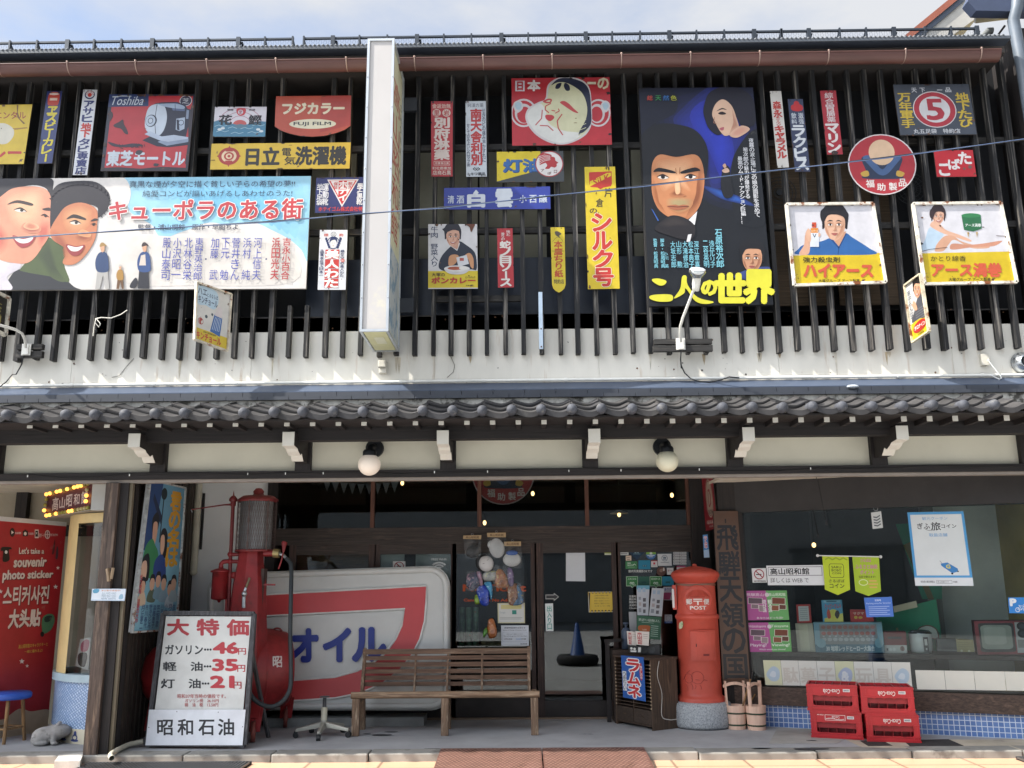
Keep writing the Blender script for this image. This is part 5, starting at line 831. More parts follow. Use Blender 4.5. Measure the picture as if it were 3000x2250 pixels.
for sgn, xx in ((1, xb-.0185), (-1, xa+.0185)):
    pl = (Vector((xx, 0, 0)), Vector((sgn, 0, 0)))
    mb = MB(); hz = z1b-z0b
    mb.box(xx-.002, xx+.002, YF+.03, YB-.03, z0b+.03, z1b-.03, M('#dcd8b4', .5, var=.04))
    for k_, ch in enumerate('高山昭和館'):
        vs0, fs0 = glyph(ch, .0); bb = bbox(vs0); zc3 = z1b-hz*(.1+.115*k_)
        mb.mesh([(xx+sgn*.003, (YF+.14+.4*(v[0]-bb[0])/(bb[2]-bb[0])) if sgn > 0 else (YF+.54-.4*(v[0]-bb[0])/(bb[2]-bb[0])), zc3-hz*.1*(bb[3]-v[1])/(bb[3]-bb[1])) for v in vs0], fs0, M('#b8372e', .5))
    tx = 'SHOWA MUSEUM'
    for k_, ch in enumerate(tx):
        if ch == ' ': continue
        vs0, fs0 = glyph(ch, .0); bb = bbox(vs0); zc3 = z1b-hz*(.12+.04*k_)
        mb.mesh([(xx+sgn*.003, (YF+.58+.07*(v[0]-bb[0])/(bb[2]-bb[0])) if sgn > 0 else (YF+.13-.07*(v[0]-bb[0])/(bb[2]-bb[0])), zc3-.07*(bb[3]-v[1])/(bb[3]-bb[1])) for v in vs0], fs0, M('#3a3a40', .5))
    mb.box(xx+.0022*sgn-.0005, xx+.0022*sgn+.0005, YF+.06, YB-.06, z0b+.06, z0b+hz*.3, M('#c4c8c4', .5, var=.1, scale=3, spot='#7f98a8', spotr=(.5, .56), spots=6)); mb.obj('side_panel', lb)
for v_ in (320, 640):
    mb = MB(); z = W('A2', 1240, 860, 8.2).z if v_ == 320 else W('B2', 1240, 1100, 8.2).z
    mb.box(xb, xb+.13, YB-.03, YB+.008, z-.07, z+.07, M('#23262c', .5)); mb.obj('wall_bracket', lb)
# small things on the siding
mb = MB(); c0, c1 = W('B2', 988, 1535, 8.22), W('B2', 1052, 1632, 8.22); gw_ = M('#d0cbbd', .5, var=.06)
mb.box(c0.x+.004, c1.x, 8.255, 8.3, c1.z, c1.z+.05, gw_); mb.box(c0.x, c1.x-.004, 8.22, 8.298, c1.z+.052, c0.z, gw_); tag(mb.obj('outdoor_sensor', bevel=.006), 'small cream sensor box on the white siding below the light box', 'sensor')
mb = MB(); c0, c1 = W('B4', 1870, 1480, 8.24), W('B4', 1950, 1570, 8.24); mb.box(c0.x, c1.x-.01, 8.255, 8.3, c1.z, c0.z, gw_); mb.tube([W('B4', 1925, 1540, 8.23), W('B4', 1970, 1600, 8.22), W('B4', 2020, 1659, 8.22), W('C4', 2030, 160, 8.22), W('C4', 2010, 170, 8.22), W('C4', 1940, 135, 8.25)], .006, M('#e2e2de', .5), 6); mb.ball(W('B4', 1925, 1540, 8.235), .012, .012, .016, gw_, 10); tag(mb.obj('outdoor_socket'), 'cream outdoor socket with a white plug and cord on the siding', 'socket')
mb = MB(); c = W('B4', 2195, 1560, 8.29); st = M('#b4b8bc', .25, .9); mb.lathe(c, [(.0, 0), (.105, 0), (.1, .02), (.075, .05), (.06, .09), (.052, .092), (.052, .06), (0, .05)], st, 24, (0, -1, 0)); mb.cyl(c+Vector((.01, -.07, -.005)), .05, .024, M('#15161a', .6), 20, (0, -1, 0)); tag(mb.obj('vent_cap'), 'round steel vent cap on the siding at the right edge', 'vent')
mb = MB(); p, q = W('B3', 228, 985, 8.19), W('B3', 238, 1445, 8.19); mb.box(p.x-.017, p.x+.02, 8.18, 8.2, q.z, p.z, M('#bfd0e0', .4, var=.06));
for z in (p.z-.42*(p.z-q.z)*1.55, q.z+.02): mb.ball((p.x+.004, 8.179, z), .008, .004, .008, M('#5a3a28', .7), 8)
tag(mb.obj('metal_strip'), 'pale blue metal strip nailed over one slat below the wide blue sign', 'strip')
# gooseneck lamps
def goose(name, lab, plate, arm, bulb_a, bulb_b, cable, batten_y):
    wp = M('#dcdad2', .4, var=.04); r_ = thing(name, lab, 'lamp', tuple(plate), 'gooseneck lamps below the signs')
    mb = MB(); mb.box(plate.x-.042, plate.x+.042, plate.y-.008, plate.y, plate.z-.055, plate.z+.055, wp); mb.box(plate.x-.026, plate.x+.026, plate.y-.022, plate.y-.008, plate.z-.05, plate.z+.05, wp); mb.obj('base_plate', r_)
    mb = MB(); mb.tube(arm, .0125, wp, 10); mb.obj('arm', r_)
    d = (bulb_b-bulb_a).normalized(); l_ = (bulb_b-bulb_a).length
    mb = MB(); mb.lathe(bulb_a, [(0, -.04), (.03, -.035), (.032, .0), (.036, .02), (.036, l_*.5), (.044, l_*.55)], wp, 20, d); mb.obj('socket', r_)
    mb = MB(); mb.lathe(bulb_a, [(.036, l_*.5), (.045, l_*.58), (.068, l_*.78), (.074, l_*.9), (.068, l_)], M('#bfc4c6', .12, .85, var=.05), 22, d); mb.lathe(bulb_a, [(.068, l_), (.05, l_+.012), (0, l_+.018)], M('#dfe4e6', .1, .2), 22, d); mb.obj('bulb', r_)
    mb = MB(); mb.tube(cable, .006, M('#17181a', .6), 6); mb.obj('cable', r_)
def lerpY(t, pts): return [W(t, a, b, y) for a, b, y in pts]
goose('gooseneck_lamp', 'white gooseneck lamp in front of the tall black film board', W('B3', 1365, 1405, 8.14), lerpY('B3', [(1368, 1385, 8.1), (1362, 1330, 8.03), (1365, 1260, 7.97), (1385, 1190, 7.9), (1420, 1100, 7.8), (1455, 1010, 7.7), (1478, 950, 7.62)]), W('B3', 1490, 940, 7.6), W('B3', 1503, 800, 7.52), lerpY('B3', [(1370, 1450, 8.14), (1366, 1530, 8.2), (1372, 1600, 8.24)])+lerpY('C3', [(1372, 60, 8.25), (1400, 120, 8.24), (1450, 165, 8.2), (1520, 188, 8.16), (1600, 194, 8.16), (1690, 175, 8.2), (1760, 150, 8.24), (1840, 157, 8.25)]), 0)
goose('gooseneck_lamp', 'white gooseneck lamp arm at the left edge below the two laughing faces', W('B1', 215, 1450, 8.14), lerpY('B1', [(208, 1430, 8.1), (202, 1370, 8.0), (180, 1320, 7.9), (130, 1290, 7.8), (60, 1268, 7.7), (0, 1252, 7.6), (-60, 1238, 7.55)]), W('B1', -80, 1232, 7.52), W('B1', -200, 1180, 7.45), lerpY('B1', [(190, 1500, 8.14), (175, 1570, 8.22), (130, 1650, 8.25)])+lerpY('C1', [(100, 130, 8.25), (50, 190, 8.2), (0, 228, 8.2), (-60, 240, 8.25)]), 0)
# loose cord tied to a slat
mb = MB(); cw = M('#d8d4c8', .5)
mb.tube(lerpY('B1', [(1030, 1130, 8.18), (980, 1165, 8.16), (900, 1195, 8.15), (820, 1190, 8.15), (775, 1200, 8.14), (770, 1230, 8.14), (800, 1268, 8.14), (815, 1240, 8.14), (780, 1200, 8.14), (765, 1250, 8.14), (755, 1340, 8.15)]), .005, cw, 6); mb.tube(lerpY('B1', [(782, 1000, 8.19), (780, 1180, 8.17), (778, 1300, 8.16)]), .004, M('#1a1a1c', .6), 6); mb.ball(W('B1', 778, 1298, 8.16), .014, .014, .02, M('#1a1a1c', .6), 8)
tag(mb.obj('loose_cord'), 'loose white cord knotted round a slat below the wide film board', 'cord')
# overhead cable
mb = MB(); pts = [(-200, 716), (0, 698), (400, 674), (800, 648), (1050, 628), (1301, 607), (1600, 576), (1883, 544), (2200, 509), (2600, 460), (3000, 409), (3300, 371)]; YW = 6.6
mb.tube([onp(*p, PY(YW)) for p in pts], .0052, M('#23262c', .5), 6); mb.tube([onp(u, v+(3 if i % 2 else -2), PY(YW-.01)) for i, (u, v) in enumerate(pts)], .0035, M('#4d5f80', .5), 6)
tag(mb.obj('overhead_cable'), 'thin twisted cable crossing the whole street front before the signs', 'cable')
# globe lamps under the eave
for t, pa, ga, lab, gm_ in (('C2', (962, 728), (918, 860), 'left', M('#ded0c0', .35, var=.03, emit=.12)), ('C3', (1215, 715), (1257, 832), 'right', M('#d3ceb4', .35, var=.04))):
    P0 = W(t, *pa, 8.42); G = W(t, *ga, 8.2); r_ = thing('globe_lamp', ('round white globe lamp above the bench, with a faint warm glow' if lab == 'left' else 'round cream globe lamp above the red pillar box, unlit'), 'lamp', tuple(P0), 'globe lamps under the eave')
    bk = M('#15181c', .5, var=.1); mb = MB(); mb.cyl(P0+Vector((0, .03, 0)), .083, .05, bk, 28, (0, -1, 0)); mb.obj('back_plate', r_)
    mb = MB(); t1 = G+Vector((0, 0, .085)); mb.tube([P0+Vector((0, -.02, -.0)), P0+Vector((0, -.1, -.0)), Vector((t1.x, t1.y+.02, t1.z+.07)), t1+Vector((0, 0, .03))], .03, bk, 14); mb.lathe(t1+Vector((0, 0, -.02)), [(.062, 0), (.062, .05), (.05, .07), (0, .075)], bk, 24); mb.obj('neck', r_)
    mb = MB(); mb.ball(G, .102, .102, .1, gm_, 28); mb.obj('globe', r_)
# ------------------------------------------------------------------ price board
a_, b_ = onp(*K('D1', 1180, 1480), PZ(.02)), onp(*K('D1', 1975, 1488), PZ(.02)); c_ = onp(*K('D1', 1315, 395), PY(a_.y+.2)); PB = P3(a_, b_, c_)
pbd = thing('price_board', 'white fuel price board with red prices in a dark wooden frame on the platform', 'price board', tuple((a_+b_)/2))
D = lambda a, b, o=0.: onp(*K('D1', a, b), PB)+PB[1]*o
mb = MB(); fm2 = wood('#47474a', 'z', '#6e6f72'); crn = [D(1325, 405), D(2060, 410), D(1985, 1470), D(1195, 1465)]
for i in range(4): mb.bar(crn[i], crn[(i+1) % 4], .04, .04, fm2, up=PB[1])
for a in (1190, 1950): q = D(a, 1480); mb.bar(q+Vector((0, .05, .03)), Vector((q.x, q.y+.05, 0)), .03, .03, M('#8d9398', .4, .6))
for a in (1230, 1950): q = D(a, 1300, -.03); mb.bar(D(1400 if a < 1500 else 1980, 460, -.03), Vector((q.x+.1, q.y+.55, .0)), .03, .03, fm2)
mb.obj('frame', pbd)
pi = [('T!', '#a82c34', '大', (1358, 455, 1527, 582), {'b': .05}), ('T!', '#a82c34', '特', (1598, 455, 1770, 582), {'b': .05}), ('T!', '#a82c34', '価', (1842, 458, 2012, 584), {'b': .05})]
for y_, tx, bx, pr, px in ((0, 'ガソリン', ((1340, 662, 1642, 738),), '46', (1732, 644, 1926, 730)), (1, '軽油', ((1322, 800, 1428, 872), (1546, 800, 1640, 872)), '35', (1728, 780, 1920, 870)), (2, '灯油', ((1306, 938, 1414, 1012), (1530, 938, 1624, 1012)), '21', (1712, 916, 1890, 1006))):
    if len(bx) == 1: pi.append(('T!', '#26282c', tx, bx[0], {'b': .04}))
    else: pi += [('T!', '#26282c', tx[i], bx[i], {'b': .04}) for i in (0, 1)]
    pi += [('E!', '#26282c', bx[-1][2]+20+22*i, (bx[-1][1]+bx[-1][3])/2, 9, 9) for i in range(3)]+[('T!', '#b02c36', pr, px, {'b': .06}), ('T!', '#a82c34', '円', (px[2]+4, px[1]+45, px[2]+66, px[3]+10), {'b': .03})]
pi += [('T!', '#b86a68', '昭和37年当時の値段です。', (1438, 1060, 1830, 1094)), ('T!', '#b86a68', 'ガソリン税　26.10円', (1500, 1100, 1772, 1128)), ('T!', '#b86a68', '軽　油　税　12.50円', (1498, 1132, 1768, 1162))]
S('face_panel', '', '', 'D1', (1345, 430, 2035, 433, 1970, 1190, 1255, 1185), '#d3d4d0', pi, pl=(PB[0]+PB[1]*.008, PB[1]), fin='b', parent=pbd)
S('name_panel', '', '', 'D1', (1208, 1186, 1990, 1186, 1965, 1475, 1178, 1475), '#dcdfe4', [('T!', '#1f2024', c, b, {'b': .035}) for c, b in (('昭', (1275, 1270, 1398, 1392)), ('和', (1440, 1265, 1562, 1392)), ('石', (1610, 1270, 1734, 1392)), ('油', (1768, 1262, 1894, 1392)))]+[('E!', '#55585c', x, y, 4, 4) for x, y in ((1433, 1203), (1768, 1207), (1206, 1330), (1966, 1325))], pl=(PB[0]+PB[1]*.03, PB[1]), fin='b', parent=pbd)

# ------------------------------------------------------------------ old petrol pump
RP = M('#8f2427', .45, var=.25, scale=4, spot='#4a201d', spotr=(.56, .74), spots=4); RPD = M('#7d2a2b', .5, var=.2, scale=5, spot='#4a2422', spotr=(.55, .7), spots=4); STL = M('#b4b8bb', .3, .85, var=.1)
YPM = 9.4; E6 = lambda a, b, y=YPM: W('E6', a, b, y)
pc = E6(770, 740); cx, cy = pc.x, YPM
pump = thing('petrol_pump', 'tall old red petrol pump with a caged glass cylinder and a round red tank', 'petrol pump', (cx, cy, 0))
zA = lambda b: E6(770, b).z
k6 = (E6(870, 740).x-E6(770, 740).x)/100
mb = MB(); mb.lathe((cx-.03, cy, 0), [(.225, .62), (.2, zA(1600)), (.17, zA(1100)), (.135, zA(860)), (.125, zA(735))], RP, 8, sm=False)
mb.lathe((cx-.03, cy, 0), [(.128, zA(862)), (.134, zA(858)), (.128, zA(852))], RPD, 8); mb.obj('column', pump)
mb = MB(); mb.box(cx+.10, cx+.13, cy-.06, cy+.06, zA(1540), zA(930), M('#4a3a34', .7, var=.3)); mb.bar(E6(880, 1105, 9.3), E6(1005, 1105, 9.3), .016, .016, RP); mb.obj('side_channel', pump)
gx = E6(790, 500).x; gz0, gz1, gr_ = zA(732), zA(182), k6*208
mb = MB(); mb.lathe((gx, cy, 0), [(gr_*.86, gz0), (gr_*.86, gz1)], M('#8c8f90', .25, .1, var=.25, scale=1.2, stretch=(4, 4, .4)), 28); mb.obj('cylinder', pump)
mb = MB(); cg = M('#5a4b47', .5, .5); n_ = 52; rows = 30
for sg in (1, -1):
    for i in range(n_):
        pts = []
        for j in range(11):
            a = 2*math.pi*(i+sg*j*.42)/n_; pts.append(Vector((gx+gr_*math.cos(a), cy+gr_*math.sin(a), gz0+(gz1-gz0)*j/10)))
        for j in range(10):
            t_ = Vector((-(pts[j].y-cy), pts[j].x-gx, 0)).normalized()*.0022; mb.face([pts[j]-t_, pts[j]+t_, pts[j+1]+t_, pts[j+1]-t_], cg)
for zz in (gz0, gz1): mb.lathe((gx, cy, zz), [(gr_-.004, -.012), (gr_+.005, -.012), (gr_+.005, .012), (gr_-.004, .012)], RPD, 32)
for a in (.2, 1.3, 2.5, 3.7, 4.6, 5.6): mb.box(gx+gr_*math.cos(a)-.006, gx+gr_*math.cos(a)+.006, cy+gr_*math.sin(a)-.006, cy+gr_*math.sin(a)+.006, gz0, gz1, cg)
mb.obj('cage', pump)
mb = MB(); mb.lathe((gx+.01, cy, gz1), [(gr_+.01, 0), (gr_+.012, .015), (gr_*.8, .05), (.06, .06), (.05, .075), (.055, .1), (.03, .13), (0, .135)], RPD, 32); mb.obj('cap', pump)
mb = MB(); px0, px1 = E6(540, 190), E6(490, 1400)
mb.tube([px0, E6(510, 800), px1, Vector((px1.x, px1.y, .6))], .019, RPD, 12); mb.lathe(px0, [(.02, -.03), (.026, -.02), (.026, .0), (.044, .012), (.04, .035), (.02, .06), (.008, .065), (.006, .09), (0, .12)], RPD, 16)
mb.lathe(E6(540, 215), [(.027, -.02), (.027, .02)], RPD, 14); mb.tube([E6(535, 218), E6(440, 222), E6(75, 275, 9.2)], [.012, .008, .005], RPD, 8); mb.tube([E6(75, 275, 9.2), E6(88, 305, 9.2)], .005, STL, 6)
for y_ in (770, 848): mb.tube([E6(505, y_), E6(665, y_)], .019, RP, 12); mb.ball(E6(508, y_), .03, .03, .03, RP, 12)
mb.tube([E6(490, 1005), E6(640, 1000)], .016, RP, 10); mb.lathe(E6(550, 1000), [(.0, -.035), (.028, -.03), (.028, .03), (0, .035)], RP, 12); mb.obj('pipe', pump)
mb = MB(); fcx = E6(400, 1000); mb.lathe((fcx.x, fcx.y, 0), [(0, zA(1300)), (.012, zA(1295)), (.02, zA(1275)), (.075, zA(1262)), (.082, zA(1250)), (.08, zA(965)), (.1, zA(962)), (.1, zA(948)), (.05, zA(925)), (.024, zA(918)), (.024, zA(900))], RP, 24)
mb.tube([Vector((fcx.x, fcx.y, zA(905))), Vector((fcx.x, fcx.y, zA(870))), Vector((fcx.x+.02, fcx.y, zA(848))), E6(490, 845)], .022, RP, 12); mb.obj('filter_can', pump)
mb = MB(); mb.tube([E6(720, 1030, 9.22), E6(700, 1090, 9.2), E6(680, 1140, 9.18)], .014, M('#8a7a62', .4, .6), 10); mb.tube([E6(680, 1140, 9.18), E6(660, 1200, 9.17), E6(655, 1360, 9.17)], [.014, .018, .02], STL, 12); mb.ball(E6(662, 1205, 9.15), .028, .026, .028, STL, 14); mb.obj('nozzle', pump)
mb = MB(); mb.cyl(E6(880, 760, 9.3), .03, .1, RP, 14, (1, 0, 0)); mb.cyl(E6(985, 755, 9.3), .045, .06, M('#a89868', .4, .7), 16, (1, 0, -.08)); mb.tube([E6(1045, 765, 9.3), E6(1090, 775, 9.3), E6(1125, 815, 9.3)], .016, STL, 10); mb.obj('valve', pump)
mb = MB(); mb.tube([E6(1040, 930, 9.28), E6(1070, 850, 9.26), E6(1095, 740, 9.26)], .008, RP, 8); mb.tube([E6(1095, 740, 9.26), E6(1105, 640, 9.26), E6(1110, 625, 9.26)], [.012, .03, .02], RP, 12); mb.obj('lever', pump)
E7 = lambda a, b, y: W('E7', a, b, y)
mb = MB(); hz = [E6(1125, 815, 9.3), E6(1160, 850, 9.28), E6(1182, 920, 9.25), E6(1178, 1200, 9.15), E6(1172, 1500, 9.08)]+[E7(*p) for p in ((1355, 200, 9.05), (1362, 500, 9.02), (1360, 800, 9.0), (1330, 920, 8.98), (1260, 1020, 8.96), (1150, 1085, 8.95), (1040, 1085, 8.95), (930, 1030, 8.95), (850, 940, 8.95), (800, 820, 9.0))]
def cat(pts, n=5):
    o = []
    for i in range(len(pts)-1):
        p0, p1, p2, p3 = pts[max(i-1, 0)], pts[i], pts[i+1], pts[min(i+2, len(pts)-1)]
        for j in range(n): t = j/n; o.append(.5*((2*p1)+(p2-p0)*t+(2*p0-5*p1+4*p2-p3)*t*t+(3*p1-p0-3*p2+p3)*t**3))
    return o+[pts[-1]]
mb.tube(cat(hz), .021, M('#2b3236', .6, var=.1), 12); mb.obj('hose', pump)
tr = W('D2', 283, 900, 9.85); tA = Vector((-3.71, 9.12, 0)); tz0, tz1 = W('D2', 100, 1170, 9.55).z, W('D2', 100, 570, 9.55).z; trd = .405; tzc = (tz0+tz1)/2; tA.z = tzc; tB = Vector((tr.x, 9.8, tzc)); tax = (tB-tA).normalized(); tl_ = (tB-tA).length; tpe = Vector((tax.y, -tax.x, 0))
mb = MB(); mb.lathe(tA, [(0, 0), (trd*.4, .03), (trd*.62, .1), (trd*.78, .22), (trd*.9, .36), (trd*.98, .5), (trd, .6), (trd, tl_-.3), (trd*.985, tl_-.2), (trd*.9, tl_-.06), (trd*.86, tl_-.04), (trd*.5, tl_-.01), (0, tl_)], RP, 40, tax)
for xx in (.3, tl_-.32): mb.lathe(tA+tax*xx, [(trd+.001, -.012), (trd+.007, 0), (trd+.001, .012)], RP, 40, tax)
mb.tube(cat([E7(1110, 140, 9.7), E7(1160, 95, 9.66), E7(1215, 95, 9.66), E7(1250, 130, 9.66)]), .01, RPD, 8); tank = mb.obj('tank', pump)
vs0, fs0 = glyph('昭', 0); bb = bbox(vs0); mb = MB()
for i in range(4):
    e = .03; pts = []
    for v in vs0:
        s_, t_ = (v[0]-bb[0]+e*math.cos(i*1.57))/(bb[2]-bb[0]), (v[1]-bb[1]+e*math.sin(i*1.57))/(bb[3]-bb[1]); th_ = .12+.26*t_; r_ = trd*(1.004-.03*max(0, s_))+.0003*i
        pts.append(tA+tax*(tl_-.27+.09*s_)+tpe*r_*math.cos(th_)+Vector((0, 0, r_*math.sin(th_))))
    mb.mesh(pts, fs0, M('#d8d0cc', .5))
mb.obj('tank_lettering', tank)
for t, a, b, y in (('D1', 2050, 1385, 8.98), ('D1', 1215, 1385, 9.1), ('D2', 240, 1250, 9.85)):
    c = W(t, a, b, y); c.z = .095; mb = MB(); CI = M('#7a4038', .6, .2, var=.2)
    mb.lathe(c, [(.072, -.02), (.093, -.02), (.093, .02), (.072, .02), (.072, -.02)], CI, 28, (1, .25, 0)); mb.lathe(c, [(0, -.025), (.022, -.025), (.022, .025), (0, .025)], CI, 14, (1, .25, 0))
    for i in range(6): a_ = i*math.pi/3+.3; e = Vector((-.25*math.cos(a_), math.cos(a_), math.sin(a_))).normalized()*.078; mb.bar(c, c+e, .014, .01, CI, up=(1, 0, 0))
    wh = mb.obj('wheel', pump); mb = MB()
    for sx in (-.03, .03): mb.bar(c+Vector((sx, 0, 0)), Vector((c.x+sx*1.3-.01, c.y+.12, tz0+.1)), .012, .06, RP, up=(1, 0, 0))
    mb.bar(Vector((c.x-.01, c.y+.06, .2)), Vector((c.x-.01, c.y+.16, tz0+.14)), .09, .05, RP); mb.obj('fork', wh)

# ------------------------------------------------------------------ moulded sign leaning behind the bench
YM = 10.02; pa, pb2, pc2 = onp(*K('E1', 300, 1520), PY(YM-.08)), onp(*K('E1', 1700, 1520), PY(YM-.08)), onp(*K('E1', 300, 100), PY(YM+.12)); PM = P3(pa, pb2, pc2)
MW = M('#c9cbc8', .35, var=.05, scale=2); msg = thing('moulded_sign', 'big white moulded plastic sign with a red swoosh leaning behind the bench', 'sign', tuple((pa+pb2)/2))
def rrect(x0, y0, x1, y1, r, n=6):
    o = []
    for cx_, cy_, a0 in ((x0+r, y0+r, 180), (x1-r, y0+r, 270), (x1-r, y1-r, 0), (x0+r, y1-r, 90)):
        for i in range(n+1): a = rad(a0+90*i/n); o.append((cx_+r*math.cos(a), cy_+r*math.sin(a)))
    return o
def sk(p): return (p[0], p[1]+(1700-p[0])*.035*(1-p[1]/1500))
mp2 = lambda p, o=0.: onp(*K('E1', *sk(p)), PM)+PM[1]*o
out1, in1 = rrect(-600, 62, 1858, 1525, 200), rrect(-520, 140, 1785, 1445, 150)
mb = MB(); mb.prism([mp2(p) for p in out1], -PM[1]*.1, MW)
mb.tube([mp2(p, .005) for p in rrect(-560, 100, 1822, 1485, 175)]+[mp2(rrect(-560, 100, 1822, 1485, 175)[0], .005)], .034, MW, 10, False); mb.obj('panel', msg)
mb = MB(); redm = M('#c0484a', .35, var=.05, scale=2); bead = M('#d4d6d4', .35)
o_ = [(-420, 318), (1622, 262), (1622, 430), (1606, 620), (1560, 800), (1480, 960), (1360, 1110), (1180, 1250), (950, 1350), (700, 1400), (200, 1432), (-200, 1430), (-420, 1430)]; i_ = [(-420, 1230), (200, 1215), (700, 1180), (920, 1120), (1080, 1040), (1210, 940), (1310, 800), (1375, 660), (1408, 492), (-420, 548)]
loop = o_+i_; mb.prism([mp2(p, .018) for p in loop], -PM[1]*.018, redm)
mb.tube([mp2(p, .014) for p in loop+loop[:1]], .012, bead, 8, False); mb.obj('red_swoosh', msg)
mb = MB(); blm = M('#1f3184', .35, var=.04)
for ch, (x0, y0, x1, y1) in (('オ', (268, 690, 520, 1010)), ('イ', (590, 690, 850, 1010)), ('ル', (885, 690, 1205, 1010))):
    vs0, fs0 = glyph(ch, 0); bb = bbox(vs0)
    for i in range(8):
        e = .05; mb.mesh([mp2((x0+(x1-x0)*(v[0]-bb[0]+e*math.cos(i*.785))/(bb[2]-bb[0]), y1-(y1-y0)*(v[1]-bb[1]+e*math.sin(i*.785))/(bb[3]-bb[1])), .02+.0002*i) for v in vs0], fs0, blm)
mb.obj('blue_lettering', msg)
mb = MB(); mb.box(pa.x-.3, pb2.x-.1, YM-.12, YM+.2, .0, .085, M('#8e908e', .7, var=.15)); tag(mb.obj('plinth_board'), 'low grey board along the floor under the moulded sign', 'board')

# ------------------------------------------------------------------ swivel foot left of the bench (its figure is not built)
hb = W('D2', 550, 1290, 9.3); sv = thing('swivel_base', 'grey five star swivel chair foot with castors left of the bench', 'chair base', (hb.x, hb.y, 0))
cm2 = M('#a9a79c', .4, .4, var=.12); mb = MB(); mb.lathe((hb.x, hb.y, 0), [(.034, .1), (.034, .14), (.03, .15)], cm2, 18); mb.lathe((hb.x, hb.y, 0), [(.03, .14), (.03, .27)], M('#c9c6b2', .45, .1, var=.1), 18); mb.lathe((hb.x, hb.y, 0), [(.018, .27), (.018, .36), (.05, .362), (.05, .37), (0, .372)], M('#6a6c6e', .4, .6), 18); mb.obj('post', sv)
for i in range(5):
    a = rad(200+72*i); e = Vector((math.cos(a), math.sin(a), 0)); o = Vector((hb.x, hb.y, 0)); mb = MB()
    p, q = o+e*.02+Vector((0, 0, .135)), o+e*.27+Vector((0, 0, .085)); s_ = e.cross(Vector((0, 0, 1)))
    mb.hexa([p-s_*.03-Vector((0, 0, .05)), p+s_*.03-Vector((0, 0, .05)), q+s_*.018-Vector((0, 0, .03)), q-s_*.018-Vector((0, 0, .03)), p-s_*.02, p+s_*.02, q+s_*.014, q-s_*.014], cm2); lg = mb.obj('star_leg', sv, bevel=.006)
    mb = MB(); w_ = o+e*.265; bk2 = M('#1d1e20', .5); mb.cyl(Vector((w_.x, w_.y, .026))-s_*.018, .026, .036, bk2, 16, s_); mb.box(w_.x-.014, w_.x+.014, w_.y-.014, w_.y+.014, .03, .062, bk2); mb.obj('castor', lg)

# ------------------------------------------------------------------ bench
BN = wood('#8a7058', 'x', '#b39c82', (.5, .68)); BNZ = wood('#7c634e', 'z', '#b8a48c', (.52, .7)); BND = wood('#6d5342', 'x', '#8c7460')
bl_, br_ = W('D2', 805, 1400, 9.31).x, W('D3', 185, 1388, 9.31).x; bm_ = W('D2', 1530, 1395, 9.31).x
bench = thing('slatted_bench', 'long weathered wooden slatted bench in front of the shop window', 'bench', ((bl_+br_)/2, 9.55, 0))
zse = W('D2', 1300, 1068, 9.29).z; YBk = 9.72; zbt, zbb = W('D2', 1500, 690, YBk+.06).z, W('D2', 1500, 990, YBk).z
mb = MB(); mb.tube([(bl_-.05, 9.3, zse), (br_+.05, 9.3, zse)], .032, BN, 14)
for i in range(6): y = 9.355+.058*i; mb.box(bl_+.0, br_-.0, y, y+.044, zse-.005-.006*i, zse+.02-.006*i, BN)
mb.obj('seat', bench)
for x_ in (bl_, bm_, br_):
    mb = MB(); mb.box(x_-.036, x_+.036, 9.275, 9.33, 0, zse-.03, BNZ); mb.obj('leg', bench, bevel=.005)
    mb = MB(); mb.bar((x_, 9.72, 0), (x_, 9.66, zse), .07, .05, BNZ, up=(1, 0, 0)); mb.obj('leg', bench, bevel=.005)
    mb = MB(); mb.box(x_-.03, x_+.03, 9.33, 9.67, zse-.075, zse-.028, BNZ); mb.obj('seat_rail', bench)
xb0, xb1 = W('D2', 890, 700, YBk+.06).x-.0, W('D3', 150, 690, YBk+.06).x
hs = [(693, 735), (748, 782), (800, 836), (856, 890), (908, 942), (960, 992)]
mb = MB()
for i, (a, b) in enumerate(hs):
    y = YBk+.06-.012*i; z1_, z0_ = W('D2', 1500, a, y).z, W('D2', 1500, b, y).z; e = .055 if i else .0
    mb.box(xb0-.03+e*.6, xb1-e*.4, y-.012, y+.014, z0_, z1_, BND if i else wood('#745c4a', 'x', '#94806c'))
mb.obj('backrest', bench)
for x_ in (xb0-.01, (xb0+xb1)/2+.0, xb1-.02, xb0+.52, xb1-.5):
    mb = MB(); w_ = .055 if x_ in (xb0-.01, xb1-.02) else .04; mb.bar((x_, 9.67, zse-.02), (x_, YBk+.088, zbt+(.004 if w_ > .05 else -.01)), w_, .03 if w_ > .05 else .02, BNZ, up=(1, 0, 0)); mb.obj('upright', bench)

# ------------------------------------------------------------------ pillar box
PX_, PY_ = 1.79, 9.78
pb3 = thing('pillar_box', 'red cylindrical post box with a domed cap on a round granite base', 'post box', (PX_, PY_, 0), rz=rad(-6))
RD = M('#c5503f', .5, var=.15, scale=2, spot='#9a3a2e', spotr=(.62, .8), spots=3.5, bump=.06)
mb = MB(); gran = M('#a9adb0', .8, var=.2, scale=60, spot='#75797c', spotr=(.55, .6), spots=90); mb.lathe((0, 0, 0), [(0, .005), (.285, .005), (.302, .03), (.305, .1), (.3, .2), (.29, .235), (.26, .25), (0, .252)], gran, 48); mb.lathe((0, 0, 0), [(.29, 0), (.29, .006)], BLK, 40); mb.obj('base', pb3, raw=True)
mb = MB(); mb.lathe((0, 0, 0), [(.245, .25), (.245, .275), (.238, .29), (.215, .305), (.212, .33), (.212, 1.05), (.22, 1.058), (.226, 1.075), (.222, 1.095), (.205, 1.105), (.203, 1.11), (.198, 1.42)], RD, 56); mb.obj('body', pb3, raw=True)
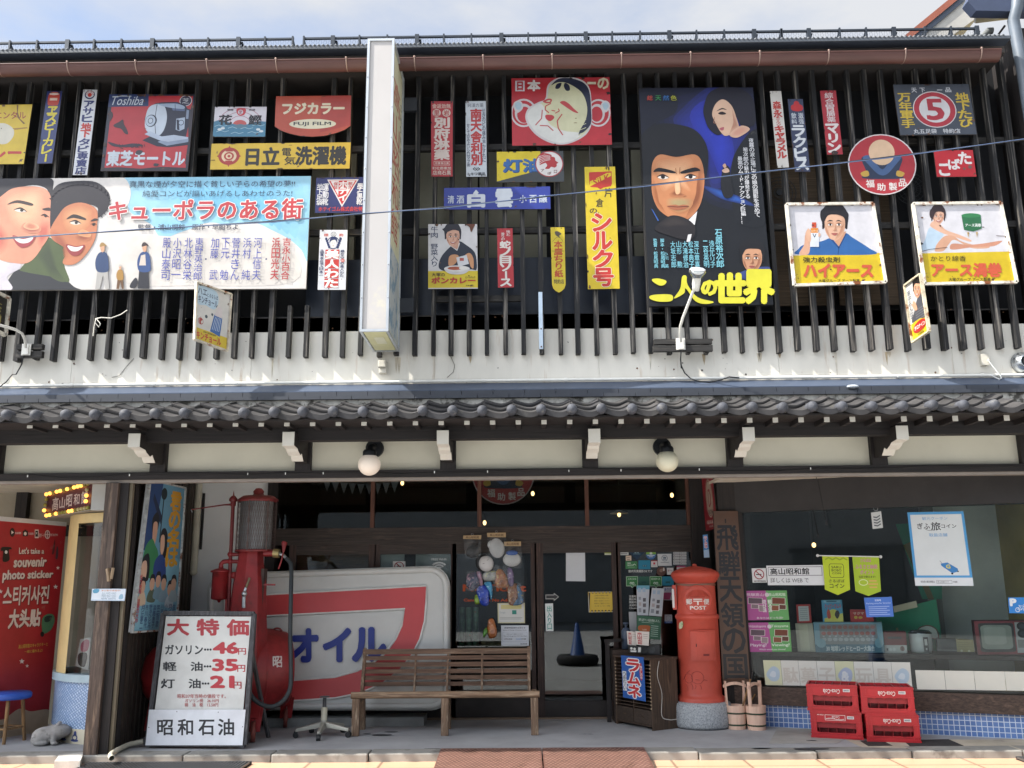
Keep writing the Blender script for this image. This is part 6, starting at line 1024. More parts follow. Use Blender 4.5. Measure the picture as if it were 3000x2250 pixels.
mb = MB(); mb.lathe((0, 0, 0), [(.2, 1.42), (.215, 1.43), (.222, 1.445), (.23, 1.45), (.236, 1.47), (.243, 1.475), (.25, 1.5), (.25, 1.515), (.235, 1.535), (.17, 1.565), (.08, 1.585), (.025, 1.592), (.022, 1.6), (.02, 1.612), (0, 1.618)], RD, 56); mb.obj('cap', pb3, raw=True)
mb = MB(); mb.tube([(.203*math.cos(i*.1257), .203*math.sin(i*.1257), 1.398+.004*math.sin(i*.5)) for i in range(51)], .005, M('#8a6a5a', .7), 6, False); mb.tube([(.203*math.cos(i*.1257), .203*math.sin(i*.1257), 1.408-.003*math.sin(i*.4)) for i in range(51)], .005, M('#8a6a5a', .7), 6, False); mb.obj('cord', pb3, raw=True)
def cylp(x, z, r): return Vector((r*math.sin(x/.2), -r*math.cos(x/.2), z))
mb = MB()
pts = [(.142*math.cos(i*.1745), 1.255+.142*math.sin(i*.1745)) for i in range(36)]
fr_ = [cylp(x, z, .2155) for x, z in pts]; bk = [cylp(x*1.02, 1.255+(z-1.255)*1.02, .2) for x, z in pts]
n_ = 36; cen = cylp(0, 1.255, .2155)
rings = []
for q in (1., .75, .5, .25): rings.append([cylp(x*q, 1.255+(z-1.255)*q, .2155) for x, z in pts])
for a in range(3):
    for i in range(n_): mb.face([rings[a][i], rings[a][(i+1) % n_], rings[a+1][(i+1) % n_], rings[a+1][i]], RD, True)
mb.face(rings[3], RD)
for i in range(n_): mb.face([bk[i], bk[(i+1) % n_], fr_[(i+1) % n_], fr_[i]], RD)
rim = [cylp(x*.97, 1.255+(z-1.255)*.97, .2165) for x, z in pts]; mb.tube(rim+rim[:1], .006, RD, 8, False); plate = mb.obj('slot_plate', pb3, raw=True)
mb = MB(); ar = [(-.1, 1.285), (-.085, 1.32), (-.05, 1.345), (0, 1.355), (.05, 1.345), (.085, 1.32), (.1, 1.285)]
up = [cylp(x, z, .218) for x, z in ar]; lo = [cylp(x, 1.282+.012*math.cos(x*15), .262 - abs(x)*.25) for x, z in ar]
for i in range(6): mb.face([up[i], up[i+1], lo[i+1], lo[i]], RD, True); mb.face([lo[i], lo[i+1], lo[i+1]+Vector((0, .006, -.006)), lo[i]+Vector((0, .006, -.006))], RD)
mb.face([cylp(x, z, .2175) for x, z in ((-.082, 1.287), (.082, 1.287), (.07, 1.302), (0, 1.308), (-.07, 1.302))], M('#0d0a0a', .9)); mb.face([cylp(x, z, .219) for x, z in ((-.08, 1.277), (.08, 1.277), (.08, 1.283), (-.08, 1.283))], M('#c98a80', .6)); mb.obj('hood', plate, raw=True)
mb = MB(); wt = M('#e6dcd4', .5)
def ctext(tx, x0, x1, z0, z1, b=.02, r=.2195):
    vs0, fs0 = glyph(tx, 0); bb = bbox(vs0)
    for i in range(4): mb.mesh([cylp(x0+(x1-x0)*(v[0]-bb[0]+b*math.cos(i*1.57))/(bb[2]-bb[0]), z0+(z1-z0)*(v[1]-bb[1]+b*math.sin(i*1.57))/(bb[3]-bb[1]), r+.0001*i) for v in vs0], fs0, wt)
ctext('郵', -.112, -.055, 1.205, 1.26); ctext('便', .052, .11, 1.205, 1.26); ctext('POST', -.075, .075, 1.155, 1.19, .03)
for z0, z1, x0, x1 in ((1.252, 1.262, -.042, .04), (1.234, 1.243, -.042, .04), (1.2, 1.243, -.008, .006)): mb.face([cylp(x0, z0, .2197), cylp(0, z0, .2197), cylp(x1, z0, .2197), cylp(x1, z1, .2197), cylp(0, z1, .2197), cylp(x0, z1, .2197)], wt)
mb.obj('lettering', plate, raw=True)
mb = MB()
def cpatch(x0, x1, z0, z1, r, mt, th=.0):
    xs_ = [x0+(x1-x0)*i/6 for i in range(7)]
    for i in range(6):
        mb.face([cylp(xs_[i], z0, r), cylp(xs_[i+1], z0, r), cylp(xs_[i+1], z1, r), cylp(xs_[i], z1, r)], mt, True)
        if th:
            for z, o in ((z0, 0), (z1, 1)): mb.face([cylp(xs_[i], z, r), cylp(xs_[i+1], z, r), cylp(xs_[i+1], z, r-th), cylp(xs_[i], z, r-th)], mt)
    if th:
        for x in (x0, x1): mb.face([cylp(x, z0, r), cylp(x, z1, r), cylp(x, z1, r-th), cylp(x, z0, r-th)], mt)
cpatch(-.085, .15, .655, .94, .228, RD, .02); cpatch(-.065, .13, .675, .92, .232, RD, .006)
cpatch(-.037, -.03, .79, .82, .2335, M('#1a1010', .6)); cpatch(.02, .078, .7, .722, .2335, M('#8f2c26', .6), .002); cpatch(.026, .072, .705, .717, .234, M('#5e1f1c', .6)); mb.tube([cylp(-.085, .944, .23), cylp(.03, .95, .236), cylp(.15, .944, .23)], .006, RD, 8); mb.obj('collection_door', pb3, raw=True)
mb = MB(); mb.box(-.245, -.205, -.06, -.02, 1.15, 1.40, RD); mb.box(-.25, -.228, -.066, -.05, 1.17, 1.36, M('#d0d2d0', .5)); mb.obj('side_plate', pb3, raw=True)
mb = MB(); stk = M('#c9cda8', .7, spot='#7a9a5a', spotr=(.55, .65), spots=30); mb.face([cylp(x, z, .2285) for x, z in ((-.205, .955), (-.165, .97), (-.15, 1.01), (-.16, 1.04), (-.2, 1.02), (-.21, .99))], stk); mb.obj('sticker', pb3, raw=True)
mb = MB(); gm2 = M('#7e2a26', .7)
for cx_, cz_, r_ in ((-.13, .48, .045), (-.04, .49, .06)):
    mb.tube([cylp(cx_+r_*(1+.1*math.sin(i*3))*math.cos(i*.35), cz_+r_*math.sin(i*.35), .2135) for i in range(19)], .0022, gm2, 4, False)
for x0, z0, x1, z1 in ((-.16, .42, -.14, .36), (-.1, .43, -.09, .37), (-.06, .42, -.07, .38), (-.02, .42, -.01, .38), (-.18, .5, -.2, .46), (.02, .47, .05, .46), (-.06, .47, -.02, .466), (-.15, .53, -.11, .56)): mb.tube([cylp(x0, z0, .2135), cylp((x0+x1)/2+.008, (z0+z1)/2, .2135), cylp(x1, z1, .2135)], .0022, gm2, 4, False)
mb.obj('scribble', pb3, raw=True)

# ------------------------------------------------------------------ pigeonhole cabinet with its poster and things on top
cA, cB, cC = onp(*K('D3', 845, 1300), PZ(0)), onp(*K('D3', 1145, 1360), PZ(0)), onp(*K('D3', 1290, 1335), PZ(0))
fx_ = (cB-cA).normalized(); fy_ = Vector((-fx_.y, fx_.x, 0)); fw_c = (cB-cA).length; dp_c = .34; hc = W('D3', 1145, 770, cB.y).z
cab = thing('pigeonhole_cabinet', 'dark wooden pigeonhole cabinet standing askew beside the pillar box', 'cabinet', tuple(cA))
def L3(x, y, z): return cA+fx_*x+fy_*y+Vector((0, 0, z))
def lbox(mb, x0, x1, y0, y1, z0, z1, mt): mb.hexa([L3(x0, y0, z0), L3(x1, y0, z0), L3(x1, y1, z0), L3(x0, y1, z0), L3(x0, y0, z1), L3(x1, y0, z1), L3(x1, y1, z1), L3(x0, y1, z1)], mt)
cw1 = wood('#4b3a2c', 'z', '#6b5644'); cw2 = wood('#45352a', 'x', '#5e4a3a'); mb = MB(); t_ = .018
lbox(mb, 0, t_, 0, dp_c, 0, hc-.02, cw1); lbox(mb, fw_c-t_, fw_c, 0, dp_c, 0, hc-.02, cw1); lbox(mb, t_, fw_c-t_, dp_c-.01, dp_c, .03, hc-.02, M('#1e1814', .8)); lbox(mb, -.01, fw_c+.01, -.01, dp_c+.01, hc-.02, hc, cw2); lbox(mb, t_, fw_c-t_, .01, dp_c-.01, .03, .045, cw2); lbox(mb, fw_c/2-.006, fw_c/2+.006, .004, dp_c-.01, .045, .30, cw1); mb.obj('case', cab)
mb = MB(); nsh = 13
for i in range(nsh): z = .2+(hc-.24)*i/nsh; lbox(mb, t_, fw_c-t_, .006, dp_c-.012, z, z+.007, cw2)
for i in range(nsh): z = .2+(hc-.24)*i/nsh; lbox(mb, fw_c-t_-.004, fw_c-t_+.01, -.004, .004, z-.002, z+.012, M('#a8937a', .6)); lbox(mb, t_-.01, t_+.004, -.004, .004, z-.002, z+.012, M('#a8937a', .6))
mb.obj('shelves', cab)
for i in range(2):
    x0 = t_+.002+i*(fw_c/2-.012); mb = MB(); lbox(mb, x0, x0+fw_c/2-.026, -.002, .1, .05, .185, wood('#3d3026', 'x')); dr = mb.obj('drawer', cab); mb = MB(); c = L3(x0+fw_c/4-.013, -.006, .125); mb.tube([c-fx_*.02, c-fx_*.012+Vector((0, 0, -.008)), c+fx_*.012+Vector((0, 0, -.008)), c+fx_*.02], .0025, M('#6a5a44', .5, .5), 6); mb.obj('pull', dr)
PCF = (cA-fy_*.014, -fy_)
S('drink_poster', 'blue drink poster with red katakana on the pigeonhole cabinet', 'poster', 'D3', (882, 745, 1066, 762, 1084, 1122, 900, 1086), '#2a5aa4', [('V', '#c03438', 'ラムネ', (25, 7, 78, 96), {'b': .05, 'o': '#e4e4e4', 'ow': .07}), ('R', '#d8dade', 3, 37, 20, 83), ('V', '#33363c', 'つめた〜い', (4, 40, 19, 81), {'b': .02}), ('C', '#b8404a', [(80, 22), (88, 14), (92, 40), (86, 54), (80, 44)]), ('V', '#dcd4d8', '懐かしの味', (82, 20, 92, 50))], pl=PCF, th=.002, fin='p', side='#3a4a6a')
ZC = (Vector((0, 0, hc)), Vector((0, 0, 1)))
c = onp(*K('D3', 1120, 745), ZC); mb = MB(); rb_ = M('#2a2a2c', .45, var=.1)
def obx(mb, c, hx, y0, y1, z0, z1, mt, ax=None):
    x = ax or fx_; y = Vector((-x.y, x.x, 0)); P_ = lambda a, b, z: Vector((c.x, c.y, 0))+x*a+y*b+Vector((0, 0, z)); mb.hexa([P_(-hx, y0, z0), P_(hx, y0, z0), P_(hx, y1, z0), P_(-hx, y1, z0), P_(-hx, y0, z1), P_(hx, y0, z1), P_(hx, y1, z1), P_(-hx, y1, z1)], mt)
axr = Vector((1, -.25, 0)).normalized(); ayr = Vector((.25, 1, 0)).normalized(); obx(mb, c, .105, 0, .1, hc+.001, hc+.105, rb_, axr); rdo = mb.obj('radio', bevel=.008); tag(rdo, 'small black radio with two round speakers on top of the pigeonhole cabinet', 'radio')
for s_ in (-.062, .012):
    mb = MB(); p = Vector((c.x, c.y, hc+.055))+axr*s_; mb.lathe(p, [(0, .004), (.02, .002), (.03, .001), (.037, .006), (.04, 0)], M('#4a4c4e', .5, .3), 20, -ayr); mb.obj('speaker', rdo)
for i, (x0, x1, lean) in enumerate(((930, 1010, -.03), (1000, 1112, .02))):
    S('leaflet_stack', ('pale leaflets with red vertical lettering on the left of the cabinet top' if i == 0 else 'pale leaflets with red vertical lettering beside the black radio'), 'leaflets', 'D3', (x0, 550, x1, 556, x1-4, 668, x0+8, 660), '#cfc8c0', [('V', '#a8383a', '高山昭和館', (12, 8, 46, 96), {'b': .03}), ('L', '#8a8078', 3, [(54, 20), (90, 22)]), ('L', '#8a8078', 3, [(54, 34), (90, 36)]), ('L', '#9a9088', 2, [(54, 48), (90, 50)])], pl=PY(9.82-.03*i), th=.02, fin='p', side='#b8b0a8', group='leaflet stacks on the cabinet')
S('leaflet_holder', 'small black and white printed box between the leaflets and the radio', 'box', 'D3', (945, 668, 1050, 672, 1046, 728, 950, 722), '#26282a', [('E', '#cfcfca', 20, 40, 10, 18), ('E', '#cfcfca', 45, 45, 10, 18), ('P', '#cfcfca', [(10, 70), (60, 66), (58, 92), (12, 92)]), ('R', '#cfcfca', 74, 20, 96, 90)], pl=PY(9.76), th=.05, fin='p')
mb = MB(); q = L3(fw_c+.004, .1, 0); mb.tube(cat([L3(fw_c+.012, .1, hc-.03), L3(fw_c+.012, .07, hc*.75), L3(fw_c+.012, .12, hc*.5), L3(fw_c+.02, .1, hc*.2), L3(fw_c+.06, .16, .1), L3(fw_c+.13, .2, .11)]), .004, M('#b0aca4', .5), 6); tag(mb.obj('power_cord'), 'pale power cord hanging down the side of the pigeonhole cabinet', 'cord')

# ------------------------------------------------------------------ carved board, hanging oil sign, window things on the right of the door
YW2 = 9.74
S('carved_board', 'tall dark brown wooden board with black brush characters behind the pillar box', 'wooden board', 'S', (2090, 1497, 2161, 1497, 2199, 2006, 2118, 2006), '#5f4330', [('V', '#17171c', '飛騨天領の国', (8, 8, 92, 97), {'b': .035}), ('R', '#241a14', 44, 4.5, 50, 7)], pl=PY(YW2), th=.04, fin='x', side='#3a281e', chips=0)
mb = MB(); p0_, p1_ = onp(2118, 2006, PY(YW2)), onp(2199, 2006, PY(YW2)); mb.box(p0_.x+.06, p1_.x+.12, YW2+.045, YW2+.2, 0, 2.47, DARKZ); tag(mb.obj('corner_pillar', shop))
S('oil_sign', 'narrow red hanging sign with a cream oval, right of the transom windows', 'sign', 'C3', (1535, 955, 1622, 948, 1665, 1375, 1570, 1398), '#a8303a', [('E', '#d0c0ac', 54, 42, 30, 36, -2), ('E', '#a8303a', 54, 42, 26.5, 33, -2), ('E', '#d0c0ac', 54, 42, 25, 31.5, -2), ('P', '#a8303a', [(44, 26), (60, 24), (68, 36), (66, 52), (54, 58), (44, 58)]), ('P', '#d0c0ac', [(48, 30), (58, 29), (62, 38), (60, 50), (52, 54), (48, 54)]), ('T', '#5a5048', 'SHOWA', (38, 63, 74, 71), {'b': .04}), ('T', '#dcd0c8', '昭和石油', (20, 82, 94, 89), {'b': .02}), ('T', '#dcd0c8', '特約店', (34, 92, 84, 96))], pl=P3(onp(*K('C3', 1535, 955), PY(10.25)), onp(*K('C3', 1622, 948), PY(9.85)), onp(*K('C3', 1570, 1398), PY(10.25))), fin='x', th=.01)
S('hanging_strip', 'small blue and white banner strip under the narrow red hanging sign', 'banner', 'C3', (1545, 1430, 1585, 1425, 1600, 1612, 1556, 1614), '#a9c0d8', [('P', '#4f86bf', [(0, 0), (100, 0), (100, 65), (0, 68)]), ('V', '#c8434a', 'ラムネ', (20, 8, 78, 60), {'b': .04, 'o': '#e8e8e8', 'ow': .06})], pl=PY(9.9), fin='p', th=.003)

# ------------------------------------------------------------------ buckets
BK = M('#dcb8a2', .6, var=.07, scale=3, stretch=(12, 12, 1)); GR = M('#2f3d2a', .6)
def bucket(a, b, lab, rz):
    c = onp(*K('D3', a, b), PZ(0)); c.y += .09
    o = thing('wooden_bucket', lab, 'bucket', tuple(c), 'wooden buckets beside the pillar box', rz)
    mb = MB(); mb.lathe((0, 0, 0), [(.0, .012), (.082, .012), (.084, 0), (.088, 0), (.102, .225), (.092, .225), (.082, .03), (0, .03)], BK, 20, sm=False); mb.obj('tub', o, raw=True)
    for z in (.042, .152): mb = MB(); r_ = .088+.014*z/.225; mb.lathe((0, 0, z), [(r_, -.007), (r_+.005, -.004), (r_+.005, .006), (r_, .009)], GR, 28); mb.obj('hoop', o, raw=True)
    mb = MB()
    for s_ in (-1, 1): mb.hexa([(s_*.083-.007, -.02, .03), (s_*.083+.007, -.02, .03), (s_*.083+.007, .02, .03), (s_*.083-.007, .02, .03), (s_*.094-.007, -.016, .455), (s_*.094+.007, -.016, .455), (s_*.094+.007, .016, .455), (s_*.094-.007, .016, .455)], BK)
    n_ = 8
    for i in range(n_):
        f_ = lambda t: (-.115+.23*t, .405+.028*math.sin(math.pi*t)); (x0, z0), (x1, z1) = f_(i/n_), f_((i+1)/n_); mb.hexa([(x0, -.011, z0-.014), (x1, -.011, z1-.014), (x1, .011, z1-.014), (x0, .011, z0-.014), (x0, -.011, z0+.014), (x1, -.011, z1+.014), (x1, .011, z1+.014), (x0, .011, z0+.014)], BK)
    mb.obj('handle', o, raw=True); return o
bucket(1838, 1352, 'pale wooden bucket with green hoops nearest the pillar box, holding a ladle', .1); bucket(2002, 1358, 'pale wooden bucket with green hoops nearest the drink crates, no ladle in it', .75)
mb = MB(); mb.tube([W('D3', 1868, 1165, 9.58), W('D3', 1900, 1050, 9.56), W('D3', 1932, 938, 9.55)], .009, wood('#8f6b42', 'z'), 8); mb.lathe(W('D3', 1850, 1185, 9.6), [(0, -.02), (.03, -.015), (.034, .03), (.03, .03), (.026, -.01)], BK, 16, (-.4, -.3, .8)); tag(mb.obj('wooden_ladle'), 'wooden ladle leaning in the bucket nearest the pillar box', 'ladle')
mb = MB(); mb.tube([W('D3', 1900, 1180, 9.7), W('D3', 1970, 1060, 9.7)], .007, wood('#8f6b42', 'z'), 8); mb.tube([W('D3', 1915, 1100, 9.72), W('D3', 1950, 885, 9.72)], .008, M('#2a2624', .6), 8); tag(mb.obj('broom_sticks'), 'two thin sticks leaning behind the wooden buckets', 'sticks')

# ------------------------------------------------------------------ drink crates
CR = M('#b2262c', .38, var=.1, scale=4, spot='#8a1f24', spotr=(.65, .75), spots=5); CRD = M('#8f2026', .45, var=.12); CW, CDp, CH = .452, .34, .268
def crate(loc, rz, lab, logo):
    o = thing('drink_crate', lab, 'crate', loc, 'red drink crates', rz); o.scale = (1, 1, .885); mb = MB(); t_ = .014
    def fr_face(y0, y1):
        mb.box(0, CW, y0, y1, 0, .055, CR); mb.box(0, CW, y0, y1, .16, CH, CR); mb.box(0, .05, y0, y1, .055, .16, CR); mb.box(CW-.05, CW, y0, y1, .055, .16, CR)
        for x0, x1 in ((.05, .065), (CW-.065, CW-.05)): mb.prism([(x0, y0, .055), (x1, y0, .055), (x0 if x0 < .1 else x1, y0, .075)], (0, y1-y0, 0), CR)
    fr_face(0, t_); fr_face(CDp-t_, CDp)
    for x0 in (0, CW-t_): mb.box(x0, x0+t_, t_, CDp-t_, 0, .06, CR); mb.box(x0, x0+t_, t_, CDp-t_, .16, CH, CR); mb.box(x0, x0+t_, t_, .07, .06, .16, CR); mb.box(x0, x0+t_, CDp-.07, CDp-t_, .06, .16, CR)
    for z in (.0, .012, .045, .158, CH-.02): mb.box(-.006, CW+.006, -.007, -.0005, z, z+.009, CR)
    for x in (0.012, .045, CW-.053, CW-.02): mb.box(x, x+.008, -.005, -.0005, .02, .255, CR)
    mb.obj('shell', o, raw=True)
    mb = MB()
    for i in range(1, 6): x = CW*i/6; mb.box(x-.002, x+.002, t_+.001, CDp-t_-.001, .02, CH-.006, CRD)
    for j in range(1, 4): y = CDp*j/4; mb.box(t_+.001, CW-t_-.001, y-.002, y+.002, .022, CH-.008, CRD)
    mb.box(t_+.001, CW-t_-.001, t_+.001, CDp-t_-.001, .008, .016, CRD); mb.box(t_+.001, CW-t_-.001, t_+.003, t_+.006, .10, .24, CRD)
    for i in range(4): x = .085+.085*i; mb.prism([(x, .012, .16), (x+.03, .012, .142), (x+.06, .012, .16)], (0, .004, 0), CR)
    mb.obj('bottle_grid', o, raw=True)
    mb = MB(); wt_ = M('#dcd2cc', .5)
    def ft(tx, x0, x1, z0, z1, mt, y=-.0015, sh=.25):
        vs0, fs0 = glyph(tx, 0); bb = bbox(vs0)
        for i in range(4): mb.mesh([(x1-(x1-x0)*((v[0]+.02*math.cos(i*1.57)-bb[0]+sh*(v[1]-bb[1]))/(bb[2]-bb[0]+sh*(bb[3]-bb[1]))), y-.0001*i, z1-(z1-z0)*((v[1]+.02*math.sin(i*1.57)-bb[1])/(bb[3]-bb[1]))) for v in vs0], fs0, mt)
    if logo:
        ft('Coca-Cola', .145, .3, .178, .222, wt_)
    else:
        for x0, x1, z0, z1 in ((.13, .31, .178, .182), (.13, .31, .23, .234), (.13, .134, .182, .23), (.306, .31, .182, .23)): mb.box(x0, x1, -.0016, -.0006, z0, z1, wt_)
        ft('Coca-Cola', .19, .26, .197, .222, wt_); mb.face([(.14+.16*i/8, -.0016, .19+.006*math.sin(i*.8)) for i in range(9)]+[(.14+.16*i/8, -.0016, .196+.006*math.sin(i*.8)) for i in range(8, -1, -1)], wt_); ft('PRG-24', .06, .12, .225, .236, wt_)
    mb.box(.325, .385, -.002, -.0006, .198, .226, M('#d6d6d6', .5))
    for i in range(12): mb.box(.33+.004*i, .3315+.004*i+(.001 if i % 3 else 0), -.0024, -.0021, .204, .22, M('#3a3a3c', .6))
    mb.obj('front_marking', o, raw=True); return o
gL0, gL1 = onp(*K('D4', 493, 1402), PZ(.012)), onp(*K('D4', 917, 1432), PZ(.012)); gR0, gR1 = onp(*K('D4', 945, 1435), PZ(.012)), onp(*K('D4', 1378, 1448), PZ(.012))
aL = math.atan2(gL1.y-gL0.y, gL1.x-gL0.x)+.12; aR = math.atan2(gR1.y-gR0.y, gR1.x-gR0.x)
crate((gL0.x, gL0.y, .004), aL, 'lower left red drink crate with a framed logo, under another crate', False); crate((gL0.x-.015, gL0.y+.01, .005+CH*.885), aL+.02, 'upper left red drink crate with white script, nearest the buckets', True)
crate((gR0.x, gR0.y, .004), aR, 'lower right red drink crate with white script, on the dark mat', True); crate((gR0.x-.02, gR0.y+.02, .005+CH*.885), aR-.03, 'upper right red drink crate with slots and white script', True)
mm = M('#2f2b2a', .9, var=.2, scale=30)  # two thin dark patches lying on the platform by the crates
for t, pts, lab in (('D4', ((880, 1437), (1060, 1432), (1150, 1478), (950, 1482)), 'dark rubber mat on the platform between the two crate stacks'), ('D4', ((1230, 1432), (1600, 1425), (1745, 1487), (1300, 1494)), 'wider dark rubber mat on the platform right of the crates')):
    mb = MB(); mb.prism([onp(*K(t, *p), PZ(.004)) for p in pts], (0, 0, -.003), mm); tag(mb.obj('dark_patch'), lab, 'mat')
mb = MB(); mb.prism([onp(*K('D4', *p), PZ(.003)) for p in ((215, 1330), (450, 1340), (760, 1425), (700, 1458), (145, 1460))], (0, 0, -.002), M('#a09e98', .9, var=.12, scale=3)); mb.prism([onp(*K('D4', *p), PZ(.0035)) for p in ((760, 1425), (930, 1440), (1300, 1430), (2212, 1425), (2212, 1512), (1300, 1500), (900, 1490))], (0, 0, -.002), M('#b4aa98', .9, var=.14, scale=2.5, spot='#7a7266', spotr=(.6, .75), spots=3)); tag(mb.obj('concrete_patch'), kind='structure')
# ------------------------------------------------------------------ left porch: photo panel, ticket booth, marquee, stool, frog
PH = P3(onp(*K('E4', 770, 640), PY(9.75)), onp(*K('D1', 385, 1320), PY(9.75)), onp(*K('E4', 0, 575), PY(9.1)))
ph = [('P!', '#a9b3b8', [(-300, 1205), (535, 1330), (535, 1360), (-300, 1250)])]
ph = [('P!', '#c4c6c6', [(-400, 480), (770, 590), (770, 640), (-400, 545)])]+[('E!', '#26181a', 142, 710, 30, 52), ('P!', '#d8cfcc', [(132, 688), (132, 732), (160, 710)]), ('R!', '#26181a', 262, 690, 322, 755), ('R!', '#26181a', 280, 678, 305, 692), ('E!', '#d8cfcc', 292, 725, 16, 20), ('R!', '#d8cfcc', 402, 678, 446, 776), ('R!', '#26181a', 408, 690, 440, 760), ('P!', '#d8cfcc', [(418, 712), (430, 712), (424, 735)]), ('E!', '#d8cfcc', 548, 735, 30, 50), ('E!', '#8a5a5c', 548, 735, 24, 42), ('L!', '#d8cfcc', 5, [(548, 688), (548, 782)]), ('L!', '#d8cfcc', 5, [(522, 735), (576, 735)])]+[('T!', '#c9b4b2', t_, b_) for t_, b_ in (('動画撮影', (176, 706, 244, 730)), ('写真撮影', (326, 712, 390, 738)), ('保存データ', (448, 722, 512, 768)), ('WEB TAKAYAMA', (580, 726, 668, 752)))]
def shadowt(tx, box, b=.04): return [('T!', '#5a2226', tx, tuple(v+(7 if i % 2 == 0 else 8) for i, v in enumerate(box)), {'b': b}), ('T!', '#d3c8c2', tx, box, {'b': b})]
ph += shadowt("Let's take a", (222, 885, 510, 896, 505, 955, 220, 958))+shadowt('souvenir', (165, 1006, 540, 1002, 525, 1100, 158, 1112), .05)+shadowt('photo sticker', (38, 1150, 615, 1155, 605, 1255, 26, 1290), .05)+shadowt('스티커사진', (45, 1335, 572, 1325, 552, 1530, 30, 1558), .04)
D1E = lambda x, y: (x/2.765*3.95, (270+y/2.765)*3.95)
ph += shadowt('大头贴', D1E(80, 378)+D1E(330, 370)+D1E(318, 505)+D1E(64, 528), .05)
ph += [('T!', '#c8a24a', '高山昭和館のキャラクターと', D1E(150, 660)+D1E(385, 640)+D1E(384, 668)+D1E(148, 694), {'b': .02}), ('T!', '#c8a24a', '一緒に撮れるよ!', D1E(198, 705)+D1E(345, 692)+D1E(342, 718)+D1E(196, 728), {'b': .02})]
for sx, sy, r in ((668, 1120, 24), (640, 1340, 30), (D1E(468, 40)[0], D1E(0, 40)[1], 18), (D1E(175, 790)[0], D1E(0, 795)[1], 34), (D1E(218, 832)[0], D1E(0, 832)[1], 22), (5, 1395, 28)): ph.append(('P!', '#d8cfca', [(sx+(r if i % 2 == 0 else r*.42)*math.sin(i*math.pi/5), sy-(r if i % 2 == 0 else r*.42)*math.cos(i*math.pi/5)) for i in range(10)]))
ph += [('C!', '#1c1618', [(10, 890), (40, 878), (120, 882), (130, 905), (100, 915), (105, 1030), (30, 1045), (35, 930), (10, 925)]), ('E!', '#d8d0cc', 68, 938, 16, 20), ('C!', '#4f7a5c', [D1E(335, 500), D1E(345, 440), D1E(385, 412), D1E(430, 418), D1E(440, 470), D1E(410, 540), D1E(350, 570)]), ('C!', '#2a3a34', [D1E(360, 440), D1E(390, 425), D1E(420, 432), D1E(400, 470), D1E(362, 475)]), ('E!', '#221c1c', *D1E(340, 575), 22, 30), ('C!', '#5a2a2e', [(610, 880), (632, 790), (636, 850), (622, 950), (598, 960)]), ('C!', '#4a3a40', [(650, 900), (662, 870), (672, 920), (664, 1010), (640, 1010)]),
    ('C!', '#b8a48c', [D1E(-150, 1180), D1E(0, 1270), D1E(150, 1180), D1E(250, 1200), D1E(400, 1190), D1E(420, 1330), D1E(-150, 1500)])]
S('photo_panel', 'tall red photo sticker panel with white lettering at the left edge of the porch', 'panel', 'E4', (-380, 490, 772, 592, D1E(385, 0)[0], D1E(0, 1320)[1], -420, D1E(0, 1640)[1]), '#a1292f', ph, pl=PH, th=.3, fin='b', side='#c4c6c6')
# ticket booth
bo = thing('ticket_booth', 'rounded ticket booth with a cream window frame and a mosaic base', 'ticket booth', (-4.3, 9.3, 0))
bxc, byc, brx, bry = -3.87, 9.86, .92, .96
def barc(s, k=1., o=0.): a = math.pi*1.5-s*math.pi/2; return Vector((bxc+(brx*k+o)*math.cos(a), byc+(bry*k+o)*math.sin(a), 0))
ztop = onp(*K('D1', 600, 905), PY(8.95)).z
def band(mb, z0, z1, o0, o1, mt, n=18, s0=0, s1=1, uvm=False):
    for i in range(n):
        a, b = s0+(s1-s0)*i/n, s0+(s1-s0)*(i+1)/n; p, q, P_, Q = barc(a, 1, o1), barc(b, 1, o1), barc(a, 1, o0), barc(b, 1, o0); Z = lambda v, z: Vector((v.x, v.y, z))
        mb.face([Z(q, z0), Z(p, z0), Z(p, z1), Z(q, z1)], mt, False, [(-b*1.48, z0), (-a*1.48, z0), (-a*1.48, z1), (-b*1.48, z1)])
        mb.face([Z(p, z1), Z(P_, z1), Z(Q, z1), Z(q, z1)], mt); mb.face([Z(q, z0), Z(Q, z0), Z(P_, z0), Z(p, z0)], mt)
mos = brickm('#8fa9cc', '#b4c8e0', '#5f7ea8', .026, .026, .004, .5, .35, rad(35)); mb = MB(); band(mb, .13, ztop-.07, -.3, 0, mos); mb.obj('mosaic_base', bo)
mb = MB(); band(mb, -.01, .13, -.3, .006, M('#cdc6b0', .5, var=.05)); onm = M('#3d4a80', .5)
for i in range(9):
    c = barc(.03+i*.11, 1, .008); d = (barc(.05+i*.11)-barc(.01+i*.11)).normalized()
    for dz, w_, h_ in ((.03, .05, .012), (.055, .034, .03), (.085, .018, .03)): mb.mesh([c+d*w_*math.cos(k*.628)+Vector((0, 0, dz+h_*math.sin(k*.628))) for k in range(10)], [tuple(range(10))], onm)
    mb.mesh([c+d*.022*math.cos(k*.628)+Vector((0, -.001, .055+.016*math.sin(k*.628))) for k in range(10)], [tuple(range(10))], M('#cdc6b0', .5, var=.05))
mb.obj('ornate_tiles', bo)
mb = MB(); lbm = M('#9fb8c4', .5, var=.1, scale=3); band(mb, ztop-.07, ztop, -.95, .03, lbm); mb.obj('counter_top', bo)
mb = MB(); ycm = M('#cdb884', .6, var=.06); zb0, zb1 = onp(*K('E4', 1000, 590), PY(8.92)).z, onp(*K('E4', 1000, 480), PY(8.92)).z
band(mb, zb0, zb1, -.06, .0, ycm); band(mb, ztop, zb0, -.1, .002, ycm, 7, .42, .82); band(mb, ztop, zb0, -.06, .002, ycm, 2, -.01, .035); band(mb, zb0+.02, 2.46, -.6, -.1, M('#b5ad98', .8), 12); mb.obj('window_frame', bo)
